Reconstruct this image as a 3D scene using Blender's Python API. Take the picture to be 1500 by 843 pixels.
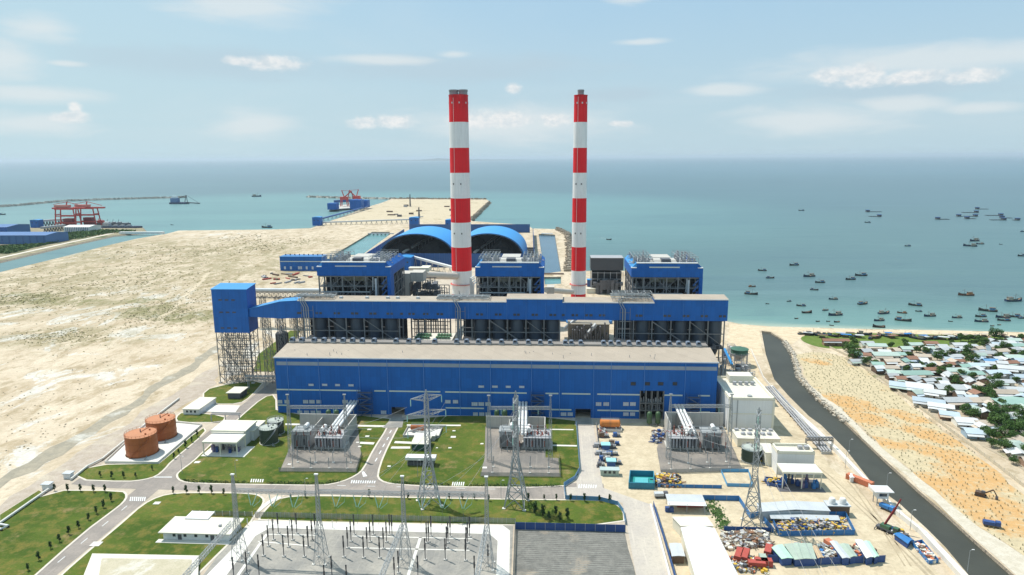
import bpy, math, random
from mathutils import Vector, Matrix
from mathutils.geometry import tessellate_polygon
random.seed(7)
R = math.radians
for o in list(bpy.data.objects): bpy.data.objects.remove(o)
SC = bpy.context.scene
COL = SC.collection
# ---------------------------------------------------------------- camera
H = 150.0; F = 1000.0
YAW = R(3.5); PIT = math.atan(190.5/1000); ROLL = R(-0.34)
cf = Vector((-math.sin(YAW)*math.cos(PIT), math.cos(YAW)*math.cos(PIT), -math.sin(PIT)))
r0 = Vector((math.cos(YAW), math.sin(YAW), 0)); u0 = r0.cross(cf)
cr = r0*math.cos(ROLL) + u0*math.sin(ROLL); cu = cr.cross(cf)
cam = bpy.data.cameras.new('camera'); co = bpy.data.objects.new('camera', cam); COL.objects.link(co)
cam.sensor_width = 36; cam.lens = 24; cam.clip_start = 1; cam.clip_end = 400000
m3 = Matrix((cr, cu, -cf)).transposed()
co.matrix_world = Matrix.Translation((0, 0, H)) @ m3.to_4x4()
SC.camera = co
# ---------------------------------------------------------------- light
SUN = Vector((-0.42, 0.27, 0.92)).normalized()
SUN_EL = math.asin(SUN.z); SUN_AZ = math.atan2(SUN.x, SUN.y)
sl = bpy.data.lights.new('sun', 'SUN'); sl.energy = 3.9; sl.angle = R(0.5); sl.color = (1.0, 0.965, 0.9)
so = bpy.data.objects.new('sun', sl); COL.objects.link(so); so.rotation_euler = SUN.to_track_quat('Z', 'Y').to_euler()
SC.view_settings.view_transform = 'Standard'; SC.view_settings.look = 'None'
SC.view_settings.exposure = 0.36; SC.view_settings.gamma = 1; SC.view_settings.use_curve_mapping = False

def px_dir(x, y):
    return (cf + cr*((x-750)/F) - cu*((y-421.5)/F)).normalized()
def G(x, y, z=0.0):
    d = px_dir(x, y); t = (z-H)/d.z
    return Vector((d.x*t, d.y*t, z))
def onY(x, y, Y):            # where the sight line of a photo point meets the vertical plane Y
    d = px_dir(x, y); t = Y/d.y
    return Vector((d.x*t, Y, H+d.z*t))
def hgt(x, y, P):            # height above P of a photo point over it
    d = px_dir(x, y); t = math.hypot(P.x, P.y)/math.hypot(d.x, d.y)
    return H + d.z*t

# ---------------------------------------------------------------- node helpers
class NT:
    def __init__(s, nt): s.t = nt; s.n = nt.nodes; s.l = nt.links
    def put(s, node, i, v):
        if v is None: return
        if isinstance(v, bpy.types.NodeSocket): s.l.new(v, node.inputs[i])
        else: node.inputs[i].default_value = v
    def m(s, op, a, b=None, c=None, clamp=False):
        n = s.n.new('ShaderNodeMath'); n.operation = op; n.use_clamp = clamp
        s.put(n, 0, a); s.put(n, 1, b); s.put(n, 2, c); return n.outputs[0]
    def v(s, op, a, b=None, c=None):
        n = s.n.new('ShaderNodeVectorMath'); n.operation = op
        s.put(n, 0, a); s.put(n, 1, b); s.put(n, 2, c)
        return n.outputs['Value'] if op in ('LENGTH', 'DOT_PRODUCT', 'DISTANCE') else n.outputs[0]
    def noise(s, vec, scale, detail=4, rough=.55, dist=0):
        n = s.n.new('ShaderNodeTexNoise'); s.put(n, 'Vector', vec); n.inputs['Scale'].default_value = scale
        n.inputs['Detail'].default_value = detail; n.inputs['Roughness'].default_value = rough; n.inputs['Distortion'].default_value = dist
        return n.outputs[0]
    def voro(s, vec, scale, feat='F1', rnd=1.0):
        n = s.n.new('ShaderNodeTexVoronoi'); n.feature = feat; s.put(n, 'Vector', vec); n.inputs['Scale'].default_value = scale
        n.inputs['Randomness'].default_value = rnd
        return n
    def ramp(s, x, a, b, c=0.0, d=1.0, smooth=True):
        n = s.n.new('ShaderNodeMapRange'); n.interpolation_type = 'SMOOTHSTEP' if smooth else 'LINEAR'
        for i, q in enumerate((x, a, b, c, d)): s.put(n, i, q)
        return n.outputs[0]
    def mix(s, f, a, b):
        n = s.n.new('ShaderNodeMix'); n.data_type = 'RGBA'
        s.put(n, 0, f)
        for k, q in ((6, a), (7, b)):
            if isinstance(q, tuple): q = tuple(q[:3])+(1,)
            s.put(n, k, q)
        return n.outputs[2]
    def pos(s): return s.n.new('ShaderNodeNewGeometry').outputs['Position']
    def obj(s): return s.n.new('ShaderNodeTexCoord').outputs['Object']
    def xyz(s, v):
        n = s.n.new('ShaderNodeSeparateXYZ'); s.put(n, 0, v); return n.outputs
    def cxyz(s, a, b, c):
        n = s.n.new('ShaderNodeCombineXYZ'); s.put(n, 0, a); s.put(n, 1, b); s.put(n, 2, c); return n.outputs[0]

def newmat(name):
    m = bpy.data.materials.new(name); m.use_nodes = True
    t = NT(m.node_tree); b = m.node_tree.nodes['Principled BSDF']
    return m, t, b
MATS = {}
def pm(name, col, rough=.7, var=.25, scale=.15, metal=0, rnd=0, streak=0, ribs=0, spec=None, cells=None, soot=None):
    """painted / built surface: base colour with blotches, dirt runs and a little per-object change"""
    if name in MATS: return MATS[name]
    m, t, b = newmat(name)
    o = t.obj()
    n1 = t.noise(o, scale, 5, .6); n2 = t.noise(o, scale*9, 3, .6)
    f = t.m('ADD', t.m('MULTIPLY', t.m('SUBTRACT', n1, .5), var*1.6), t.m('MULTIPLY', t.m('SUBTRACT', n2, .5), var*.8))
    if streak:
        n3 = t.noise(t.v('MULTIPLY', o, (1.3, 1.3, .06)), .9, 3, .6)
        f = t.m('ADD', f, t.m('MULTIPLY', t.m('SUBTRACT', n3, .5), streak*1.6))
    if ribs:
        s = t.xyz(o)
        w = t.m('FRACT', t.m('MULTIPLY', t.m('ADD', s[0], s[1]), 1/ribs))
        w = t.ramp(w, .0, .12, -.12, 0.0)
        f = t.m('ADD', f, w)
    if cells:
        q = t.v('FLOOR', t.v('MULTIPLY', o, (1/cells[0], 1/cells[0], 1/cells[1])))
        wn = t.n.new('ShaderNodeTexWhiteNoise'); t.l.new(q, wn.inputs['Vector'])
        f = t.m('ADD', f, t.m('MULTIPLY', t.m('SUBTRACT', wn.outputs['Value'], .5), cells[2]))
    if soot:
        z_ = t.xyz(o)[2]; n4 = t.noise(t.v('MULTIPLY', o, (1, 1, .05)), .8, 4, .7)
        f = t.m('SUBTRACT', f, t.m('MULTIPLY', t.m('MULTIPLY', t.ramp(z_, soot-22, soot), t.ramp(n4, .35, .65)), .55))
    if rnd:
        oi = t.n.new('ShaderNodeObjectInfo')
        f = t.m('ADD', f, t.m('MULTIPLY', t.m('SUBTRACT', oi.outputs['Random'], .5), rnd))
    g = t.m('ADD', f, 1.0)
    vs = t.n.new('ShaderNodeVectorMath'); vs.operation = 'SCALE'; vs.inputs[0].default_value = col[:3]; t.l.new(g, vs.inputs['Scale'])
    t.l.new(vs.outputs[0], b.inputs['Base Color'])
    b.inputs['Roughness'].default_value = rough; b.inputs['Metallic'].default_value = metal
    if spec is not None: b.inputs['Specular IOR Level'].default_value = spec
    MATS[name] = m
    return m
# ---------------------------------------------------------------- sky with clouds
W = bpy.data.worlds.new('World'); SC.world = W; W.use_nodes = True
w = NT(W.node_tree); w.n.clear()
sky = w.n.new('ShaderNodeTexSky'); sky.sky_type = 'NISHITA'; sky.sun_disc = False
sky.sun_elevation = SUN_EL; sky.sun_rotation = SUN_AZ; sky.air_density = 1.0; sky.dust_density = 1.2; sky.ozone_density = 2.0; sky.altitude = 100
tc = w.n.new('ShaderNodeTexCoord'); dv = tc.outputs['Generated']
dx, dy, dz = w.xyz(dv)
az = w.m('ARCTAN2', dx, dy); el = w.m('ARCSINE', dz)
ae = w.cxyz(az, el, 0.0)
def pxae(x, y):
    d = px_dir(x, y); return math.atan2(d.x, d.y), math.asin(d.z)
def cloudfield(lst, noise_sock, amp, lo, hi):
    cur = None
    for (x0, y0, x1, y1) in lst:
        a0, e0 = pxae(x0, (y0+y1)/2); a1, e1 = pxae(x1, (y0+y1)/2)
        _, et = pxae((x0+x1)/2, y0); _, eb = pxae((x0+x1)/2, y1)
        ca, ce = (a0+a1)/2, (et+eb)/2; sa, se = 2/abs(a1-a0), 2/abs(et-eb)
        d = w.v('LENGTH', w.v('MULTIPLY_ADD', ae, (sa, se, 0), (-ca*sa, -ce*se, 0)))
        cur = d if cur is None else w.m('MINIMUM', cur, d)
    q = w.m('ADD', cur, w.m('MULTIPLY', w.m('SUBTRACT', noise_sock, .5), amp))
    return w.ramp(q, hi, lo)
aec = w.v('MULTIPLY', ae, (1.0, 1.6, 1.0))
nc = w.noise(aec, 38, 10, .66, .3)
ns = w.noise(w.v('MULTIPLY', ae, (1.0, 4.5, 1.0)), 9, 8, .6, .4)
cum = cloudfield([(1185,98,1250,126),(1215,92,1310,132),(1280,98,1400,126),(1370,98,1490,124),(505,168,560,190),(540,167,612,190),(655,160,740,192),(700,160,790,190),(785,164,840,188),
                  (738,120,766,138),(322,82,380,98),(350,80,450,106),(890,176,930,187),(98,146,122,172),(70,160,135,182)], nc, 1.6, .40, 1.15)
soft = cloudfield([(-80,125,150,152),(-60,60,70,120),(0,20,120,60),(230,-30,470,35),(1000,122,1110,142),(1240,140,1400,165),(1380,148,1500,168),(880,-12,960,8),(900,57,975,67),(300,162,440,205),
                   (-60,165,140,200),(600,150,900,215),(1060,150,1330,200),(640,74,690,86),(60,88,125,98),(1090,60,1700,110),(470,80,640,96)], ns, 1.9, .2, 1.35)
grey = cloudfield([(60,68,540,118),(420,78,900,124),(830,128,1000,150),(1150,112,1480,150)], ns, 1.6, .2, 1.3)
# general thin veil over the whole sky, projected on a high layer
hz = w.m('ADD', w.m('MAXIMUM', dz, 0.0), .12)
pl = w.cxyz(w.m('DIVIDE', dx, hz), w.m('DIVIDE', dy, hz), 0.0)
veil = w.ramp(w.noise(pl, .55, 7, .6, .6), .42, .80)
skyc = sky.outputs[0]
zen = w.ramp(dz, 0.0, .30, 1.0, 0.0)
WHITE = (6.1, 6.5, 6.6)
PALE = (4.2, 5.4, 5.9)
c = w.mix(.82, skyc, (3.05, 4.95, 6.5))
c = w.mix(w.m('MULTIPLY', zen, .85), c, PALE)
left = w.ramp(az, R(5), R(-40), 0, .62)
c = w.mix(w.m('MULTIPLY', left, .75), c, (4.5, 6.0, 6.4))
c = w.mix(w.m('MULTIPLY', veil, .16), c, WHITE)
c = w.mix(w.m('MULTIPLY', grey, .55), c, (3.9, 4.9, 5.6))
c = w.mix(w.m('MULTIPLY', soft, .68), c, WHITE)
shade = w.noise(aec, 55, 7, .7)
cc = w.mix(w.ramp(shade, .35, .65), (5.4, 5.9, 6.2), (7.6, 7.4, 7.2))
c = w.mix(w.m('MULTIPLY', cum, .75), c, cc)
bg = w.n.new('ShaderNodeBackground'); w.l.new(c, bg.inputs[0]); bg.inputs[1].default_value = 0.10
wo = w.n.new('ShaderNodeOutputWorld'); w.l.new(bg.outputs[0], wo.inputs[0])

# ---------------------------------------------------------------- mesh builder
class MB:
    def __init__(s): s.v = []; s.f = []; s.mi = []; s.cur = 0
    def add(s, vs, fs):
        n = len(s.v); s.v += [tuple(v) for v in vs]; s.f += [tuple(i+n for i in f) for f in fs]; s.mi += [s.cur]*len(fs); return s
    def box(s, x0, x1, y0, y1, z0, z1):
        return s.add([(x0,y0,z0),(x1,y0,z0),(x1,y1,z0),(x0,y1,z0),(x0,y0,z1),(x1,y0,z1),(x1,y1,z1),(x0,y1,z1)],
                     [(0,3,2,1),(4,5,6,7),(0,1,5,4),(1,2,6,5),(2,3,7,6),(3,0,4,7)])
    def cbox(s, x, y, z, w, d, h, rot=0):
        c, k = math.cos(rot), math.sin(rot); vs = []
        for zz in (z, z+h):
            for a, b in ((-w/2,-d/2),(w/2,-d/2),(w/2,d/2),(-w/2,d/2)): vs.append((x+a*c-b*k, y+a*k+b*c, zz))
        return s.add(vs, [(0,3,2,1),(4,5,6,7),(0,1,5,4),(1,2,6,5),(2,3,7,6),(3,0,4,7)])
    def beam(s, p, q, t, t2=None):
        p = Vector(p); q = Vector(q); d = q-p
        if d.length < 1e-6: return s
        d.normalize(); up = Vector((0,0,1)) if abs(d.z) < .95 else Vector((1,0,0))
        a = d.cross(up).normalized()*t/2; b = a.cross(d).normalized()*(t2 or t)/2
        vs = [p-a-b, p+a-b, p+a+b, p-a+b, q-a-b, q+a-b, q+a+b, q-a+b]
        return s.add(vs, [(0,1,2,3),(7,6,5,4),(0,4,5,1),(1,5,6,2),(2,6,7,3),(3,7,4,0)])
    def tube(s, pts, r, n=8, cap=True):
        pts = [Vector(p) for p in pts]
        rs = r if isinstance(r, (list, tuple)) else [r]*len(pts)
        base = len(s.v); rings = []
        for i, p in enumerate(pts):
            d = (pts[min(i+1, len(pts)-1)]-pts[max(i-1, 0)]).normalized()
            up = Vector((0,0,1)) if abs(d.z) < .9 else Vector((1,0,0))
            a = d.cross(up).normalized(); b = a.cross(d).normalized()
            s.v += [tuple(p+(a*math.cos(6.28318*k/n)+b*math.sin(6.28318*k/n))*rs[i]) for k in range(n)]
        for i in range(len(pts)-1):
            for k in range(n):
                A = base+i*n+k; B = base+i*n+(k+1) % n
                s.f.append((A, B, B+n, A+n)); s.mi.append(s.cur)
        if cap:
            s.f.append(tuple(base+k for k in range(n))[::-1]); s.f.append(tuple(base+(len(pts)-1)*n+k for k in range(n))); s.mi += [s.cur]*2
        return s
    def cyl(s, x, y, z0, z1, r, r1=None, n=24): return s.tube([(x,y,z0),(x,y,z1)], [r, r if r1 is None else r1], n)
    def lathe(s, x, y, prof, n=32):
        return s.tube([(x,y,p[1]) for p in prof], [p[0] for p in prof], n)
    def poly(s, pts, z=None, holes=()):
        loops = [[Vector((p[0], p[1], z if z is not None else p[2])) for p in l] for l in [pts]+list(holes)]
        flat = [v for l in loops for v in l]
        tris = tessellate_polygon(loops); base = len(s.v)
        s.v += [tuple(v) for v in flat]
        for t in tris:
            a, b, c = [flat[i] for i in t]
            if (b-a).cross(c-a).z < 0: t = (t[0], t[2], t[1])
            s.f.append(tuple(i+base for i in t)); s.mi.append(s.cur)
        return s
    def prism(s, pts, z0, z1):
        s.poly(pts, z1); n = len(pts); base = len(s.v)
        ar = sum(pts[i][0]*pts[(i+1) % n][1]-pts[(i+1) % n][0]*pts[i][1] for i in range(n))
        s.v += [(p[0], p[1], z0) for p in pts]+[(p[0], p[1], z1) for p in pts]
        for i in range(n):
            j = (i+1) % n; f = (base+i, base+j, base+n+j, base+n+i)
            s.f.append(f if ar > 0 else f[::-1]); s.mi.append(s.cur)
        return s
    def extr(s, prof, axis, a, b):        # profile (u,z) swept along an axis from a to b
        n = len(prof)
        P = (lambda u, z, t: (t, u, z)) if axis == 'x' else (lambda u, z, t: (u, t, z))
        return s.add([P(u, z, a) for u, z in prof]+[P(u, z, b) for u, z in prof],
                     [tuple(range(n))[::-1], tuple(range(n, 2*n))]+[(i, (i+1) % n, n+(i+1) % n, n+i) for i in range(n)])
    def lattice(s, p0, p1, w0, w1, n, t, side=None):   # lattice mast or girder between two points
        p0 = Vector(p0); p1 = Vector(p1); d = (p1-p0).normalized()
        up = Vector((1,0,0)) if abs(d.z) > .8 else Vector((0,0,1))
        a = d.cross(up).normalized(); b = a.cross(d).normalized()
        if abs(d.z) > .8: a, b = Vector((1,0,0)), Vector((0,1,0))
        L = []
        for i in range(n+1):
            f = i/n; c = p0.lerp(p1, f); w_ = (w0+(w1-w0)*f)/2; w2 = w_*(side or 1)
            L.append([c+a*w_+b*w2, c-a*w_+b*w2, c-a*w_-b*w2, c+a*w_-b*w2])
        for k in range(4): s.beam(L[0][k], L[n][k], t)
        for i in range(n):
            for k in range(4):
                j = (k+1) % 4
                s.beam(L[i][k], L[i+1][j], t*.6); s.beam(L[i][j], L[i+1][k], t*.6)
                s.beam(L[i+1][k], L[i+1][j], t*.6)
        return s
    def build(s, name, mats, parent=None, smooth=False):
        me = bpy.data.meshes.new(name); me.from_pydata(s.v, [], s.f)
        if not isinstance(mats, (list, tuple)): mats = [mats]
        for m in mats: me.materials.append(m)
        if len(mats) > 1: me.polygons.foreach_set('material_index', s.mi)
        if smooth:
            me.polygons.foreach_set('use_smooth', [True]*len(me.polygons))
            me.set_sharp_from_angle(angle=R(40))
        me.update()
        o = bpy.data.objects.new(name, me); COL.objects.link(o)
        if parent is not None: o.parent = parent
        return o
def tag(o, label=None, cat=None, group=None, kind=None):
    if label: o['label'] = label
    if cat: o['category'] = cat
    if group: o['group'] = group
    if kind: o['kind'] = kind
    return o
def thing(name, label, cat, loc=(0,0,0), rz=0, group=None):
    o = bpy.data.objects.new(name, None); COL.objects.link(o); o.empty_display_size = 1
    o.location = Vector(loc); o.rotation_euler = (0,0,rz); return tag(o, label, cat, group)
def copy_tree(o, parent=None):
    c = o.copy(); COL.objects.link(c); c.parent = parent
    for ch in list(o.children): copy_tree(ch, c)
    return c
def struct(name, mb, mat, label=None, smooth=False, kind='structure'):
    return tag(mb.build(name, mat, smooth=smooth), label, None, None, kind)
def PG(lst, z=0): return [G(x, y, z) for x, y in lst]
def offs(pts, d):
    n = len(pts); ar = sum(pts[i][0]*pts[(i+1) % n][1]-pts[(i+1) % n][0]*pts[i][1] for i in range(n)); sg = 1 if ar > 0 else -1
    out = []
    for i in range(n):
        a, b, c = Vector(pts[i-1][:2]), Vector(pts[i][:2]), Vector(pts[(i+1) % n][:2])
        e1 = (b-a).normalized(); e2 = (c-b).normalized(); n1 = Vector((e1.y, -e1.x))*sg; n2 = Vector((e2.y, -e2.x))*sg
        k = (n1+n2); L = max(k.length, .5); k = k/L; out.append(Vector((b.x+k.x*d*min(1.6, 2/L), b.y+k.y*d*min(1.6, 2/L), pts[i][2] if len(pts[i]) > 2 else 0)))
    return out
def smoothp(pts, it=2):
    for _ in range(it):
        o = []
        for i in range(len(pts)):
            a, b = Vector(pts[i]), Vector(pts[(i+1) % len(pts)])
            o += [a.lerp(b, .25), a.lerp(b, .75)]
        pts = o
    return pts
def ribbon(pts, wd, z):      # strip of a given width along a line
    L = []; Rr = []
    for i, p in enumerate(pts):
        a = Vector(pts[max(0, i-1)][:2]); b = Vector(pts[min(len(pts)-1, i+1)][:2]); d = (b-a).normalized(); nn = Vector((-d.y, d.x))*wd/2
        L.append((p[0]+nn.x, p[1]+nn.y, z)); Rr.append((p[0]-nn.x, p[1]-nn.y, z))
    return L+Rr[::-1]
ONES = 'zeroth first second third fourth fifth sixth seventh eighth ninth tenth eleventh twelfth thirteenth fourteenth fifteenth sixteenth seventeenth eighteenth nineteenth'.split()
def ordw(n):
    if n < 20: return ONES[n]
    t = ['', '', 'twent', 'thirt', 'fort', 'fift', 'sixt', 'sevent', 'eight'][n//10]
    return t+'ieth' if n % 10 == 0 else t+'y-'+ONES[n % 10]

def jag(pts, step=12, amp=2.0, seed=1):
    rnd = random.Random(seed); out = []
    n = len(pts)
    for i in range(n):
        a, b = Vector(pts[i]), Vector(pts[(i+1) % n]); L_ = (b-a).length; k = max(1, int(L_/step)) if L_ < 3000 else 1
        d = (b-a).normalized() if L_ else Vector((1,0,0)); nn = Vector((-d.y, d.x, 0)); ph = rnd.random()*6
        for j in range(k):
            f = j/k; w_ = math.sin(math.pi*f); out.append(a.lerp(b, f)+nn*(rnd.uniform(-1,1)*.6+math.sin(f*L_/step*.8+ph)*.6)*amp*min(1, w_*4))
    return out
# ---------------------------------------------------------------- materials
BLUE = pm('blue_cladding', (.010,.112,.39), .6, .16, .05, streak=.22, ribs=6.0, spec=.25, cells=(3.0, 5.8, .13))
BLUE2 = pm('sunlit_light_blue', (.025,.24,.55), .45, .15, .05)  # lighter copy of the cladding blue, sunlit tone put into the colour
DOMEBLUE = pm('dome_blue', (.03,.27,.62), .5, .10, .02, ribs=9)
STEELBLUE = pm('blue_steel', (.03,.10,.28), .5, .2, .3)
BLUEWALL = pm('blue_wind_fence', (.02,.085,.26), .7, .3, .04, streak=.2)
BEIGEROOF = pm('beige_roof', (.40,.335,.265), .7, .16, .03, ribs=12, cells=(6, 50, .10), spec=.25)
WHITETRIM = pm('white_trim', (.70,.70,.68), .6, .1, .2)
GREYBAND = pm('grey_louvre', (.27,.31,.37), .7, .2, .3)
PALESTRIP = pm('pale_strip', (.55,.60,.52), .6, .1, .3)
PANE = pm('window_pane', (.50,.54,.60), .3, .2, .4)
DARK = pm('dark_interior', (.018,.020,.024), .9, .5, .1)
DGLASS = pm('dark_glass', (.03,.04,.05), .15, .2, .4)
STEEL = pm('grey_steel', (.34,.34,.35), .6, .25, .2)
STEELL = pm('galvanised_steel', (.30,.315,.315), .55, .2, .3)
STEELD = pm('dark_steel', (.10,.10,.11), .6, .3, .2)
STEELB = pm('brown_steel', (.20,.19,.18), .7, .3, .2)
SILO = pm('dark_silo', (.045,.058,.075), .5, .25, .15, streak=.3)
DUCT = pm('beige_duct', (.50,.46,.40), .65, .2, .08, streak=.25)
CONC = pm('concrete', (.46,.44,.40), .85, .25, .12, streak=.15)
CONCL = pm('pale_concrete', (.66,.63,.57), .85, .18, .10)
WHITEW = pm('white_wall', (.70,.70,.68), .75, .10, .12, streak=.12)
CREAM = pm('cream_wall', (.72,.68,.55), .75, .12, .12, streak=.12)
CREAMR = pm('cream_roof', (.64,.60,.50), .7, .12, .15)
WHITER = pm('white_roof', (.70,.69,.67), .5, .06, .10)
ORANGE = pm('orange_tank', (.35,.095,.020), .6, .2, .1, streak=.35)
ORANGET = pm('orange_tank_top', (.47,.19,.085), .7, .25, .1)
GREENT = pm('green_tank', (.035,.055,.035), .5, .2, .15, streak=.3)
GREENTT = pm('tank_top_grey', (.40,.43,.38), .7, .2, .15)
RED = pm('red_paint', (.50,.05,.035), .55, .2, .1)
REDW = pm('red_container', (.40,.07,.05), .65, .3, .3, streak=.3, ribs=.6)
ORC = pm('orange_container', (.55,.18,.09), .65, .3, .3, streak=.3, ribs=.6)
BLUEC = pm('blue_tarpaulin', (.03,.17,.42), .6, .35, .3, ribs=3)
BLUEC2 = pm('dark_blue_sheet', (.025,.07,.22), .6, .4, .2, ribs=2)
TEAL = pm('teal_paint', (.015,.18,.27), .5, .4, .15)
GREENSH = pm('pale_green_sheet', (.36,.43,.35), .7, .35, .2, ribs=2)
GREYSH = pm('grey_sheet', (.50,.52,.53), .55, .25, .2, ribs=2)
YEL = pm('yellow_paint', (.62,.40,.05), .5, .2, .5)
BLACKP = pm('black_insulator', (.035,.035,.04), .4, .2, 1)
BROWNI = pm('brown_insulator', (.20,.06,.04), .4, .2, 1)
TEALG = pm('teal_glass_insulator', (.30,.52,.46), .3, .2, 1)
LIME = pm('kerb_stone', (.62,.55,.46), .85, .25, .3)
WHITEP = pm('road_paint', (.72,.72,.70), .7, .35, 1.5)
BROWNW = pm('brown_timber', (.14,.09,.06), .8, .4, 1)
BARK = pm('bark', (.12,.085,.06), .9, .3, 1)

# chimney: red and white bands are material slots of one shell
CHR = pm('chimney_red', (.70,.006,.012), .6, .16, .04, streak=.28, spec=.3, soot=209)
CHW = pm('chimney_white', (.74,.74,.73), .5, .12, .04, streak=.26)

def mat_leaf(name, a, b):
    m, t, bs = newmat(name); o = t.pos()
    n = t.noise(o, .35, 3); n2 = t.noise(o, 2.2, 2)
    c = t.mix(t.ramp(n2, .3, .7), a, b); c = t.mix(t.m('MULTIPLY', t.ramp(n, .4, .7), .45), c, tuple(q*.55 for q in a))
    t.l.new(c, bs.inputs['Base Color']); bs.inputs['Roughness'].default_value = .75; bs.inputs['Specular IOR Level'].default_value = .25
    return m
LEAF = mat_leaf('leaf_green', (.045,.10,.022), (.10,.17,.038))
LEAF2 = mat_leaf('leaf_dark', (.038,.092,.018), (.09,.165,.034))
LEAFS = mat_leaf('shrub_green', (.022,.055,.018), (.05,.10,.025))

def grass_mat():
    m, t, b = newmat('lawn_grass'); p = t.pos()
    n1 = t.noise(p, .035, 5, .6); n2 = t.noise(p, .16, 5, .65); n3 = t.noise(p, 1.4, 3, .6)
    c = t.mix(t.ramp(n1, .38, .62), (.055,.092,.014), (.105,.138,.024))
    c = t.mix(t.m('MULTIPLY', t.ramp(n2, .46, .64), .8), c, (.19,.155,.04))
    c = t.mix(t.m('MULTIPLY', t.ramp(t.noise(t.v('ADD', p, (80,40,0)), .075, 5, .65), .56, .72), .8), c, (.33,.22,.11))
    c = t.mix(t.m('MULTIPLY', t.ramp(t.noise(t.v('ADD', p, (5,9,0)), .42, 6, .75), .52, .64), .45), c, (.16,.14,.045))
    c = t.mix(t.m('MULTIPLY', t.ramp(n3, .35, .65), .35), c, (.035,.075,.012))
    t.l.new(c, b.inputs['Base Color']); b.inputs['Roughness'].default_value = .95; b.inputs['Specular IOR Level'].default_value = .1
    return m
GRASS = grass_mat()
def asphalt_mat(name, base, warm):
    m, t, b = newmat(name); p = t.pos()
    n1 = t.noise(p, .06, 6, .65); n2 = t.noise(p, .8, 4, .6); st = t.noise(t.v('MULTIPLY', p, (.9,.05,1)), .8, 3)
    c = t.mix(t.ramp(n1, .35, .68), base, warm)
    c = t.mix(t.m('MULTIPLY', t.ramp(n2, .45, .75), .35), c, tuple(q*.6 for q in base))
    c = t.mix(t.m('MULTIPLY', t.ramp(st, .55, .7), .25), c, tuple(min(1, q*1.35) for q in warm))
    t.l.new(c, b.inputs['Base Color']); b.inputs['Roughness'].default_value = .9
    return m
ASPH = asphalt_mat('asphalt_road', (.235,.205,.180), (.33,.28,.24))
CROAD = asphalt_mat('concrete_road', (.44,.39,.34), (.52,.46,.38))
GRAVEL = asphalt_mat('gravel_yard', (.235,.225,.205), (.37,.34,.29))
GRAVD = asphalt_mat('dark_gravel_yard', (.17,.155,.14), (.28,.24,.20))
PAVE = asphalt_mat('plant_paving', (.42,.35,.27), (.55,.46,.35))
CANALW = None

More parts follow.
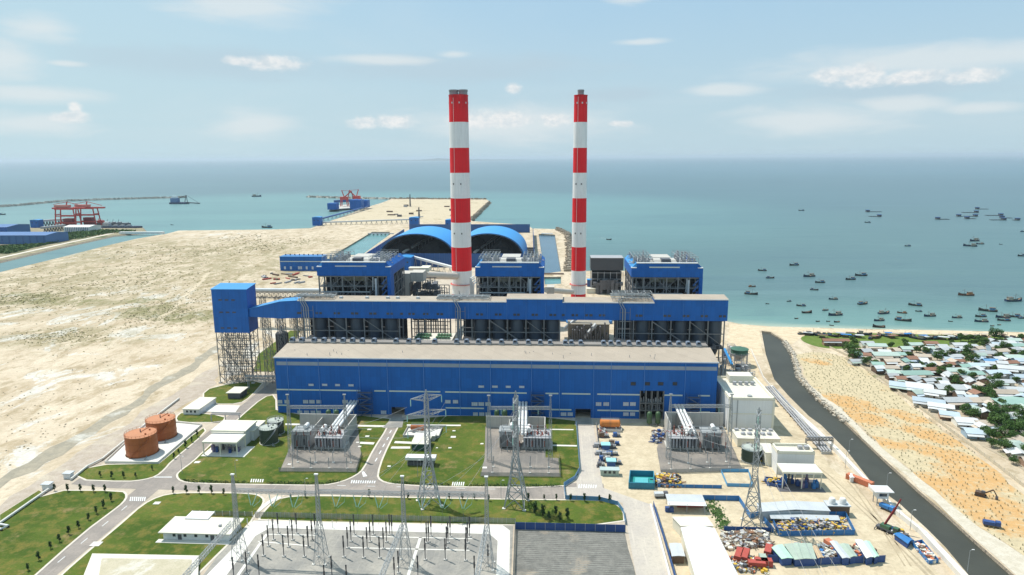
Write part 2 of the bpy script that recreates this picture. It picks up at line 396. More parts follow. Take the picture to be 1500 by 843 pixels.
def ell(t, sx, sy, cx, cy, rx, ry, rot=0):
    """soft patch 1 inside .. 0 outside around a photo point, radii in metres"""
    g = G(cx, cy); c, s_ = math.cos(rot), math.sin(rot)
    a = t.m('SUBTRACT', sx, g.x); b = t.m('SUBTRACT', sy, g.y)
    u = t.m('DIVIDE', t.m('ADD', t.m('MULTIPLY', a, c), t.m('MULTIPLY', b, s_)), rx)
    v = t.m('DIVIDE', t.m('SUBTRACT', t.m('MULTIPLY', b, c), t.m('MULTIPLY', a, s_)), ry)
    d = t.m('ADD', t.m('MULTIPLY', u, u), t.m('MULTIPLY', v, v))
    return t.ramp(d, .15, 1.6, 1.0, 0.0)
def mx(t, lst):
    r = lst[0]
    for q in lst[1:]: r = t.m('MAXIMUM', r, q)
    return r
def sand_mat():
    m, t, b = newmat('sand_ground'); p = t.pos(); sx, sy, sz = t.xyz(p)
    pr = t.v('MULTIPLY', p, (1.15, .60, 1)); 
    n0 = t.noise(pr, .004, 5, .6, .5); n1 = t.noise(pr, .014, 7, .65, .8); n2 = t.noise(pr, .06, 7, .68, .4); n3 = t.noise(p, .5, 5, .65)
    c = t.mix(t.ramp(n1, .36, .62), (.52,.42,.30), (.63,.525,.395))
    c = t.mix(t.m('MULTIPLY', t.ramp(n2, .47, .66), .75), c, (.33,.245,.14))
    c = t.mix(t.m('MULTIPLY', t.ramp(t.noise(t.v('ADD', pr, (500,90,0)), .05, 5, .7), .55, .64), .55), c, (.25,.19,.10))
    wet = t.ramp(t.noise(t.v('ADD', pr, (90,400,0)), .020, 9, .72, 1.4), .53, .59)
    wmask = mx(t, [ell(t,sx,sy,120,452,230,120), ell(t,sx,sy,40,610,170,120), ell(t,sx,sy,170,520,200,150), ell(t,sx,sy,90,480,160,90), ell(t,sx,sy,120,375,200,60), ell(t,sx,sy,350,345,120,60)])
    c = t.mix(t.m('MULTIPLY', t.m('MULTIPLY', wet, wmask), .85), c, (.64,.62,.57))
    c = t.mix(t.m('MULTIPLY', t.ramp(t.noise(t.v('ADD', pr, (11,70,0)), .13, 8, .78, .6), .50, .58), .26), c, (.34,.27,.165))
    c = t.mix(t.m('MULTIPLY', t.ramp(t.noise(t.v('ADD', pr, (61,30,0)), .045, 9, .78, 1.6), .54, .60), .45), c, (.68,.60,.46))
    # dry scrub
    gm = mx(t, [ell(t,sx,sy,40,412,300,260), ell(t,sx,sy,270,392,240,230), ell(t,sx,sy,150,400,280,260), ell(t,sx,sy,200,368,260,180), ell(t,sx,sy,225,455,55,30), ell(t,sx,sy,290,462,60,28), ell(t,sx,sy,15,440,90,22),
                ell(t,sx,sy,300,400,80,120), ell(t,sx,sy,330,362,140,60), ell(t,sx,sy,440,360,80,90), ell(t,sx,sy,110,493,80,40), ell(t,sx,sy,80,491,50,24)])
    gn = t.m('ADD', t.m('MULTIPLY', t.ramp(t.noise(pr, .018, 10, .80, 1.6), .47, .54), .85), t.m('MULTIPLY', t.ramp(t.noise(t.v('ADD', pr, (33,7,0)), .09, 8, .80, .8), .48, .56), .65), clamp=True)
    c = t.mix(t.m('MULTIPLY', t.m('MULTIPLY', gn, gm), .62), c, (.185,.16,.06))
    gg = mx(t, [ell(t,sx,sy,222,456,36,44), ell(t,sx,sy,280,465,42,36), ell(t,sx,sy,18,438,80,46), ell(t,sx,sy,100,443,80,24), ell(t,sx,sy,210,440,30,20)])
    c = t.mix(t.m('MULTIPLY', t.ramp(t.m('ADD', t.m('MULTIPLY', gg, .75), t.m('MULTIPLY', t.noise(pr, .075, 9, .80, 1.0), 2.6)), 1.75, 2.25), .8), c, (.15,.155,.05))
    # tracks worn through the scrub
    for (x0,y0,x1,y1,wd) in ((235,467,270,435,1.9),(270,435,305,400,1.9)):
        a = G(x0,y0); e = G(x1,y1); d = (e-a); L = d.length; d /= L
        ux = t.m('SUBTRACT', sx, a.x); uy = t.m('SUBTRACT', sy, a.y)
        al = t.m('ADD', t.m('MULTIPLY', ux, d.x), t.m('MULTIPLY', uy, d.y)); ac = t.m('SUBTRACT', t.m('MULTIPLY', ux, d.y), t.m('MULTIPLY', uy, d.x))
        ac = t.m('ADD', ac, t.m('MULTIPLY', t.m('SUBTRACT', n1, .5), 28))
        k = t.m('MULTIPLY', t.ramp(t.m('ABSOLUTE', ac), wd*.7, wd*1.6, 1, 0), t.m('MULTIPLY', t.ramp(al, -5, 5), t.ramp(al, L+5, L-5)))
        c = t.mix(t.m('MULTIPLY', k, .8), c, (.60,.50,.36))
    # tyre marks and fine soil structure
    tr = t.noise(t.v('MULTIPLY', p, (.35, 1.6, 1)), .12, 6, .7, 1.5)
    c = t.mix(t.m('MULTIPLY', t.ramp(tr, .47, .50), t.m('MULTIPLY', t.ramp(tr, .53, .50), .30)), c, (.30,.24,.16))
    c = t.mix(t.m('MULTIPLY', t.ramp(n3, .35, .7), .30), c, (.36,.29,.20))
    t.l.new(c, b.inputs['Base Color']); b.inputs['Roughness'].default_value = .95; b.inputs['Specular IOR Level'].default_value = .15
    bp = t.n.new('ShaderNodeBump'); bp.inputs['Strength'].default_value = .6; bp.inputs['Distance'].default_value = .8
    t.l.new(n2, bp.inputs['Height']); t.l.new(bp.outputs[0], b.inputs['Normal'])
    return m
SAND = sand_mat()
def soil_mat(name, a, b_, c_, sc=.05, th=.55, belt=None):
    m, t, b = newmat(name); p = t.pos()
    n1 = t.noise(p, sc, 6, .65, .5); n2 = t.noise(p, sc*5, 5, .65); n3 = t.noise(p, sc*22, 3, .6)
    c = t.mix(t.ramp(n2, .35, .65), a, b_); c = t.mix(t.m('MULTIPLY', t.ramp(n1, th, th+.12), .85), c, c_)
    if belt:
        sx, sy, sz = t.xyz(p)
        k = mx(t, [ell(t,sx,sy,*q) for q in belt]); nn = t.noise(p, .11, 7, .72, .8)
        c = t.mix(t.m('MULTIPLY', t.ramp(t.m('ADD', t.m('MULTIPLY', k, .34), t.m('ADD', t.m('MULTIPLY', nn, .6), t.m('MULTIPLY', t.noise(p, .45, 5, .75), .5))), .72, .94), .8), c, (.56,.30,.10))
    c = t.mix(t.m('MULTIPLY', t.ramp(n3, .4, .7), .25), c, tuple(q*.55 for q in a))
    t.l.new(c, b.inputs['Base Color']); b.inputs['Roughness'].default_value = .95; b.inputs['Specular IOR Level'].default_value = .1
    return m
BEACH = soil_mat('beach_sand', (.55,.44,.30), (.66,.54,.38), (.47,.36,.24), .04)
YARDS = soil_mat('yard_sand', (.50,.41,.28), (.60,.50,.35), (.40,.32,.21), .03)
NURS = soil_mat('nursery_sand', (.47,.39,.25), (.57,.47,.30), (.58,.36,.16), .05, .58, [(1240,590,26,14,-.9),(1265,612,22,12,-.9),(1330,610,18,9,-.9),(1370,640,24,12,-.9),(1400,672,30,13,-.9),(1430,700,24,16,-.9),(1395,715,24,15,-.9),(1450,740,28,16,-.9),(1300,650,14,8,-.9),(1480,770,20,12,-.9),(1195,530,14,8,-.9)])
VILL = soil_mat('village_soil', (.40,.33,.24), (.50,.42,.31), (.14,.17,.05), .04, .54)
GREENB = soil_mat('beach_grass', (.10,.165,.03), (.15,.20,.05), (.40,.33,.18), .05, .60)
TRACK = soil_mat('dirt_track', (.40,.33,.26), (.47,.40,.33), (.52,.45,.35), .05, .5)
MUD = soil_mat('ditch_mud', (.30,.27,.21), (.38,.33,.25), (.60,.58,.52), .03, .54)
RIPRAP = soil_mat('rock_riprap', (.22,.18,.14), (.40,.34,.26), (.10,.09,.08), .35, .55)
ISLE = soil_mat('reclaimed_sand', (.50,.41,.28), (.58,.49,.35), (.36,.29,.18), .02, .55)
NET = soil_mat('shade_net_ground', (.15,.145,.13), (.22,.21,.185), (.36,.30,.23), .06, .53)
COAL = soil_mat('coal', (.012,.012,.013), (.03,.028,.028), (.045,.04,.035), .05)

def sea_mat():
    m, t, b = newmat('sea_water'); p = t.pos(); sx, sy, sz = t.xyz(p)
    pr = t.v('MULTIPLY', p, (.35, 1.2, 1))
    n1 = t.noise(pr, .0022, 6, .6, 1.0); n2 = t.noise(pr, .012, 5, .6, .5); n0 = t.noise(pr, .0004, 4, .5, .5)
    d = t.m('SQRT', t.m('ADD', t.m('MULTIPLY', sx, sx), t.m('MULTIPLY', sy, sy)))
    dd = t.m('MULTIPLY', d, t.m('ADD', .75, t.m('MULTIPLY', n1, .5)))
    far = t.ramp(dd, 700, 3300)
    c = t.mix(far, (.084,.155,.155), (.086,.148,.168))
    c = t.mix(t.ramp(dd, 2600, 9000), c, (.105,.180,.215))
    # shallow, milky harbour water on the left, and the strip along the beach
    sh = mx(t, [ell(t,sx,sy,330,310,1500,1000), ell(t,sx,sy,60,318,1500,900), ell(t,sx,sy,500,300,1200,900)])
    c = t.mix(t.m('MULTIPLY', sh, t.m('ADD', .45, t.m('MULTIPLY', n1, .7)), clamp=True), c, (.135,.27,.26))
    a = G(1068,474); e = G(1500,487); q = (e-a).normalized()
    ds = t.m('ADD', t.m('MULTIPLY', t.m('SUBTRACT', sx, a.x), -q.y), t.m('MULTIPLY', t.m('SUBTRACT', sy, a.y), q.x))
    ds2 = t.m('ADD', ds, t.m('MULTIPLY', t.m('SUBTRACT', n2, .5), 60))
    near = t.m('MULTIPLY', t.ramp(ds2, 10, 190, 1, 0), t.ramp(sx, 90, 140))
    c = t.mix(t.m('MULTIPLY', near, .55), c, (.17,.32,.275))
    edge = t.m('MULTIPLY', t.ramp(ds2, 2, 26, 1, 0), t.ramp(sx, 100, 150))
    c = t.mix(t.m('MULTIPLY', edge, .6), c, (.42,.46,.34))
    c = t.mix(t.m('MULTIPLY', t.ramp(n1, .45, .62), .30), c, (.062,.118,.145))
    c = t.mix(t.m('MULTIPLY', t.ramp(n0, .42, .70), .22), c, (.11,.23,.24))
    st = t.noise(t.v('MULTIPLY', p, (.25, 1.6, 1)), .02, 7, .72, .8); c = t.mix(t.m('MULTIPLY', t.ramp(st, .52, .66), .30), c, (.050,.105,.125)); c = t.mix(t.m('MULTIPLY', t.ramp(t.noise(t.v('MULTIPLY', p, (.15, .9, 1)), .006, 6, .7, 1.2), .55, .66), .25), c, (.15,.25,.25))
    t.l.new(c, b.inputs['Base Color'])
    b.inputs['Roughness'].default_value = .38; b.inputs['IOR'].default_value = 1.33; b.inputs['Specular IOR Level'].default_value = .5
    bp = t.n.new('ShaderNodeBump'); bp.inputs['Strength'].default_value = .35; bp.inputs['Distance'].default_value = 1.2
    wv = t.m('ADD', t.noise(p, .12, 4, .6), t.m('MULTIPLY', n2, 2.0))
    t.l.new(wv, bp.inputs['Height']); t.l.new(bp.outputs[0], b.inputs['Normal'])
    return m
SEA = sea_mat()
def water_mat(name, col, rough=.12):
    m, t, b = newmat(name); p = t.pos(); n = t.noise(p, .03, 5, .6)
    c = t.mix(t.ramp(n, .35, .65), col, tuple(q*.8 for q in col)); t.l.new(c, b.inputs['Base Color'])
    b.inputs['Roughness'].default_value = rough; b.inputs['IOR'].default_value = 1.33
    bp = t.n.new('ShaderNodeBump'); bp.inputs['Strength'].default_value = .15; bp.inputs['Distance'].default_value = .3
    t.l.new(t.noise(p, .6, 3), bp.inputs['Height']); t.l.new(bp.outputs[0], b.inputs['Normal'])
    return m
CANAL = water_mat('canal_water', (.060,.060,.046), .5)
CHANNEL = water_mat('channel_water', (.10,.26,.26), .2)
BASIN = water_mat('basin_water', (.06,.13,.19), .2)

# ---------------------------------------------------------------- land and water
S = 160000
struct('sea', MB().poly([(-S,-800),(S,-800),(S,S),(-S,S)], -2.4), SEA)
canal = [(1115.4,485),(1122,520),(1134,556),(1155,580),(1185,610),(1203,623),(1240,660),(1279,710),(1319,739),(1359,776),(1385,802),(1425,850),(1520,960),
         (1620,960),(1486,843),(1425,789),(1385,752),(1345,718),(1290,668),(1240,620),(1200,586),(1170,554),(1159.5,520),(1155,503),(1129.5,487)]
basin = [(789,343),(813,344),(822,398),(797,401)]
basin2 = [(797,406),(822,406),(822,416),(798,417)]
coalch = [(488,374),(545,340),(571,340),(571,344),(530,374)]
left = [G(262,338),G(245,342.5),G(200,350),G(165,358),G(90,377),G(0,399),G(-160,438)]
near = [Vector((-700,-60,0)), Vector((560,-60,0)), Vector((1100,330,0))]
shore = [G(1620,491),G(1500,487),G(1380,484),G(1260,482),G(1130,478.5),G(1085,475),G(1066,471),G(1045,455),G(1015,432),G(990,412),G(925,397),G(838,397),G(836,350),G(822,336),G(780,335),
         G(772,330),G(690,324),G(719,296.5),G(712,292),G(575,291),G(560,297),G(540,303),G(468,330),G(455,334.5),G(400,336.5)]
outer = near+shore+left
def sheet_with_banks(name, outer, holes, mat, z=0, zb=-4.5, w=6, hb=.9):
    mb = MB(); mb.poly(outer, z, holes)
    me = struct(name, mb, mat)
    bk = MB()
    for loop, dd in [(outer, w)]+[(h, -hb) for h in holes]:
        o2 = offs([Vector((p[0],p[1],0)) for p in loop], dd); n = len(loop)
        for i in range(n):
            j = (i+1) % n
            bk.add([(loop[i][0],loop[i][1],z),(loop[j][0],loop[j][1],z),(o2[j].x,o2[j].y,zb),(o2[i].x,o2[i].y,zb)], [(0,1,2,3)])
    return me, bk
me, bk = sheet_with_banks('ground', outer, [PG(canal), PG(basin), PG(basin2), PG(coalch)], SAND)
struct('shore_bank', bk, RIPRAP)
struct('canal_water', MB().poly(offs(PG(canal), 1.0), -1.2), CANAL)
struct('basin_water', MB().poly(offs(PG(basin), 1.5), -2.3), BASIN)
struct('outfall_water', MB().poly(offs(PG(basin2), 1.5), -2.3), CHANNEL)
struct('channel_water', MB().poly(offs(PG(coalch), 1.5), -2.3), CHANNEL)
# far harbour land beyond the left channel
far = [G(-160,412),G(0,383),G(90,362),G(165,345.5),G(215,341),G(208,333),G(150,334),G(88,330),G(0,336),G(-200,352)]
_, bk = sheet_with_banks('harbour_ground', far, [], soil_mat('harbour_soil', (.22,.20,.13), (.36,.30,.20), (.07,.10,.035), .012, .50)); struct('harbour_bank', bk, RIPRAP)
struct('harbour_road', MB().poly(ribbon(PG([(-100,399),(0,378),(90,358),(165,342)]), 8, .05)+[], None), LIME)
ROCKP = soil_mat('pale_breakwater_rock', (.38,.34,.29), (.50,.46,.40), (.24,.21,.18), .08, .56)
def rockstrip(name, pts, wd, hh, n, label, cat, mat=RIPRAP, rock=2.6, seed=1):
    rnd = random.Random(seed); mb = MB()
    P_ = [Vector((p[0], p[1], 0)) for p in pts]
    mb2 = ribbon(P_, wd, hh); top = ribbon(P_, wd*.35, hh); bot = ribbon(P_, wd, -4.5); m_ = len(top)
    mb.poly([(p[0],p[1]) for p in top], hh)
    b0 = len(mb.v); mb.v += top+bot
    for i in range(m_): mb.f.append((b0+m_+i, b0+m_+(i+1) % m_, b0+(i+1) % m_, b0+i)); mb.mi.append(0)
    for k in range(n):
        i = rnd.randrange(len(P_)-1); f = rnd.random(); c = P_[i].lerp(P_[i+1], f); u = rnd.uniform(-.5, .5)*wd
        d = (P_[i+1]-P_[i]).normalized(); nx = Vector((-d.y, d.x, 0)); q = c+nx*u
        z = hh*(1-max(0, abs(u)/wd*2-.35)/.65)-2.4*max(0, abs(u)/wd*2-.35)
        s_ = rock*rnd.uniform(.5, 1.1); mb.cbox(q.x, q.y, z-s_*.3, s_, s_*rnd.uniform(.6, 1), s_*.8, rnd.random()*3)
    o = mb.build(name, mat); return tag(o, label, cat)
rockstrip('breakwater', [G(-30,305),G(30,300.5),G(95,294.5),G(180,291.5),G(262,289.5),G(272,289)], 17, 3.2, 500, 'long thin rock breakwater reaching across the far left of the bay', 'breakwater', ROCKP, rock=4)
rockstrip('breakwater', [G(451,288.5),G(500,290),G(580,291.5)], 17, 3.2, 260, 'short rock breakwater behind the red ship unloaders', 'breakwater', ROCKP, rock=4, seed=2)
rockstrip('intake_groyne', [G(817,336),G(832,344),G(836,372),G(834,398)], 16, 3.2, 420, 'broad pale rock groyne between the intake basin and the sea, behind the right chimney', 'groyne', rock=3.5, seed=3)
rockstrip('rock_edging', [G(577,291.5),G(712,292.5)], 14, 3, 200, 'rock edging along the far end of the reclaimed sand spit', 'rock edging', rock=5, seed=4)
rockstrip('rock_edging', [G(717,297),G(690,323)], 12, 3, 200, 'rock edging down the right side of the reclaimed sand spit', 'rock edging', rock=5, seed=5)
rockstrip('rock_edging', [G(1150,500),G(1163,520),G(1172,553),G(1202,585),G(1242,619)], 4.5, .5, 500, 'pale rock edging along the right bank of the dark canal', 'rock edging', pm('pale_rock', (.48,.43,.35), .9, .4, .4), rock=1.3, seed=6)
# reclaimed spit, beach, village soil, nursery, plant ground
struct('spit_sand', MB().poly(jag(PG([(577,293),(709,294),(712,297),(685,323),(470,331),(545,305)]), 9, 2.0, 9), .05), ISLE)
struct('beach', MB().poly(jag(PG([(1068,474.6),(1130,479.6),(1260,483),(1380,485.3),(1500,488.3),(1620,493),(1620,507),(1500,498),(1400,494),(1200,490),(1172,496),(1160,505),(1130,486),(1112,484),(1118,522),(1100,520),(1066,500)]), 9, 1.0, 5), .066), BEACH)
struct('beach_grass', MB().poly(jag(smoothp(PG([(1172,492),(1215,487),(1290,489),(1400,491),(1500,495),(1620,505),(1620,520),(1400,512),(1290,508),(1215,513),(1175,502)]), 2), 9, 2.0, 11), .10), GREENB)
vill = [(1238,524),(1262,520),(1300,517),(1390,512),(1500,501),(1640,507),(1640,760),(1500,690),(1440,655),(1350,600),(1290,560)]
struct('village_ground', MB().poly(jag(PG(vill), 9, 2.0, 14), .14), VILL)
nurs = [(1166,520),(1190,516),(1216,518),(1238,524),(1290,560),(1350,605),(1430,668),(1500,725),(1640,840),(1600,900),(1500,815),(1430,770),(1390,738),(1345,700),(1290,655),(1240,607),(1200,575),(1176,548)]
struct('nursery_ground', MB().poly(jag(PG(nurs), 9, 2.0, 14), .08), NURS)
struct('canal_side_track', MB().poly(jag(PG([(1172,554),(1202,586),(1242,620),(1292,668),(1347,718),(1387,752),(1427,789),(1488,843),(1560,905),(1700,905),(1500,815),(1430,770),(1390,738),(1345,700),(1290,655),(1240,607),(1200,575)]), 9, 1.5, 16), .12), soil_mat('pale_bank_soil', (.52,.46,.36), (.60,.54,.44), (.42,.37,.24), .06, .6))
# left: dirt road and ditch
struct('dirt_road', MB().poly(jag(PG([(-80,800),(0,742),(100,675),(200,611),(318,535),(318,563),(250,606),(214,622),(153,678),(70,722),(0,772),(-80,820)]), 9, 2.5, 9), .056), TRACK)
struct('ditch', MB().poly(jag(PG([(-80,742),(0,702),(130,627),(318,506),(318,517),(140,636),(0,716),(-80,756)]), 9, 3, 5), .062), MUD)
# plant site
site = [(-80,830),(0,768),(60,722),(153,676),(214,620),(262,604),(300,576),(372,545),(395,530)]
SITE = PG(site)+[Vector((-190,560,0)),Vector((-250,640,0)),Vector((-240,900,0)),Vector((-60,900,0)),Vector((0,620,0)),Vector((118,520,0)),Vector((130,430,0)),Vector((120,300,0)),Vector((90,100,0)),Vector((-320,100,0))]
struct('plant_paving', MB().poly(SITE, .05), PAVE)
struct('yard_ground', MB().poly(jag(PG([(873,622),(1050,612),(1075,540),(1100,520),(1120,560),(1180,640),(1300,770),(1400,860),(1400,1000),(1010,1000),(955,742),(912,738),(876,730)]), 9, 2.0, 11), .07), YARDS)
# roads
LX0, LX1 = -192.3, -181.6
RD = MB(); RD.poly([(LX0,100),(LX1,100),(LX1,560),(LX0,560)], .09)
struct('left_road', RD, ASPH)
struct('main_road', MB().poly([(-226,285.5),(-205,282.5),(24,281),(24,298),(-205,299.5),(-226,297)], .094), ASPH)
struct('middle_road', MB().poly(PG([(500,712),(530,690),(548,660),(566,626),(568,606),(590,606),(584,628),(568,665),(556,690),(574,712)]), .098), ASPH)
struct('gate_road', MB().poly([(11.5,380),(23.5,380),(23.5,282),(11.5,282)], .102), CROAD)
struct('exit_road', MB().poly(PG([(826,714),(880,714),(960,742),(985,870),(1010,990),(970,990),(935,860),(912,737),(826,731)]), .108), CROAD)

LAWNS = [[(-90,900),(-90,815),(0,770),(66,719.5),(178,720),(185,727),(179,737),(165,748),(118,783),(20,870),(-10,900)],
 [(0,755),(0,767),(62,722),(57,719)],
 [(108,702.5),(132,682),(231,680),(234,680),(297,626),(301,634),(249,677),(240,688),(228,698),(210,703),(186,705.5)],
 [(260,698),(263,692),(285,676),(297,664),(352,612),(387,582),(403,579),(404,609),(572,610),(566,628),(545,660),(531,688),(520,697),(500,706),(474,711),(400,710),(286,708),(266,705)],
 [(593,610),(842,610),(846,640),(850,694),(838,704),(824,714),(640,713),(574,709),(558,704),(554,696),(563,668),(580,634)],
 [(50,885),(88,846),(144,797),(180,767),(210,740),(234,728),(258,723.5),(300,723),(370,724),(384,730),(385,738),(374,752),(364,768),(330,800),(250,880)],
 [(383,756),(400,737),(414,730),(450,727),(590,730),(750,733),(880,734),(900,739),(912,748),(913,768),(755,769.5),(381,763)],
 [(295,580),(311,567),(389,556),(366,582),(350,592),(312,592)],
 [(258,612),(268,604),(330,610),(325,619),(262,619)],
 [(372,545),(378,520),(425,485),(440,485),(420,520),(400,545)]]
for i, L in enumerate(LAWNS):
    P_ = smoothp(PG(L), 1 if i not in (1, 9) else 0)
    if i not in (9, 10): struct('kerb', MB().prism(offs(P_, .9 if i not in (1,) else .3), .05, .17), LIME)
    o = struct('lawn', MB().poly(P_, .21), GRASS)
# strip between lawn edge and facade: concrete walk
struct('footpath', MB().poly(PG([(418,621),(566,624),(566,626.5),(418,623.5)]), .235), CONCL)
struct('footpath', MB().poly(PG([(596,622.5),(675,623),(675,625),(596,624.5)]), .235), CONCL)
for q in ([(528,648),(549,649),(547,652),(527,651)],[(579,647),(602,648),(602,651),(577,650)],[(574,655),(601,655),(601,658),(572,658)],[(800,629),(840,629.5),(840,631),(800,630.5)],[(800,652),(845,653),(845,655),(800,654)],[(377,753),(398,736),(414,729),(404,728),(388,738),(371,757)]):
    struct('footpath', MB().poly(PG(q), .24), CONCL)
# small pale slabs in the lawns
for (x, y, w_) in ((289,678,5),(230,738,5),(141,798,7),(366,702,0),(524,649,3),(541,630,4),(538,640,4),(527,655,3),(424,681,3),(664,641,5),(659,657,3),(665,632,3),(570,684,3),(710,686,4),(706,651,3),(640,657,2)):
    if w_: g = G(x, y); struct('access_slab', MB().cbox(g.x, g.y, .2, w_*.55, w_*.45, .12, .05), CONCL)
# road paint
def stripes(x0, y0, x1, y1, n, y2):
    mb = MB()
    for k in range(n):
        a = x0+(x1-x0)*k/n; b = x0+(x1-x0)*(k+.5)/n; ya = y0+(y1-y0)*k/n
        mb.poly([G(a, ya), G(b, ya), G(b-1.2, y2), G(a-1.2, y2)], .124)
    return mb
for q in ((515,704,552,705,11,708.5),(191,728.5,215,728.5,8,734.5),(848,710,876,711,8,715.5)): struct('zebra_crossing', stripes(*q), WHITEP)
for q in ((368,702.5,388,703,6,707.5),(663,707,682,707,6,712.5)):
    mb = stripes(*q); [None for _ in [0]]; mb.v = [(v[0], v[1], .26) for v in mb.v]; struct('zebra_crossing', mb, WHITEP)
dm = MB()
for (x, y) in ((572,633),(568,643),(562,653),(557,663),(551,674)):
    g = G(x, y); dm.poly([(g.x-.25,g.y-2),(g.x+.25,g.y-2),(g.x+.25,g.y+2),(g.x-.25,g.y+2)], .122)
for k in range(12):
    y = 120+k*13; dm.poly([(-187.1,y),(-186.8,y),(-186.8,y+4),(-187.1,y+4)], .122)
    x = -170+k*14; dm.poly([(x,290.1),(x+4,290.1),(x+4,290.4),(x,290.4)], .122)
struct('lane_marking', dm, WHITEP)
for q in ([(222,700),(222,699),(252,699),(252,700)],[(530,692),(533,691),(538,698),(532,699)],):
    struct('stop_line', MB().poly(PG(q), .124), WHITEP)

# switchyard ground
struct('switchyard_gravel', MB().poly(PG([(374,763),(752,769),(748,860),(745,1000),(180,1000),(330,800)]), .11), GRAVEL)
outer_r = PG([(372,765),(740,770),(750,780),(745,860),(742,1000),(215,1000),(300,862),(345,800),(362,775)])
inner_r = PG([(722,1000),(724,860),(727,790),(716,780),(392,773.5),(372,787),(325,850),(245,1000)])
rr = MB(); rr.poly([*PG([(362,767),(372,763.5),(735,769),(747,778),(746,860),(742,1000),(722,1000),(726,860),(729,793),(717,783),(395,774),(374,786),(330,846),(240,1000),(205,1000),(300,846),(345,800)])], .14)
struct('switchyard_road', rr, CONCL)
tr = MB()
for (a, b, wd) in (((392,783.5),(464,785),.7),((516,786),(692,790),.7),((378,794),(455,800.5),.7),((509,803),(688,807),.7),((391,783),(344,850),1.2),((616,788),(596,850),1.2),((596,850),(560,990),1.2),((344,850),(250,990),1.2)):
    tr.poly(ribbon([G(*a), G(*b)], wd, .17))
struct('cable_trench', tr, CONCL)
struct('net_ground', MB().poly(jag(PG([(756,777),(915,780),(935,860),(970,1000),(752,1000)]), 9, 0.4, 10), .12), NET)
# tank pad
struct('tank_pad', MB().prism(PG([(154,679),(231,680),(296,624),(262,620),(214,621)]), .02, .35), CONCL)

struct('canal_lining', MB().poly(jag(ribbon([p for p in PG([(1128,565),(1150,590),(1188,624),(1226,660),(1281,718),(1320,755),(1352,780),(1411,843),(1450,885)])], 3.4, .18), 30, .3), None), CONCL)
for q in ([(1165,660),(1215,700),(1290,770),(1400,880)],[(1245,705),(1290,765),(1330,830)]):
    for dx_ in (-1.1, 1.1):
        struct('wheel_track', MB().poly(jag(ribbon([p+Vector((dx_,0,0)) for p in PG(q)], .7, .13), 8, .3), None), soil_mat('track_soil', (.38,.31,.21), (.44,.36,.25), (.33,.27,.18)))
struct('coal_yard_floor', MB().poly([(onY(560,385,940).x,940),(onY(776,385,940).x,940),(onY(776,385,940).x+2,1150),(onY(560,385,940).x-10,1150)], .12), COAL)

nm_ = MB(); a0_, a1_ = G(757,778), G(915,781)
for k in range(48):
    y = a0_.y-.8-k*1.35
    if y < 205: break
    nm_.poly(jag([Vector((a0_.x+.8,y,.15)),Vector((a1_.x-1+(a0_.y-y)*.06,y,.15)),Vector((a1_.x-1+(a0_.y-y)*.06,y+.32,.15)),Vector((a0_.x+.8,y+.32,.15))], 14, .10, k))
struct('net_strip', nm_, soil_mat('net_strip', (.24,.235,.21), (.30,.29,.26), (.14,.14,.13), .08, .5))
# ---------------------------------------------------------------- turbine hall
FY = 380.0; HX0, HX1 = -164.5, 94.0; HT = 34.5
hall = thing('turbine_hall', 'huge long blue turbine hall with a beige roof across the middle of the plant', 'power plant hall', ((HX0+HX1)/2, FY, 0))
ox = hall.location
def L(mb):       # world coordinates -> local to the parent
    mb.v = [(v[0]-ox.x, v[1]-ox.y, v[2]-ox.z) for v in mb.v]; return mb
def fx(x, y): p = onY(x, y, FY); return p.x, p.z
doors = [(573.7,597,593,613),(843,599.6,865,613)]
bay = (938,573,971,613)
op = []
for d in doors+[bay]:
    a = fx(d[0], d[1]); b = fx(d[2], d[3]); op.append((a[0], b[0], max(a[1], fx(d[2], d[1])[1])))
mb = MB()       # front wall pieced round the openings, 0.4 m thick
xs = HX0
for (a, b, z) in op:
    mb.box(xs, a, FY, FY+.4, 0, HT); mb.box(a, b, FY, FY+.4, z, HT); xs = b
mb.box(xs, HX1, FY, FY+.4, 0, HT)
mb.extr([(FY+.4,0),(FY+28,0),(FY+28,36.3),(FY+22,36.6),(FY+.4,34.4)], 'x', HX0+.1, HX0+.5)
mb.extr([(FY+.4,0),(FY+28,0),(FY+28,36.3),(FY+22,36.6),(FY+.4,34.4)], 'x', HX1-.5, HX1-.1)
mb.box(HX0, HX1, FY+28, FY+28.4, 0, 36.2)
L(mb).build('wall', BLUE, hall)
mb = MB(); mb.extr([(FY-.5,34.52),(FY-.5,34.9),(FY+22,37.3),(FY+22,36.9)], 'x', HX0-.4, HX1+.4)
L(mb).build('roof', BEIGEROOF, hall)
mb = MB(); mb.extr([(FY+22.1,37.0),(FY+22.1,38.4),(FY+29,38.2),(FY+29,36.5)], 'x', HX0+1, HX1-1); L(mb).build('roof_ridge', pm('ridge_grey', (.24,.22,.20)), hall)
mb = MB(); mb.box(HX0-.5, HX1+.5, FY-.75, FY-.5, 34.35, 34.95); L(mb).build('gutter', pm('gutter_grey', (.55,.60,.66), .5), hall)
mb = MB(); a = fx(402, 529.8)[1]; mb.box(HX0+1.2, HX1-.5, FY-.16, FY-.03, a-2.2, a); L(mb).build('louvre_band', GREYBAND, hall)
for (x0, x1, y) in ((404.8,528,568),(548,565,569),(570,645,570),(652,690,570.5),(690,771.5,571),(799,818,572),(823,865,572.5),(875,937.5,573),(973,1000,573.8),(1023,1040,574)):
    a = fx(x0, y); b = fx(x1, y); m_ = MB().box(a[0], b[0], FY-.14, FY-.03, 14.35, 15.15); L(m_).build('trim_strip', PALESTRIP, hall)
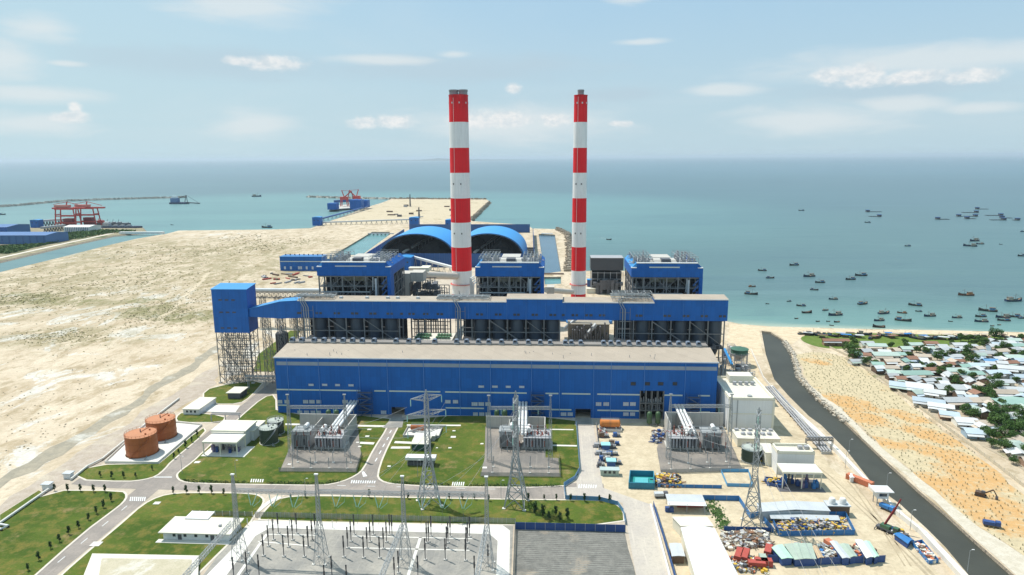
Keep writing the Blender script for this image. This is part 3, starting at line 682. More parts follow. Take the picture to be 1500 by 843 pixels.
for (x0, x1) in ((407,421),(653,690),(690,709),(808,837),(875,936),(1023,1040)):
    a = fx(x0, 600); b = fx(x1, 600); m_ = MB().box(a[0], b[0], FY-.14, FY-.03, 4.5, 5.3); L(m_).build('trim_strip', PALESTRIP, hall)
def window(x0, y0, x1, y1, mat=PANE, mull=1):
    a = fx(x0, y0); b = fx(x1, y1); m_ = MB().box(a[0], b[0], FY-.10, FY-.02, b[1], a[1]); w_ = L(m_).build('window', mat, hall)
    fr = MB(); t_ = .12; X0, X1, Z0, Z1 = a[0], b[0], b[1], a[1]
    fr.box(X0-t_, X1+t_, FY-.2, FY-.1, Z1, Z1+t_); fr.box(X0-t_, X1+t_, FY-.2, FY-.1, Z0-t_, Z0)
    n_ = 3 if mull else 1
    for k in range(n_+1):
        u = X0+(X1-X0)*k/n_; fr.box(u-.06, u+.06, FY-.2, FY-.1, Z0, Z1)
    L(fr).build('frame', STEEL if mat is PANE else DARK, w_)
for (x0, x1, y) in ((452,459.5,564),(472,479.5,564),(491,498,564.3),(510.5,518,564.6),(701,709,566.5),(721,729,566.6),(741,748,566.8),(760.6,768,567)): window(x0, y-1.4, x1, y+1.4, PANE, 0)
for (x0, x1) in ((924,931),(945,951.7),(964,971.5),(985.6,991.7)): window(x0, 560.2, x1, 564.6, DGLASS, 0)
for (x0, x1) in ((406.6,413.6),(416.8,424),(444,451.7),(453,461),(463.5,470.7),(501.6,510),(652.4,660),(663.6,671)): window(x0, 586.3, x1, 591, PANE)
for (x0, x1) in ((691,699.5),(701,709),(711,719),(873,880.7),(884,892),(913,920.7),(923,931)): window(x0, 589.6, x1, 594.6, PANE)
for (x0, x1) in ((435.5,443),(445.5,453),(455,462),(463.5,470.7),(558,566)): window(x0, 601.8, x1, 606.6, PANE)
for (x0, x1) in ((693,700),(702,709.5),(711,719),(821.5,829.5),(831.5,839),(913,920.7),(923,930),(1034,1040)): window(x0, 604.5, x1, 609.3, PANE)
for x in (422.6,468,527,568,621,673.5,718.7,778.7,819.6,869.5,895,943.7,1003.4):
    a = fx(x, 560)[0]
    m_ = MB().tube([(a,FY-.30,.3 if not any(o_[0]-1 < a < o_[1]+1 for o_ in op) else 16),(a,FY-.30,34.3)], .16, 6); L(m_).build('downpipe', pm('downpipe_blue', (.08,.24,.58), .5), hall)
# opened doors and the framed bay
for k, (a, b, z) in enumerate(op[:2]):
    m_ = MB().box(a, b, FY+9, FY+9.2, 0, z+2); m_.box(a, b, FY+.5, FY+9, z+1.7, z+1.9); L(m_).build('door_recess', DARK if k else GREYSH, hall)
    m_ = MB().box(a-.35, a, FY-.2, FY+.3, 0, z+.3); m_.box(b, b+.35, FY-.2, FY+.3, 0, z+.3); m_.box(a, b, FY-.2, FY+.3, z, z+.3); L(m_).build('door_frame', STEELBLUE, hall)
a, b, z = op[2]
m_ = MB().box(a, b, FY+8, FY+8.2, 0, z); m_.box(a, b, FY+.5, FY+8, z-.5, z-.3); L(m_).build('bay_back', DARK, hall)
fr = MB(); fr.box(a, b, FY-.3, FY+6, 9.3, 9.7); fr.box(a, b, FY-.3, FY+6, 5.0, 5.3)
for k in range(5): u = a+(b-a)*k/4; fr.box(u-.25, u+.25, FY-.5, FY, 0, z); fr.box(u-.2, u+.2, FY+3.5, FY+3.8, 0, z)
fr.beam((a,FY-.2,5.2),((a+b)/2,FY-.2,9.4),.25); fr.beam(((a+b)/2,FY-.2,9.4),(b,FY-.2,5.2),.25)
L(fr).build('bay_frame', STEELB, hall)
m_ = MB()
for k in range(9): m_.tube([(a+1+k*1.4,FY+2.5,9.8),(a+1+k*1.4,FY+2.5,9.8+random.uniform(1.5,3.6))], random.uniform(.3,.7), 8)
for k in range(6): m_.tube([(a+1.5+k*2,FY+2,5.3),(a+1.5+k*2,FY+2,8)], .35, 8)
L(m_).build('bay_pipework', STEEL, hall)
# entrance aprons are ground
for q in ([(560,628),(575,612.5),(592,612.5),(589,627)],[(842,624),(843,612.5),(866,612.5),(867,624)]): struct('door_apron', MB().poly(PG(q), .26), GRAVEL)
# roof ventilators
rvx = [290+q/3.747 for q in (520,572,640,693,745,798,850,903,968,1088,1158,1210,1300,1420,1475)]+[680+q/3.75 for q in (78,135,205,280,352,418,472,555,588,640,765,805,848,905,957,1016,1065,1127,1178,1230,1287)]
v0 = None
for x in rvx:
    X = onY(x, 502, FY+24).x
    if v0 is None:
        m_ = MB(); m_.extr([(-1.6,-1.6),(1.6,-1.6),(1.6,.3),(.9,1.1),(-.9,1.1),(-1.6,.3)], 'y', -1.4, 2.2); v0 = m_.build('roof_ventilator', pm('ventilator_grey', (.15,.19,.25), .7), hall)
        m_ = MB().box(-.9,.9,-1.45,-1.38,-.6,.7); m_.build('louvre', DARK, v0); m_ = MB().box(-1.9,1.9,-1.7,2.4,-2.2,-1.6); m_.build('kerb', GREYSH, v0); v = v0
    else: v = copy_tree(v0, hall)
    v.location = (X-ox.x, 23.5, 39.6); v.scale = (.85, .85, .8)
m_ = MB()
for k in range(26):
    X = random.uniform(HX0+3, HX1-3); m_.cyl(X, FY+random.uniform(2,20), 35.1, 36.4+random.uniform(0,1), .16, n=6)
L(m_).build('roof_vent_pipe', STEEL, hall)
m_ = MB()
for X in range(int(HX0)+2, int(HX1)-1, 4): m_.beam((X,FY+28.4,37.6),(X,FY+28.4,39.3), .1)
m_.beam((HX0+1,FY+28.4,39.3),(HX1-1,FY+28.4,39.3), .1); m_.beam((HX0+1,FY+28.4,38.7),(HX1-1,FY+28.4,38.7), .08); L(m_).build('handrail', STEELL, hall)

# stair towers bolted to the facade
for x0, x1, side in ((527,546.7,'beside the grey open door'),(778,797,'right of the middle bus ducts'),(1004,1023,'near the right end of the hall')):
    a = fx(x0, 600)[0]; b = fx(x1, 600)[0]; t = thing('stair_tower', 'grey blue steel stair tower on the hall front '+side, 'stair tower', ((a+b)/2, FY-2.6, 0), 0, 'stair towers on the turbine hall front')
    w_ = (b-a)/2; m_ = MB(); top = 15.5
    for sx_ in (-w_, w_):
        for sy_ in (-1.7, 1.7): m_.beam((sx_,sy_,0),(sx_,sy_,top+1), .28)
    for z in (3.6,7.2,10.8,14.4):
        for sy_ in (-1.7,1.7): m_.beam((-w_,sy_,z),(w_,sy_,z), .28); m_.beam((-w_,sy_,z+1.1),(w_,sy_,z+1.1), .1)
        for sx_ in (-w_,w_): m_.beam((sx_,-1.7,z),(sx_,1.7,z), .2)
    m_.build('frame', STEELBLUE, t)
    for i, z in enumerate((0,3.6,7.2,10.8)):
        s_ = 1 if i % 2 else -1
        MB().beam((s_*(w_-.8),-.4,z+.1),(-s_*(w_-.8),-.4,z+3.6), 1.5, .22).build('flight', pm('stair_steel', (.16,.20,.27), .6), t)
        MB().box(-w_,w_,-1.6,1.6,z+3.45,z+3.6).build('landing', STEELD, t)

# ---------------------------------------------------------------- bunker gallery above the silos
GY = 422.0
gal = thing('bunker_gallery', 'long raised blue coal bunker gallery on steel columns behind the turbine hall', 'conveyor gallery', (-28, GY, 0)); ox = gal.location
def gx(x, y=460, Y=GY): return onY(x, y, Y).x
x0, x1 = gx(437), gx(1066)
secs = [(x0, gx(742), 60.0), (gx(742), gx(824), 62.0), (gx(824), gx(958), 60.0), (gx(958), x1, 62.3)]
for a, b, z in secs:
    L(MB().box(a+.01, b-.01, GY, GY+12, 48.8, z)).build('wall', BLUE, gal)
    L(MB().extr([(GY-.4,z+.05),(GY-.4,z+.4),(GY+12.4,z+1.1),(GY+12.4,z+.7)], 'x', a-.2, b+.2)).build('roof', BEIGEROOF, gal)
    L(MB().box(a, b, GY-.65, GY-.42, z-.1, z+.5)).build('gutter', WHITETRIM, gal)
for xs_ in (545,570),(645,660),(667,680),(745,760),(766,780),(840,856),(862,880),(940,956),(962,980),(1035,1050),(1056,1070),(1110,1125),(1155,1168),(1176,1190),(1235,1248),(1254,1265),(1310,1324),(1330,1345):
    a, b = 290+xs_[0]/3.747, 290+xs_[1]/3.747; m_ = MB().box(gx(a), gx(b), GY-.1, GY-.02, 51.2, 52.6); L(m_).build('window', DGLASS, gal)
for xs_ in (65,80),(88,103),(168,184),(190,205),(270,285),(290,305),(370,385),(390,405),(468,484),(490,505),(536,552),(590,604),(612,625),(665,680),(688,705),(740,754),(760,775),(942,955),(960,980),(1095,1112),(1118,1135),(1200,1216),(1222,1238),(1300,1316),(1322,1338),(1400,1416),(1422,1438):
    a, b = 680+xs_[0]/3.75, 680+xs_[1]/3.75; m_ = MB().box(gx(a), gx(b), GY-.1, GY-.02, 51.2, 52.6); L(m_).build('window', DGLASS, gal)
for X in [x0+k*12.3 for k in range(1, 22)]:
    L(MB().tube([(X,GY-.12,48.9),(X,GY-.12,59.8)], .08, 4)).build('panel_joint', pm('downpipe_blue', (.08,.24,.58)), gal)
for k in range(7):
    X = x0+28+k*13+random.uniform(-4,4); L(MB().box(X-1,X+1,GY+5,GY+7,60.5,61.9)).build('roof_vent', GREYSH, gal)
colx = [290+q/3.747 for q in (545,632,718,813,912,1010,1105)]+[680+q/3.75 for q in (-30,42,138,236,338,438,525)]+[680+q/3.75 for q in (842,930,1032,1136,1240,1340,1430)]
grp = [colx[:7], colx[7:14], colx[14:]]
for g in grp:
    a, b = gx(g[0], 480), gx(g[-1], 480); m_ = MB()
    for x in g:
        X = gx(x, 480)
        for Y in (GY+.8, GY+11.2): m_.box(X-.35, X+.35, Y-.35, Y+.35, 0, 48.8)
    for z in (40.2, 31.5, 22, 12):
        for Y in (GY+.8, GY+11.2): m_.beam((a,Y,z),(b,Y,z), .5)
    m_.beam((gx(g[2],480),GY+.6,48),(gx(g[4],480),GY+.6,32), .6); m_.beam((gx(g[4],480),GY+.6,48),(gx(g[6],480),GY+.6,32), .35)
    m_.beam((a,GY+.8,12),(gx(g[2],480),GY+.8,31), .4)
    L(m_).build('steel_frame', STEELB, gal)
for g in grp:
    m_ = MB(); a, b = gx(g[0], 480), gx(g[-1], 480); m_.box(a, b, GY+.5, GY+24, 30.8, 31.2); m_.box(a, b, GY+24, GY+24.4, 0, 48.5)
    m_.box(a, b, GY+1.2, GY+11, 48.3, 48.7)
    L(m_).build('operating_floor', DARK, gal)
for g in grp:
    m_ = MB(); a, b = gx(g[0], 480), gx(g[-1], 480); m_.beam((a,GY-.8,32.4),(b,GY-.8,32.4), .12); m_.box(a,b,GY-1,GY+.4,30.9,31.15)
    for k in range(46):
        X = random.uniform(a, b); r_ = random.random()
        if r_ < .5: m_.cyl(X, GY-.2+random.random(), 31.2, 32.2+random.random()*2, random.uniform(.25,.7), n=8)
        else: m_.box(X-.8, X+.8, GY-.8, GY+.3, 31.2, 32+random.random()*1.5)
    L(m_).build('mill_machinery', STEELD, gal)
sil = [470,499.5,523.5,549,574, 704.5,731,758,784.6,809.5, 940,968,996,1023,1047]
s0 = None
for k, x in enumerate(sil):
    X = gx(x, 480, GY+6)
    lab = 'dark coal silo under the gallery, %s of the %s five' % (ordw(k % 5+1), ('left','middle','right')[k//5])
    if s0 is None:
        s0 = thing('coal_silo', lab, 'silo', (X, GY+6, 0), 0, 'coal silos under the bunker gallery')
        MB().lathe(0,0,[(4.2,33.4),(4.25,33.6),(4.25,48.1),(4.2,48.2)], 28).build('shell', SILO, s0, True)
        MB().lathe(0,0,[(.9,24),(4.15,33.35)], 28).build('hopper', SILO, s0, True)
        MB().lathe(0,0,[(4.4,39.6),(4.4,40.1)], 28).build('stiffener_ring', STEELD, s0, True); s = s0
    else: s = copy_tree(s0); s.location = (X, GY+6, 0); s['label'] = lab
# pipes that climb over the gallery, roof frames
def pipes_over(x, n, label, up):
    X = gx(x, 455); t = thing('pipe_riser', label, 'pipes', (X, GY-1.2, 30), 0, 'pipe risers crossing the gallery')
    for k in range(n): MB().tube([(k*1.5,-0.2,1),(k*1.5,-.2,26),(k*1.5-3,0.5,31.5),(k*1.5-up,5,32.2),(k*1.5-up,16,32.2)], .32, 8).build('pipe', STEELL, t, True)
    m_ = MB(); m_.box(-2,n*1.5+2,-.5,.5,18.2,18.5)
    for k in (-1.6, n*1.5+1.6): m_.beam((k,0,1),(k,0,27), .25)
    for z in (4,9,14,24): m_.beam((-1.6,0,z),(n*1.5+1.6,0,z), .18)
    m_.build('pipe_support', STEELB, t)
pipes_over(446, 3, 'three grey pipes bending over the left end of the blue gallery', 5)
pipes_over(671, 2, 'pair of grey pipes rising over the blue gallery beside the left chimney', 0)
pipes_over(912, 2, 'pair of grey pipes rising over the blue gallery near the right boiler', 0)
def roof_frame(xa, xb, z, zt, label, rows=5):
    a, b = gx(xa, 440), gx(xb, 440); t = thing('roof_pipe_rack', label, 'pipe rack', ((a+b)/2, GY+7, z)); hw = (b-a)/2
    m_ = MB()
    for k in range(rows+1):
        X = -hw+2*hw*k/rows
        for Y in (-5, 4.5): m_.beam((X,Y,0),(X,Y,zt), .22)
        m_.beam((X,-5,zt),(X,4.5,zt), .25)
    for Y in (-5,0,4.5): m_.beam((-hw,Y,zt),(hw,Y,zt), .25)
    m_.build('frame', STEELL, t)
    for k in range(5): Y = -4.5+2.1*k; zz = zt*random.uniform(.3,1.05); MB().tube([(-hw-1,Y,zz),(hw*random.uniform(.6,1),Y,zz),(hw,Y,zz*.6)], random.uniform(.22,.5), 8).build('pipe', STEELL, t, True)
    m_ = MB()
    for k in range(18): m_.tube([(random.uniform(-hw,hw),random.uniform(-4,4),.2),(random.uniform(-hw,hw),random.uniform(-4,4),zt)], .13, 6)
    m_.build('small_pipework', STEEL, t)
roof_frame(432, 486, 60.8, 2.2, 'low pipe rack on the left end of the gallery roof', 6)
roof_frame(640, 716, 60.8, 1.8, 'low pipe rack on the gallery roof in front of the left chimney', 7)
roof_frame(898, 956, 60.8, 5.0, 'tall open steel pipe rack on the gallery roof before the right boiler', 6)

# ---------------------------------------------------------------- transfer tower, inclined gallery
tw = thing('transfer_tower', 'tall blue coal transfer house standing on a lattice of grey steel legs', 'tower', (-214.2, 438.5, 0)); ox = tw.location
L(MB().extr([(432,35.6),(446,35.6),(446,66.4),(432,65.0)], 'x', -226.6, -202.6)).build('body', BLUE, tw)
L(MB().extr([(431.6,65.1),(431.6,65.4),(446.4,66.9),(446.4,66.5)], 'x', -227, -202.2)).build('roof', BLUE2, tw)
for z in (57.6, 49.2, 38.4):
    for X in (-221,-216.6,-212.1): L(MB().box(X-1.2,X+1.2,431.92,431.98,z,z+.9)).build('window', DGLASS, tw)
m_ = MB()
xs_ = [-226,-221.6,-217.3,-213,-208.6,-203.2]
for X in xs_:
    for Y in (432.6,439,445.4): m_.box(X-.22,X+.22,Y-.22,Y+.22,0,35.6)
for z in range(6, 36, 6):
    for Y in (432.6,439,445.4): m_.beam((xs_[0],Y,z),(xs_[-1],Y,z), .42)
    for X in xs_: m_.beam((X,432.6,z),(X,445.4,z), .2)
for z in range(0, 35, 6):
    for i in range(5):
        for Y in (432.6,445.4):
            if (i+z//6) % 2: m_.beam((xs_[i],Y,z),(xs_[i+1],Y,z+6), .22); 
            else: m_.beam((xs_[i+1],Y,z),(xs_[i],Y,z+6), .22)
    for X in xs_[::1]:
        if z//6 % 2: m_.beam((X,432.6,z),(X,439,z+6), .2); m_.beam((X,445.4,z),(X,439,z+6), .2)
        else: m_.beam((X,439,z),(X,432.6,z+6), .2); m_.beam((X,439,z),(X,445.4,z+6), .2)
L(m_).build('steel_legs', STEELB, tw)
m_ = MB()
for k in range(10): z = k*3.5; s_ = k % 2; m_.beam((-224.5+s_*3,441,z),(-221.5-s_*3,441,z+3.5), .9, .15)
L(m_).build('stair', STEEL, tw)
for i, (X, Y) in enumerate([(xs_[0],432.6),(xs_[2],432.6),(xs_[5],432.6)]): L(MB().box(X-1,X+1,Y-1,Y+1,.1,.8)).build('footing', CONC, tw)

ig = thing('inclined_gallery', 'short blue inclined conveyor gallery joining the tall tower to the long gallery', 'conveyor gallery', (-185, 435, 0)); ox = ig.location
A = (-202.4, 431.5, 435.0); Bx = -163.9
m_ = MB(); za0, za1, zb0, zb1 = 46.2, 52.6, 48.0, 59.4
def skew(p, q, y0a, y1a, y0b, y1b, z0a, z1a, z0b, z1b):
    return MB().add([(p,y0a,z0a),(p,y1a,z0a),(p,y1a,z1a),(p,y0a,z1a),(q,y0b,z0b),(q,y1b,z0b),(q,y1b,z1b),(q,y0b,z1b)],
                    [(0,3,2,1),(4,5,6,7),(0,1,5,4),(1,2,6,5),(2,3,7,6),(3,0,4,7)])
L(skew(-202.5,-177,433,443,424,434.5,46.4,51.6,47.6,58.8)).build('wall', BLUE, ig)
L(skew(-177,-163.9,424,434.5,422,434,47.6,58.8,48.6,60.0)).build('wall', BLUE, ig)
L(skew(-202.5,-177,432.7,443.3,423.7,434.8,51.7,51.9,58.9,59.1)).build('roof', BLUE2, ig)
L(skew(-177,-164.2,423.7,434.8,421.7,434.3,58.9,59.1,60.1,60.3)).build('roof', BLUE2, ig)
m_ = MB()
for X, Y in ((-192,434),(-180,430),(-168,428)):
    m_.lattice((X,Y+1,0),(X,Y+1,47.2), 5, 4.0, 7, .30)
L(m_).build('trestle', STEELB, ig)

# far grey conveyor behind the tower
ox = thing('conveyor_trestle', 'low grey conveyor tube on a brown trestle running behind the tall blue tower', 'conveyor', (-180, 500, 0)); cv = ox; ox = cv.location
a = G(362,425,34); b = G(470,425.5,34)
m_ = MB().tube([a,b], 1.8, 12); L(m_).build('tube', GREYSH, cv, True)
m_ = MB()
m_.lattice(a-Vector((0,0,4.5)), b-Vector((0,0,4.5)), 5, 5, 16, .35)
for k in range(6): p = a.lerp(b, k/5); m_.lattice((p.x,p.y,0),(p.x,p.y,28), 5, 4, 5, .35)
L(m_).build('trestle', STEELB, cv)
# fly ash silo left of hall
P_ = Vector((-186.5,446,0)); t = thing('ash_silo', 'black cylindrical ash silo held up by dark steel legs beside the turbine hall', 'silo', P_)
MB().lathe(0,0,[(4.3,19),(4.35,19.2),(4.35,31.5),(3.6,32.6),(0.3,34)],24).build('shell', pm('silo_black',(.02,.022,.026),.5,.3,.2), t, True)
MB().lathe(0,0,[(.8,13),(4.2,19)],24).build('hopper', STEELD, t, True)
MB().lattice((0,0,0),(0,0,19),8,8,4,.5).build('legs', STEELD, t)
MB().tube([(3,-1,20),(10,-3,21),(14,-6,14),(20,-8,12)],.5,8).build('pipe', STEEL, t, True)
MB().cyl(0,0,34,37,.6,n=10).build('vent', STEEL, t)
# pipe bridge from the tower foot to the hall
t = thing('pipe_bridge', 'low pipe bridge between the foot of the tall tower and the hall', 'pipe bridge', (-184,421,0))
a, b = -19, 18.5
m_ = MB(); m_.lattice((a,0,8.2),(b,0,8.2),2.4,2.4,12,.25)
for k in range(4): X = a+2+k*(b-a-4)/3; m_.beam((X,-1,0),(X,-1,8),.35); m_.beam((X,1,0),(X,1,8),.35)
m_.build('frame', STEELL, t); m_ = MB().tube([(a,.3,8.6),(b,.3,8.6)],.4,8); m_.build('pipe', STEELL, t, True)

# ---------------------------------------------------------------- boilers
def boiler(xa, xb, Y0, label, stair_side, letters):
    a = onY(xa, 396, Y0).x; b = onY(xb, 396, Y0).x; cx = (a+b)/2; hw = (b-a)/2; D = 46
    t = thing('boiler_house', label, 'boiler house', (cx, Y0, 0), 0, 'boiler houses behind the bunker gallery')
    z0, z1 = 71.6, 77.6
    # blue crown with sloping ends
    m_ = MB()
    m_.box(-hw, hw, 0, .5, z0, z1); m_.box(-hw, -hw+.5, .5, D, z0, z1); m_.box(hw-.5, hw, .5, D, z0, z1); m_.box(-hw, hw, D, D+.5, z0, z1)
    m_.build('crown_wall', BLUE, t)
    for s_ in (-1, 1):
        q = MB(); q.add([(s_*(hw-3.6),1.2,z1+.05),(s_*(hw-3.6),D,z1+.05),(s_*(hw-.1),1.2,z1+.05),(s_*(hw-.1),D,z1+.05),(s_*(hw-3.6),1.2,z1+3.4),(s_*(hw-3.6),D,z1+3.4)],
              [(0,2,4),(1,5,3),(2,3,5,4),(0,4,5,1),(0,1,3,2)]); q.build('side_hood', BLUE2 if s_ < 0 else BLUE, t)  # left hood painted in the sunlit blue, right one in the plain cladding blue
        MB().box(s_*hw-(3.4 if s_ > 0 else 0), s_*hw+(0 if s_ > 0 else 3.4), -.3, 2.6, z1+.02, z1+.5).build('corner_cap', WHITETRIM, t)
    MB().box(-hw+3.6, hw-3.6, 0.3, 1.4, z1, z1+3.1).build('parapet', BLUE, t)
    MB().box(-hw+3.4, hw-3.4, -.1, 1.7, z1+3.1, z1+3.7).build('parapet_cap', WHITETRIM, t)
    MB().box(-hw*.5, hw*.35, .12, .26, z1+.2, z1+1.0).build('sign_band' if letters else 'louvre', PALESTRIP if letters else GREYSH, t)
    MB().box(-hw+.6, hw-.6, .8, D, z1+.05, z1+.4).build('roof_deck', STEEL, t)
    # roof machinery
    m_ = MB()
    m_.box(-hw*.30, hw*.26, D*.5, D*.85, z1+3.6, z1+3.9)
    m_.build('roof_canopy', CONC, t)
    for sx_, s2 in ((-hw*.2,'l'),(hw*.22,'r')):
        q = MB(); w_ = hw*.16; q.add([(sx_-w_,8,z1+.5),(sx_+w_,8,z1+.5),(sx_+w_,22,z1+.5),(sx_-w_,22,z1+.5),(sx_-w_*.6,12,z1+3.9),(sx_+w_*.6,12,z1+3.9),(sx_+w_*.6,20,z1+3.9),(sx_-w_*.6,20,z1+3.9)],
             [(0,1,5,4),(1,2,6,5),(2,3,7,6),(3,0,4,7),(4,5,6,7)]); q.build('penthouse', CONC, t)
    MB().box(-2.6, 3.4, 7, 14, z1+.4, z1+5).build('lift_house', STEELD, t)
    rnd = random.Random(int(xa))
    for s_ in (-1, 1):
        m_ = MB()
        for k in range(30):
            x_ = s_*rnd.uniform(hw*.40, hw*.90); y_ = rnd.uniform(3, D-4); h_ = rnd.uniform(2, 6.5); r_ = rnd.uniform(.25, .75)
            m_.cyl(x_, y_, z1+.4, z1+.4+h_, r_, n=8)
            if rnd.random() < .5: m_.tube([(x_,y_,z1+h_*.6),(x_+rnd.uniform(-5,5)*.8,y_+rnd.uniform(-3,3),z1+h_*.6+rnd.uniform(-1,1))], .3, 6)
        m_.build('silencer_pipes', STEEL, t)
        m_ = MB()
        for k in range(6):
            x_ = s_*(hw*.38+k*hw*.105)
            for y_ in (5,14,24,36): m_.beam((x_,y_,z1+.4),(x_,y_,z1+6.2), .22)
            m_.beam((x_,5,z1+6.2),(x_,36,z1+6.2), .22)
        for y_ in (5,14,24,36):
            for zz in (3.4, 6.2, 7.2): m_.beam((s_*hw*.38,y_,z1+zz),(s_*hw*.91,y_,z1+zz), .18)
        m_.build('roof_frame', STEELL, t)
    # open steel frame with the furnace inside
    m_ = MB(); nx = 7
    xs = [-hw+1+(2*hw-2)*k/(nx-1) for k in range(nx)]; ys = [.6, 12, 24, 36, D-.6]
    for x_ in xs:
        for y_ in ys: m_.box(x_-.4, x_+.4, y_-.4, y_+.4, 0, z0)
    zs = [8,16,24,32,40,48,56,64,71]
    for z in zs:
        for y_ in ys[:2]+ys[-1:]: m_.beam((xs[0],y_,z),(xs[-1],y_,z), .55)
        for x_ in (xs[0],xs[-1]): m_.beam((x_,ys[0],z),(x_,ys[-1],z), .5)
    for i in range(len(zs)-1):
        z, zn = zs[i], zs[i+1]
        for (k, kk) in ((1,2),(3,2),(3,4),(5,4)) if i % 2 else ((2,1),(2,3),(4,3),(4,5)): m_.beam((xs[k],.5,z),(xs[kk],.5,zn), .35)
        for x_ in (xs[0], xs[-1]):
            for j in range(4): m_.beam((x_,ys[j+(i%2)*0],z),(x_,ys[j+1],zn), .3)
    m_.build('steel_frame', STEELB, t)
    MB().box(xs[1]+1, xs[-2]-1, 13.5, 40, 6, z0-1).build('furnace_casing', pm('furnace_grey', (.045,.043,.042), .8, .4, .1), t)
    m_ = MB()
    for z in zs[1:]: m_.box(xs[0], xs[-1], 1, 12.5, z-.12, z+.1); m_.box(xs[0], xs[1]+1, 12, D, z-.12, z+.1); m_.box(xs[-2]-1, xs[-1], 12, D, z-.12, z+.1)
    m_.build('walkway', pm('grating', (.06,.06,.06), .9, .3, .5), t)
    m_ = MB()
    for z in zs[1:]:
        m_.beam((xs[0],.1,z+1.1),(xs[-1],.1,z+1.1), .1); m_.beam((xs[0],.1,z+.6),(xs[-1],.1,z+.6), .07)
    m_.build('handrail', STEELL, t)
    MB().box(-hw*.42, hw*.28, 9, 11.5, 66.5, 70.8).build('drum_casing', pm('drum_cream', (.36,.34,.24), .7, .2, .2), t)
    MB().box(xs[0]+.6, xs[-1]-.6, 13.0, D-2, .5, z0-.6).build('dark_infill', DARK, t)  # near-black box, the shade inside the open frame put into its colour
    m_ = MB()
    for k in range(80):
        x_ = rnd.uniform(xs[0]+1, xs[-1]-1); y_ = rnd.uniform(2, 11); za = rnd.choice(zs[3:]); m_.tube([(x_,y_,za),(x_,y_,za+rnd.uniform(5,14))], rnd.uniform(.12,.45), 6)
    m_.build('vertical_pipes', pm('lagging', (.36,.35,.33), .5, .3, .3), t, True)
    m_ = MB()
    for k in range(90):
        x_ = rnd.uniform(xs[0]+1, xs[-1]-3); y_ = rnd.uniform(1.5, 10); z = rnd.choice(zs[3:]); m_.box(x_, x_+rnd.uniform(1,4), y_, y_+1.5, z, z+rnd.uniform(.8,3.5))
    m_.build('platform_machinery', STEELD, t)
    MB().tube([(xs[0]+2,-1.5,60.7),(xs[-3]+3,-1.5,60.7),(xs[-3]+5,-1.5,62),(xs[-3]+5.4,-1.5,71)], .5, 8).build('steam_pipe', STEELL, t, True)
    MB().tube([(xs[-2]-1,-1.2,58),(xs[-2]-1,-1.2,70)], .8, 10).build('downcomer', GREYSH, t, True)
    if stair_side:
        s_ = stair_side; xa_ = hw-.1 if s_ > 0 else -hw-2.5+.1
        MB().box(hw-5.6, hw-.3, -.6, -.15, 0, 5).build('stair_base', CONC, t)
        MB().box(hw-2.4, hw-.05, -.55, 9, 0, z0-.1).build('stair_cladding', BLUE, t)
        m_ = MB()
        for k in range(14): z = 14+k*4; m_.box(hw-6.4, hw-2.6, -.9, -.4, z, z+.2); m_.beam((hw-6.2,-.7,z+.2),(hw-2.8,-.7,z+4), .35, .8)
        m_.build('stair_flight', STEELBLUE, t)
    return t
b1 = boiler(464, 572, 450, 'left boiler house, blue crown over open dark steelwork, right of the tall blue tower', 1, 0)
b2 = boiler(696, 797, 450, 'middle boiler house with blue crown and open steelwork, between the two chimneys', 1, 0)
b3 = boiler(925, 1030, 450, 'right boiler house with blue crown standing against the open sea', 1, 1)

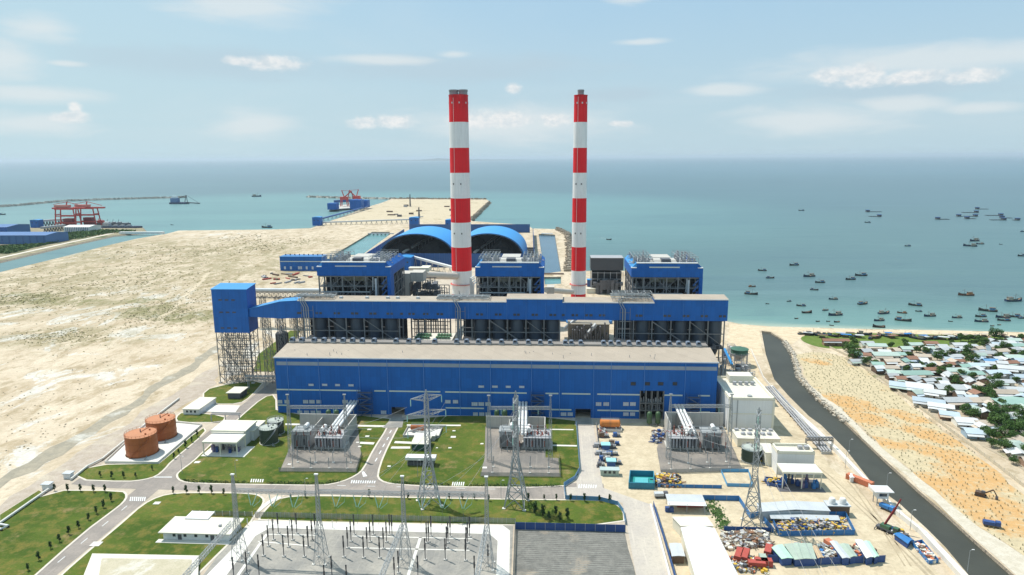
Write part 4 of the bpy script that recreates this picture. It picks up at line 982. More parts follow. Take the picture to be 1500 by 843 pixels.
# ---------------------------------------------------------------- chimneys
def chimney(xp, Y, hw_top, hw_bot, nfl, label, ys):
    X = onY(xp, 300, Y).x; t = thing('chimney', label, 'chimney', (X, Y, 0), 0, 'red and white chimneys')
    zs = [hgt(xp, y, Vector((X, Y, 0))) for y in ys]; top = zs[0]; zs = zs+[0]
    n = 56; m_ = MB(); rad = lambda z: hw_bot+(hw_top-hw_bot)*z/top
    for i in range(len(zs)-1):
        m_.cur = i % 2; a, b = zs[i+1], zs[i]
        base = len(m_.v)
        for z in (a, b):
            m_.v += [(rad(z)*math.cos(6.28318*k/n), rad(z)*math.sin(6.28318*k/n), z) for k in range(n)]
        for k in range(n): m_.f.append((base+k, base+(k+1) % n, base+n+(k+1) % n, base+n+k)); m_.mi.append(m_.cur)
    m_.cur = 0
    m_.build('shaft', [CHR, CHW], t, True)
    MB().lathe(0,0,[(hw_top*.96,top-.4),(hw_top*1.03,top-.3),(hw_top*1.03,top+.5),(hw_top*.9,top+.55)],n).build('top_rim', CHR, t, True)
    m_ = MB().poly([(hw_top*math.cos(6.283*k/40), hw_top*math.sin(6.283*k/40)) for k in range(40)], top+.3); m_.build('top_cap', STEELD, t)
    for k in range(nfl):
        fx_ = (k-(nfl-1)/2)*hw_top*.98; r_ = hw_top*.46
        MB().lathe(fx_,0,[(r_,top+.4),(r_,top+3.6),(r_*1.1,top+3.7),(r_*1.1,top+5.2),(r_*.98,top+5.3),(r_*.9,top+5.2),(r_*.9,top+1)],24).build('flue', pm('flue_grey', (.22,.225,.23), .5, .3, .2), t, True)
        MB().lathe(fx_,0,[(r_*1.04,top+1.6),(r_*1.04,top+2.2)],24).build('flue_ring', STEELL, t, True)
    for z in (top-7.5, zs[3]-11, zs[5]-11 if len(zs) > 6 else 50):
        for q in range(8):
            an = q*math.pi/4+.2; r_ = rad(z)+.05
            if z > top-8 or q in (5, 6): m_ = MB().cbox(r_*math.cos(an), r_*math.sin(an), z, .5, 1.1, 1.5, an); m_.build('warning_lamp' if z < top-8 else 'vent_opening', STEELD if z < top-8 else GREYSH, t)
    m_ = MB(); m_.lathe(0,0,[(rad(30)+1.6,29.5),(rad(30)+1.6,29.8),(rad(30),29.8)],40); m_.build('platform', RED, t)
    m_ = MB()
    for an in (4.3,):
        for z in range(4, int(top)-2, 4): r_ = rad(z)+.35; m_.beam((r_*math.cos(an), r_*math.sin(an), z), ((rad(z+4)+.35)*math.cos(an), (rad(z+4)+.35)*math.sin(an), z+4), .22)
    m_.build('ladder', CHW, t)
    return t
YS = [140.5,179.5,217,253.3,290.3,325.5,361.5,396,430]
chimney(674.6, 650, 8.9, 9.9, 2, 'left chimney, the thicker red and white striped stack with twin flues', YS)
chimney(848.8, 650, 6.1, 7.2, 1, 'right chimney, the slimmer red and white striped stack with one flue', YS)

# ---------------------------------------------------------------- flue gas plant between the boilers and the stacks
def pxbox(mb, x0, x1, yt, yb, Y, dep, o_):
    a = onY(x0, yt, Y); b = onY(x1, yb, Y); return mb.box(a.x-o_.x, b.x-o_.x, Y-o_.y, Y+dep-o_.y, max(.1, b.z), a.z)
t = thing('flue_gas_duct', 'beige flue gas ducts and fans between the left boiler and the left chimney', 'duct', (-110, 505, 0)); o_ = t.location.copy()
pxbox(MB(), 585, 601, 401, 434, 505, 14, o_).build('vertical_duct', DUCT, t)
a = onY(573, 404, 503); b = onY(585, 404, 503); zt, zb = onY(585,401,503).z, onY(585,418,503).z
MB().extr([(a.x-o_.x, zb+2),(a.x-o_.x, zt-4),(b.x-o_.x-1, zt),(b.x-o_.x, zt),(b.x-o_.x, zb)], 'y', -4, 11).build('duct_bend', DUCT, t)
pxbox(MB(), 575, 588, 419, 436, 501, 12, o_).build('lower_duct', DUCT, t)
pxbox(MB(), 601, 620, 399.5, 413, 507, 13, o_).build('fan_housing', DUCT, t)
pxbox(MB(), 615, 628, 392.5, 398.5, 540, 12, o_).build('upper_room', CREAM, t)
p0 = onY(617, 403.5, 540)-o_; p1 = onY(640, 404, 590)-o_; p2 = onY(668, 405, 640)-o_
MB().tube([p0,p1,p2], 3.2, 16).build('round_duct', DUCT, t, True)
m_ = MB()
A_ = onY(601, 413, 507); B_ = onY(652, 440, 507)
for k in range(8):
    X = A_.x+(B_.x-A_.x)*k/7-o_.x
    for Y in (0, 12, 24): m_.beam((X,Y,0),(X,Y,A_.z-.5-(k > 4)*6), .55)
for z in [A_.z-.5-6*q for q in range(8)]:
    for Y in (0, 12, 24): m_.beam((A_.x-o_.x,Y,z),(B_.x-o_.x-(z > A_.z-5)*10,Y,z), .5)
for k in range(7):
    X = A_.x+(B_.x-A_.x)*k/7-o_.x; X1 = A_.x+(B_.x-A_.x)*(k+1)/7-o_.x; m_.beam((X,0,A_.z-13-(k % 2)*6),(X1,0,A_.z-13-((k+1) % 2)*6), .35)
m_.build('support_frame', STEELD, t)
m_ = MB()
for k in range(50): X = random.uniform(A_.x, B_.x-8)-o_.x; z = A_.z-.5-6*random.randrange(1,6); m_.box(X, X+random.uniform(2,5), random.uniform(2,6), random.uniform(8,20), z, z+random.uniform(1.5,5))
m_.build('machinery', STEELD, t)
m_ = MB()
for k in range(12): X = A_.x-o_.x-14+k*5; m_.tube([(X,-2,10),(X,-2,random.uniform(24,44)),(X+random.uniform(-5,5),3,random.uniform(44,54))], random.uniform(.3,.6), 6)
m_.build('small_pipes', STEELL, t, True)
t = thing('flue_gas_duct', 'pale pipes and ducts between the middle boiler and the right chimney', 'duct', (5, 540, 0)); o_ = t.location.copy()
pxbox(MB(), 801, 812, 421, 440, 560, 12, o_).build('duct', DUCT, t); MB().tube([onY(800,425,560)-o_, onY(838,428,640)-o_], 2.4, 12).build('round_duct', DUCT, t, True)
t = thing('flue_gas_duct', 'white pipe bundle at the right foot of the left chimney', 'duct', (-68, 560, 0)); o_ = t.location.copy()
for q in range(4): MB().tube([onY(689+q*1.6, 440, 560)-o_, onY(689+q*1.6, 408+q*3, 560)-o_, onY(694+q, 405+q*3, 575)-o_], .6, 8).build('pipe', WHITER, t, True)
t = thing('dust_collector', 'large dark ribbed dust collector right of the right chimney', 'dust collector', tuple(G(888,432)[:2])+(0,))
MB().box(-17,19,8,30,26,39.5).build('casing', pm('charcoal_panels',(.05,.055,.065),.6,.3,.1,ribs=1.6), t)
MB().box(-17,19,8,30,39.55,40).build('roof', STEEL, t)
m_ = MB()
for x_ in range(-16, 20, 7):
    for y_ in (9, 29): m_.beam((x_,y_,0),(x_,y_,24), .6)
for z in (8,16,23): m_.beam((-16,9,z),(18,9,z), .5)
m_.build('frame', STEEL, t)
MB().box(-15,17,12,29,2,23.8).build('dark_infill', DARK, t)  # near-black filler box, painted darkness below the collector
m_ = MB()
for k in range(24): x_ = random.uniform(-15,17); m_.box(x_, x_+3, random.uniform(0,6), random.uniform(7,10), random.choice((0,5,10)), random.choice((13,16)))
m_.build('machinery', STEELD, t)
def simple_hut(name, label, cat, X, Y, w_, d_, h_, wall, roof, rz=0, group=None, ov=.4, z=0, win=0, door=0, slope=0, doorside=0):
    t = thing(name, label, cat, (X, Y, z), rz, group)
    MB().box(-w_/2, w_/2, -d_/2, d_/2, 0, h_).build('wall', wall, t)
    MB().add([(-w_/2-ov,-d_/2-ov,h_+.02),(w_/2+ov,-d_/2-ov,h_+.02),(w_/2+ov,d_/2+ov,h_+.02+slope),(-w_/2-ov,d_/2+ov,h_+.02+slope),
              (-w_/2-ov,-d_/2-ov,h_+.4),(w_/2+ov,-d_/2-ov,h_+.4),(w_/2+ov,d_/2+ov,h_+.4+slope),(-w_/2-ov,d_/2+ov,h_+.4+slope)],
             [(0,3,2,1),(4,5,6,7),(0,1,5,4),(1,2,6,5),(2,3,7,6),(3,0,4,7)]).build('roof', roof, t)
    for k in range(win):
        x_ = -w_/2+w_*(k+1)/(win+1)
        wn = MB().box(x_-.6, x_+.6, -d_/2-.06, -d_/2-.01, h_*.45, h_*.45+1.3).build('window', DGLASS, t)
    for k in range(door):
        x_ = -w_/2+w_*(k+.5)/max(1, door); MB().box(x_-.8, x_+.8, -d_/2-.07, -d_/2-.01, .1, min(2.6, h_*.8)).build('door', STEELD, t)
    return t
p = G(871,421); simple_hut('control_cabin', 'small light blue roofed cabin below the right chimney and dust collector', 'cabin', p.x-3, p.y+6, 11, 8, 8, STEELBLUE, BLUE2)
p = G(871,430); simple_hut('pump_house', 'pale flat pump house in front of the light blue cabin behind the gallery', 'pump house', p.x-4, p.y+2, 10, 6, 5, CREAM, CREAMR)
p = G(644,395); simple_hut('switch_room', 'small beige box building left of the left chimney foot', 'switch room', p.x-25, p.y-40, 16, 10, 9, DUCT, CREAMR, win=2)
# buildings glimpsed through the gap in the gallery
t = simple_hut('electrical_building', 'cream flat roofed block with green roof coolers seen under the gallery', 'building', onY(637,492,452).x, 450, 26, 19, 29.0, CREAM, CREAMR)
for (u, v) in ((-7,-5),(-7,2),(7,-5),(7,2)):
    c_ = t; k_ = MB()
    for q in range(5): k_.box(u-5+q*2, u-3.5+q*2, v-1.5, v+1.5, 29.5, 31.0)
    k_.build('cooler', pm('cooler_green', (.06,.16,.07), .5), t)
t = simple_hut('fan_room', 'low brown grey building seen under the right part of the gallery', 'building', onY(862,478,560).x, 565, 34, 20, 13, pm('brown_wall',(.22,.19,.15)), pm('brown_roof',(.30,.26,.20),.7,.4,.3))
m_ = MB(); m_.beam((-20,-6,8),(-2,-3,24), 3, 2); m_.beam((-4,-14,3),(6,-12,14), 3.5, 2); m_.build('sloping_conveyor', GREYSH, t)
m_ = MB()
for k in range(18): m_.box(-16+k*1.9, -15+k*1.9, -16, -12, 0, random.uniform(2,16))
m_.build('machinery', STEELD, t)
def strewn(name, lab, cat, group, n, fn, mats, wr, dr, hr):
    for k in range(n):
        g = fn(); m_ = MB().cbox(0,0,0,random.uniform(*wr),random.uniform(*dr),random.uniform(*hr),0)
        w0 = m_.v; o = m_.build(name, random.choice(mats)); o.location = (g.x, g.y, .1); o.rotation_euler = (0,0,random.random()*3); tag(o, lab, cat, group)
strewn('material_stack', 'tarpaulin covered stack on the ground glimpsed under the gallery, right of the middle silos', 'material stack', 'stacks behind the gallery gap', 26, lambda: G(random.uniform(822,895), random.uniform(462,476)), [BLUEC,WHITER,REDW,GREYSH,CREAMR,BROWNW], (2,7), (2,5), (1,4))

# blue workshop at left back
P_ = G(442,397); t = thing('workshop', 'long blue workshop building left of the left boiler house', 'workshop', (P_.x, P_.y+10, 0))
w_ = (G(474,397).x-G(411,397).x)/2
MB().box(-w_, w_, -10, 10, 0, 19).build('wall', BLUE, t); MB().box(-w_-.3, w_+.3, -10.3, 10.3, 19.02, 19.6).build('roof', BLUEC, t)
MB().box(-w_+.5, w_-.5, -10.12, -10.02, 12.3, 13.3).build('trim_strip', PALESTRIP, t)
for x_ in (-.78,-.50,-.12,-.02,.24,.52): MB().box(w_*x_-1.3, w_*x_+1.3, -10.1, -10.02, 2, 6).build('window', PANE, t)
for k in range(9): MB().cyl(-w_+4+k*(2*w_-8)/8, 2, 19.6, 21.6, .8, n=8).build('roof_vent', STEELD, t)
strewn('steel_stack', 'low stack of dark or red steel between the tall tower and the left boiler', 'material stack', 'steel stacks behind the left gallery', 26, lambda: G(random.uniform(385,455), random.uniform(401,417)), [STEELD,REDW,BROWNW,STEEL], (4,14), (1.5,3), (.8,2))

# ---------------------------------------------------------------- coal yard
fy = 936
t = thing('wind_fence', 'long blue wind fence in front of the twin coal domes', 'fence', (onY(620,380,fy).x, fy, 0), 0, 'wind fences round the coal yard')
a = onY(533,385,fy).x-t.location.x; b = onY(778,385,fy).x-t.location.x
MB().box(a, b, 0, .5, 0, 19.0).build('panel', BLUEWALL, t)
p0 = MB().box(-.3, .3, -.9, -.02, 0, 19.4).build('post', STEELBLUE, t); p0.location.x = a
for k in range(1, 36): q = p0.copy(); COL.objects.link(q); q.location.x = a+(b-a)*k/35
def fence_line(pa, pb, h_, t_, name, label, cat, panel, post, n, group=None, pt=.18):
    pa = Vector((pa[0],pa[1],0)); pb = Vector((pb[0],pb[1],0)); d = pb-pa; ang = math.atan2(d.y, d.x); Ln = d.length
    t = thing(name, label, cat, pa, ang, group)
    MB().box(0, Ln, -t_/2, t_/2, .05, h_).build('panel', panel, t)
    p0 = None
    for k in range(n+1):
        if p0 is None: p0 = MB().box(-pt/2, pt/2, -t_/2-pt, -t_/2-.01, 0, h_+.15).build('post', post, t)
        else: q = p0.copy(); COL.objects.link(q); q.location.x = Ln*k/n
    return t
fence_line((onY(533,385,fy).x, fy), G(592,349), 17, .5, 'wind_fence', 'blue wind fence running back along the left side of the coal domes', 'fence', BLUEWALL, STEELBLUE, 20, 'wind fences round the coal yard', .5)
fence_line(G(600,341), G(776,341), 17, .5, 'wind_fence', 'far blue wind fence behind the coal domes', 'fence', BLUEWALL, STEELBLUE, 26, 'wind fences round the coal yard', .5)
fence_line(G(781,345), G(783,392), 14, .5, 'wind_fence', 'grey blue wind fence along the right side of the coal domes', 'fence', BLUEWALL, STEELBLUE, 20, 'wind fences round the coal yard', .5)
def dome(xa, xb, ytop, label):
    Yf = 962; a = onY(xa, 371, Yf); b = onY(xb, 371, Yf); X = (a.x+b.x)/2; hw = (b.x-a.x)/2; za = (a.z+b.z)/2; ht = onY((xa+xb)/2, ytop, Yf).z
    t = thing('coal_dome', label, 'storage dome', (X, Yf, 0), 0, 'coal storage domes')
    n = 36; D = 108; hgt_ = ht-6
    def ring(y, r_, flat=1.0): return [(-(hw+3)*math.cos(math.pi*k/n)*r_, y, 6+hgt_*math.sin(math.pi*k/n)**.86*r_) for k in range(n+1)]
    m_ = MB(); A_ = ring(0,1); B_ = ring(D,1); A2 = ring(0,.965); B2 = ring(D,.965)
    vs = A_+B_+A2+B2; N = n+1; fs = []
    for k in range(n): fs += [(k, k+1, N+k+1, N+k)[::-1], (2*N+k, 2*N+k+1, 3*N+k+1, 3*N+k)]
    m2 = MB().add(vs, fs); m2.build('vault', DOMEBLUE, t, True)
    m_ = MB()
    for k in range(n):
        m_.add([A_[k],A_[k+1],A2[k+1],A2[k]], [(0,1,2,3)])
    m_.build('arch_rim', pm('rim_blue', (.02,.13,.34), .5), t)
    m_ = MB()
    for y in range(4, D, 9):
        Q = ring(y,.955); Q2 = ring(y,.925)
        for k in range(0, n, 2): m_.beam(Q[k],Q[min(n,k+2)],.5); m_.beam(Q[k],Q2[min(n,k+1)],.3); m_.beam(Q2[min(n,k+1)],Q[min(n,k+2)],.3)
    m_.build('roof_truss', STEELD, t)
    e_ = ring(D-.5,.96); MB().add(e_, [tuple(range(len(e_)))]).build('added_dark_end', pm('dome_added_dark_end', (.035,.04,.05), .8, .3, .05), t)  # dark closing wall added so the inside of the vault looks dark
    m_ = MB()
    for s_ in (-1,1): m_.box(s_*(hw+3)-1.2, s_*(hw+3)+1.2, 0, D, 0, 6.1)
    m_.build('side_wall', CONC, t)
    return t, X, Yf, hw
rnd = random.Random(3)
for (xa, xb, yt, lab, nm) in ((556,664,342.5,'left blue barrel vaulted coal dome, open at the front','left'),(664,765,342,'right blue barrel vaulted coal dome, partly behind the left chimney','right')):
    t, X, Yf, hw = dome(xa, xb, yt, lab)
    for j, off in enumerate((-.5, .35)):
        m_ = MB(); nn = 40; c0 = off*hw; wv = hw*.62
        for i in range(nn+1):
            y = 6+96*i/nn; e = min(1, i/5, (nn-i)/5)
            for q in range(7):
                u = -1+q/3; m_.v.append((c0+u*wv+rnd.uniform(-.6,.6), y, max(.1, min(1,(1-abs(u))*1.2)*30*e+rnd.uniform(-.8,.8)*e)))
        for i in range(nn):
            for q in range(6): k = i*7+q; m_.f.append((k, k+1, k+8, k+7)); m_.mi.append(0)
        o = m_.build('coal_pile', COAL); o.location = (X, Yf, 0); tag(o, 'long dark coal pile under the %s dome, the %s of its two' % (nm, 'left' if j == 0 else 'right'), 'coal pile', 'coal piles')
    cvt = thing('stacker_conveyor', 'pale conveyor trestle running back under the %s coal dome' % nm, 'conveyor', (X-hw*.1, Yf, 0), 0, 'conveyors under the domes')
    MB().beam((-14,2,17),(12,104,30), 4.0, 1.8).build('belt_gallery', DUCT, cvt)
    m_ = MB()
    for k in range(9): m_.beam((-13.5+k*3,4+k*12,0),(-13.5+k*3,4+k*12,16+k*1.5),.6)
    m_.build('trestle', STEEL, cvt)
# blue transfer house, white conveyor, back transfer houses
def blue_house(x, yb, yt, wpx, label, d=18):
    P_ = G(x, yb); k = (G(x+10,yb)-G(x,yb)).length/10; h_ = hgt(x, yt, P_); w_ = wpx*k
    t = thing('transfer_house', label, 'transfer house', (P_.x, P_.y+d/2, 0), 0, 'blue conveyor transfer houses')
    MB().box(-w_/2, w_/2, -d/2, d/2, 0, h_).build('wall', BLUE, t)
    MB().extr([(-w_/2-.5,h_+.05),(w_/2+.5,h_+.05),(w_/2+.5,h_+.6),(0,h_+1.6),(-w_/2-.5,h_+.6)], 'y', -d/2-.4, d/2+.4).build('roof', BLUE2, t)
    for s_ in (-.25,.25): MB().box(w_*s_-1.2, w_*s_+1.2, -d/2-.1, -d/2-.02, h_*.6, h_*.6+2).build('window', DGLASS, t)
    return t
blue_house(592, 397, 378, 21, 'blue transfer house with rounded roof beside the white conveyor, right of the left boiler', 22)
blue_house(606, 331, 319.5, 13, 'small blue transfer house behind the left coal dome', 20)
blue_house(659, 338, 323, 13, 'blue transfer house between the domes, behind the left chimney', 22)
blue_house(463.5, 331, 319, 11.5, 'lone blue transfer house at the water edge left of the sand spit', 18)
blue_house(51, 334, 323, 12, 'small blue transfer house on the left harbour quay', 16)
def conveyor(a, b, za, zb, w_, label, mat, n=8, legs=STEEL, leg=.6):
    a = Vector((a.x,a.y,za)); b = Vector((b.x,b.y,zb)); t = thing('conveyor', label, 'conveyor', (a.x,a.y,0))
    o_ = Vector((a.x,a.y,0)); MB().beam(a-o_, b-o_, w_, w_*.6).build('gallery', mat, t); m_ = MB()
    for k in range(1, n):
        p = (a.lerp(b, k/n))-o_; m_.beam((p.x-w_*.4,p.y,0),(p.x,p.y,p.z-w_*.3), leg); m_.beam((p.x+w_*.4,p.y,0),(p.x,p.y,p.z-w_*.3), leg)
    m_.build('trestle', legs, t); return t
conveyor(G(601,392), G(668,402), 16, 8, 4.5, 'white roofed conveyor sloping down from the blue transfer house to the left chimney', WHITER)
conveyor(G(470,330), G(603,328), 6, 10, 5, 'long thin grey conveyor crossing the sand from the water edge to the dome', GREYSH, 18, STEEL, .8)
conveyor(G(468,327), G(541,306), 9, 8, 5, 'blue grey conveyor running out from the lone transfer house to the ship unloaders', BLUEWALL, 14, STEEL, .8)
t = thing('intake_bridge', 'white concrete gate bridge across the far end of the intake basin', 'bridge', G(801,343)); m_ = MB().box(-11,12,-3,3,0,1.5)
m_.build('deck', WHITER, t); m_ = MB(); [m_.box(-10+k*4,-9+k*4,-3,3,-4,0) for k in range(6)]; m_.build('pier', CONC, t)
t = thing('intake_bridge', 'concrete bridge between the intake basin and the green outfall pool', 'bridge', G(809,402)); MB().box(-15,15,-2.5,2.5,.2,1.4).build('deck', BROWNW, t); m_ = MB(); [m_.box(-14+k*5,-13+k*5,-2.5,2.5,-4,.2) for k in range(6)]; m_.build('pier', CONC, t)
t = thing('sluice_bridge', 'low bridge across the far end of the coal yard channel', 'bridge', G(558,343)); MB().box(-26,26,-3,3,.2,1.6).build('deck', STEEL, t); m_ = MB(); [m_.box(-24+k*8,-22.5+k*8,-3,3,-4,.2) for k in range(7)]; m_.build('pier', CONC, t)
conveyor(G(176,343.4), G(240,343.4), 3, 3, 7, 'white low bridge over the mouth of the left channel', WHITER, 8)
# ---------------------------------------------------------------- transformer yards
def yard(name_, poly, fence_poly, wall_rect, cx_px, base_y, ipb, gantry, side, lab):
    struct('transformer_yard', MB().poly(PG(poly), .24), GRAVD)
    # fire walls
    x0, x1, yb, dp, h_ = wall_rect
    t = thing('fire_wall', 'grey concrete fire wall behind the %s main transformer' % lab, 'wall', ((x0+x1)/2, yb, 0), 0, 'transformer fire walls')
    hw = (x1-x0)/2; MB().box(-hw,hw,0,.5,.2,h_).build('back_wall', CONC, t)
    MB().box(hw-.5 if side > 0 else -hw, hw if side > 0 else -hw+.5, -dp,0,.2,h_).build('side_wall', CONC, t)
    MB().box(-hw*.2,-hw*.2+.4,-dp*.6,0,.2,h_*.8).build('side_wall', CONC, t)
    # main transformer
    g = G(cx_px, base_y); s_ = side
    t = thing('main_transformer', 'large grey main transformer with red brown bushings in the %s transformer yard' % lab, 'transformer', (g.x+s_*2.5, g.y+1.5, .25), 0, 'main transformers'); t.scale = (1.45,1.45,1.3)
    MB().box(-5,5,-2.2,2.2,.6,5.2).build('tank', pm('transformer_grey',(.40,.40,.40),.6,.2,.2), t)
    MB().box(-5.6,5.6,-3.2,3.2,0,.6).build('plinth', CONC, t)
    for ya, yb in ((-3.9,-2.2),(2.2,3.9)):
        m_ = MB().box(-4.9,5.1,ya,yb,4.81,5.0)
        for q in range(9): m_.box(-4.8+q*1.15,-4.2+q*1.15,ya,yb,1,4.8)
        m_.build('radiator', STEEL, t)
    MB().tube([(-s_*3,-1.8,7.1),(-s_*3,2.8,7.1)], .85, 14).build('conservator', WHITER, t, True)
    m_ = MB(); [m_.beam((-s_*3,y,5.2),(-s_*3,y,6.4),.3) for y in (-1,2)]; m_.build('conservator_leg', STEEL, t)
    for q in (-2.6, 0.2, 3.0):
        b_ = MB().lathe(q,0,[(.45,5.2),(.45,6),(.32,6.1),(.28,8.4),(.12,8.5),(.1,9.1)],10).build('bushing', BROWNI, t, True)
    m_ = MB()
    for q in range(5): m_.tube([(-5+q*2,2.0,5.2),(-5+q*2,1,6),(-4+q*2,-1,6.1),(-4+q*2,-2.3,3.6)], .16, 6)
    m_.build('oil_pipe', pm('red_pipe',(.34,.07,.05)), t, True)
    for dx_, nm in ((s_*11.5,'second'),):
        t2 = thing('auxiliary_transformer', 'smaller ribbed auxiliary transformer beside the %s main transformer' % lab, 'transformer', (g.x-s_*12.5, g.y+1.5, .25), 0, 'auxiliary transformers'); t2.scale = (1.5,1.5,1.45)
        MB().box(-3.2,3.2,-2.4,2.4,.3,5.8).build('tank', pm('radiator_grey',(.45,.44,.43),.6,.2,.3,ribs=.5), t2)
        m_ = MB()
        for q in range(12): m_.box(-3.1+q*.54,-2.9+q*.54,-3.1,-2.42,.6,5.4)
        m_.build('radiator', STEELL, t2)
        MB().box(-3.4,3.4,-2.6,2.6,5.82,6.3).build('cover', STEELL, t2)
        MB().tube([(1,-.6,7.2),(1,2.2,7.2)], .75, 12).build('conservator', WHITER, t2, True)
    # instrument stands and their dark equipment
    for q in range(8):
        t2 = thing('surge_arrester', 'thin post with brown arrester standing before the %s main transformer' % lab, 'surge arrester', (g.x-s_*6-10+q*3.2, g.y-5.6-(q % 2)*1.8, .25), 0, 'surge arresters of the %s yard' % lab)
        MB().beam((0,0,0),(0,0,3.2),.35).build('stand', STEELL, t2); MB().lathe(0,0,[(.26,3.2),(.3,3.6),(.2,3.7),(.24,6.2),(.1,6.4)],8).build('insulator', BROWNI if q % 2 else BLACKP, t2, True)
    bb_ = MB(); bx0 = g.x-s_*6-10; ox3 = thing('busbar_frame', 'open steel busbar frame standing over the %s main transformer' % lab, 'busbar frame', (bx0, g.y-1, .25), 0, 'busbar frames')
    for X in (0, 8, 16, 23):
        for Y in (-3.4, 4): bb_.beam((X,Y,0),(X,Y,10.5), .26)
        bb_.beam((X,-3.4,10.5),(X,4,10.5), .22)
    for Y in (-3.4, 0, 4): bb_.beam((0,Y,10.5),(23,Y,10.5), .22)
    bb_.build('frame', STEELL, ox3)
    for q in range(6): MB().lathe(2+q*3.8,-3.4,[(.05,10.4),(.2,10.1),(.2,8.2),(.05,8)],8).build('insulator', BROWNI, ox3, True); MB().tube([(2+q*3.8,-3.4,8),(3+q*3.4,-1,6.8),(3+q*3.6,1.5,7.6)],.1,5).build('dropper', pm('red_pipe',(.34,.07,.05)) if q % 2 else STEELL, ox3)
    for r_ in range(2):
        for q in range(4):
            P_ = G(*[(poly[0][0]*(1-f)+poly[1][0]*f, poly[0][1]*(1-f)+poly[1][1]*f) for f in (.14+q*.24,)][0])
            t2 = thing('post_insulator', 'slim grey post with insulator on the front gravel of the %s transformer yard' % lab, 'post insulator', (P_.x, P_.y+3.2+r_*6.5, .25), 0, 'post insulators of the %s yard' % lab)
            MB().box(-.5,.5,-.5,.5,0,.35).build('footing', CONCL, t2); MB().beam((0,0,.3),(0,0,3.6),.22).build('stand', STEELL, t2); MB().lathe(0,0,[(.18,3.6),(.2,5.8),(.1,5.9)],8).build('insulator', STEELL, t2, True)
    # isolated phase bus from the hall
    (ax, ay), (bx_, by_), zt = ipb
    A_ = onY(ax, ay, FY-.5); z_ = A_.z; B_ = G(bx_, by_, z_)
    t = thing('bus_duct', 'three parallel white bus ducts from the hall wall down to the %s main transformer' % lab, 'bus duct', (A_.x, A_.y, 0), 0, 'white bus ducts')
    d = B_-A_
    for q in (-1.9, 0, 1.9):
        MB().tube([(q,0,z_),(q+d.x,d.y,z_),(q+d.x,d.y-1.1,z_-1),(q+d.x,d.y-1.2,8.2)], .72, 12).build('duct', WHITER, t, True)
        for f in (.0, .33, .66, .97): MB().tube([(q+d.x*f,d.y*f,z_),(q+d.x*f+d.x*.012,d.y*f+d.y*.012,z_)], .86, 12).build('flange', GREYSH, t, True)
    m_ = MB()
    for f in (.3, .65, .98):
        for q in (-3, 3): m_.beam((q+d.x*f,d.y*f,0),(q+d.x*f,d.y*f,z_-.8), .35)
        m_.beam((-3+d.x*f,d.y*f,z_-.95),(3+d.x*f,d.y*f,z_-.95), .35)
    m_.build('support', STEELL, t)
    # gantry
    (gx0, gx1, gyb, gyt, beam_y) = gantry
    a = G(gx0, gyb); b = G(gx1, gyb); hh = hgt(gx0, gyt, a); zb = hgt(gx0, beam_y, a)
    t = thing('line_gantry', 'lattice steel line gantry of two masts and a beam spanning the %s transformer yard' % lab, 'gantry', (a.x, a.y, 0), 0, 'line gantries at the transformer yards')
    for P_ in (Vector((0,0,0)), b-a):
        m_ = MB().lattice((P_.x,P_.y,0),(P_.x,P_.y,zb), 2.4, 1.0, 8, .15); m_.lattice((P_.x,P_.y,zb),(P_.x,P_.y,hh), 1.0, .4, 4, .12); m_.box(P_.x-.8,P_.x+.8,P_.y-.4,P_.y+.4,hh,hh+.5)
        m_.build('mast', STEELL, t)
    MB().lattice((0,0,zb),(b.x-a.x,b.y-a.y,zb), 1.3, 1.3, 14, .13).build('beam', STEELL, t)
    for f in (.2,.5,.8):
        p = (b-a)*f; m_ = MB().lathe(p.x,p.y,[(.05,zb-.7),(.16,zb-.9),(.16,zb-3.2),(.05,zb-3.4)],8); m_.build('insulator_string', TEALG, t, True)
        m_ = MB().tube([(p.x,p.y,zb-3.4),(p.x+.3,p.y-1.5,zb-6),(p.x+.2,p.y-3,5.8)], .06, 4); m_.build('dropper', STEELD, t)
    # fence
    FP = PG(fence_poly); cols = ('front','right side','back','left side')
    for i in range(len(FP)-1):
        fence_line(FP[i], FP[i+1], 2.4, .05, 'mesh_fence', 'low grey mesh fence along the %s of the %s transformer yard' % (cols[i], lab), 'fence', MESH, STEELL, max(4, int((FP[i+1]-FP[i]).length/4)), 'transformer yard fences', .1)
m, t_, bs = newmat('wire_mesh'); MESH = m
o = t_.obj(); vx = t_.xyz(o)
gr_ = t_.m('MAXIMUM', t_.m('GREATER_THAN', t_.m('FRACT', t_.m('MULTIPLY', vx[0], 5)), .72), t_.m('GREATER_THAN', t_.m('FRACT', t_.m('MULTIPLY', vx[2], 5)), .72))
t_.l.new(gr_, bs.inputs['Alpha']); bs.inputs['Base Color'].default_value = (.22,.24,.23,1); bs.inputs['Roughness'].default_value = .6
yard('a', [(410,691),(521,692),(529,668),(524,624),(438,624)], [(409,692),(522,693),(530,668)], (G(440,626).x, G(524,626).x, G(440,626).y, 22, 8), 478, 655, ((519,588),(487,631),10), (427,509,668,578.5,596), 1, 'left')
yard('b', [(704,698),(820,699),(818,672),(799,671),(799,626),(711,626),(710,671)], [(704,699),(821,700),(819,671)], (G(712,627).x, G(799,627).x, G(712,627).y, 20, 7), 780, 655, ((766,590),(765,632),10), (717,806,676,580.5,598), 1, 'middle')
yard('c', [(968,694),(1088,690),(1073,655),(1058,622),(972,624),(962,658)], [(968,695),(1090,691)], (G(973,626).x, G(1058,626).x, G(973,626).y, 20, 9), 1005, 656, ((994,594),(1011,632),10), (979,1067,672,578.5,595), -1, 'right')

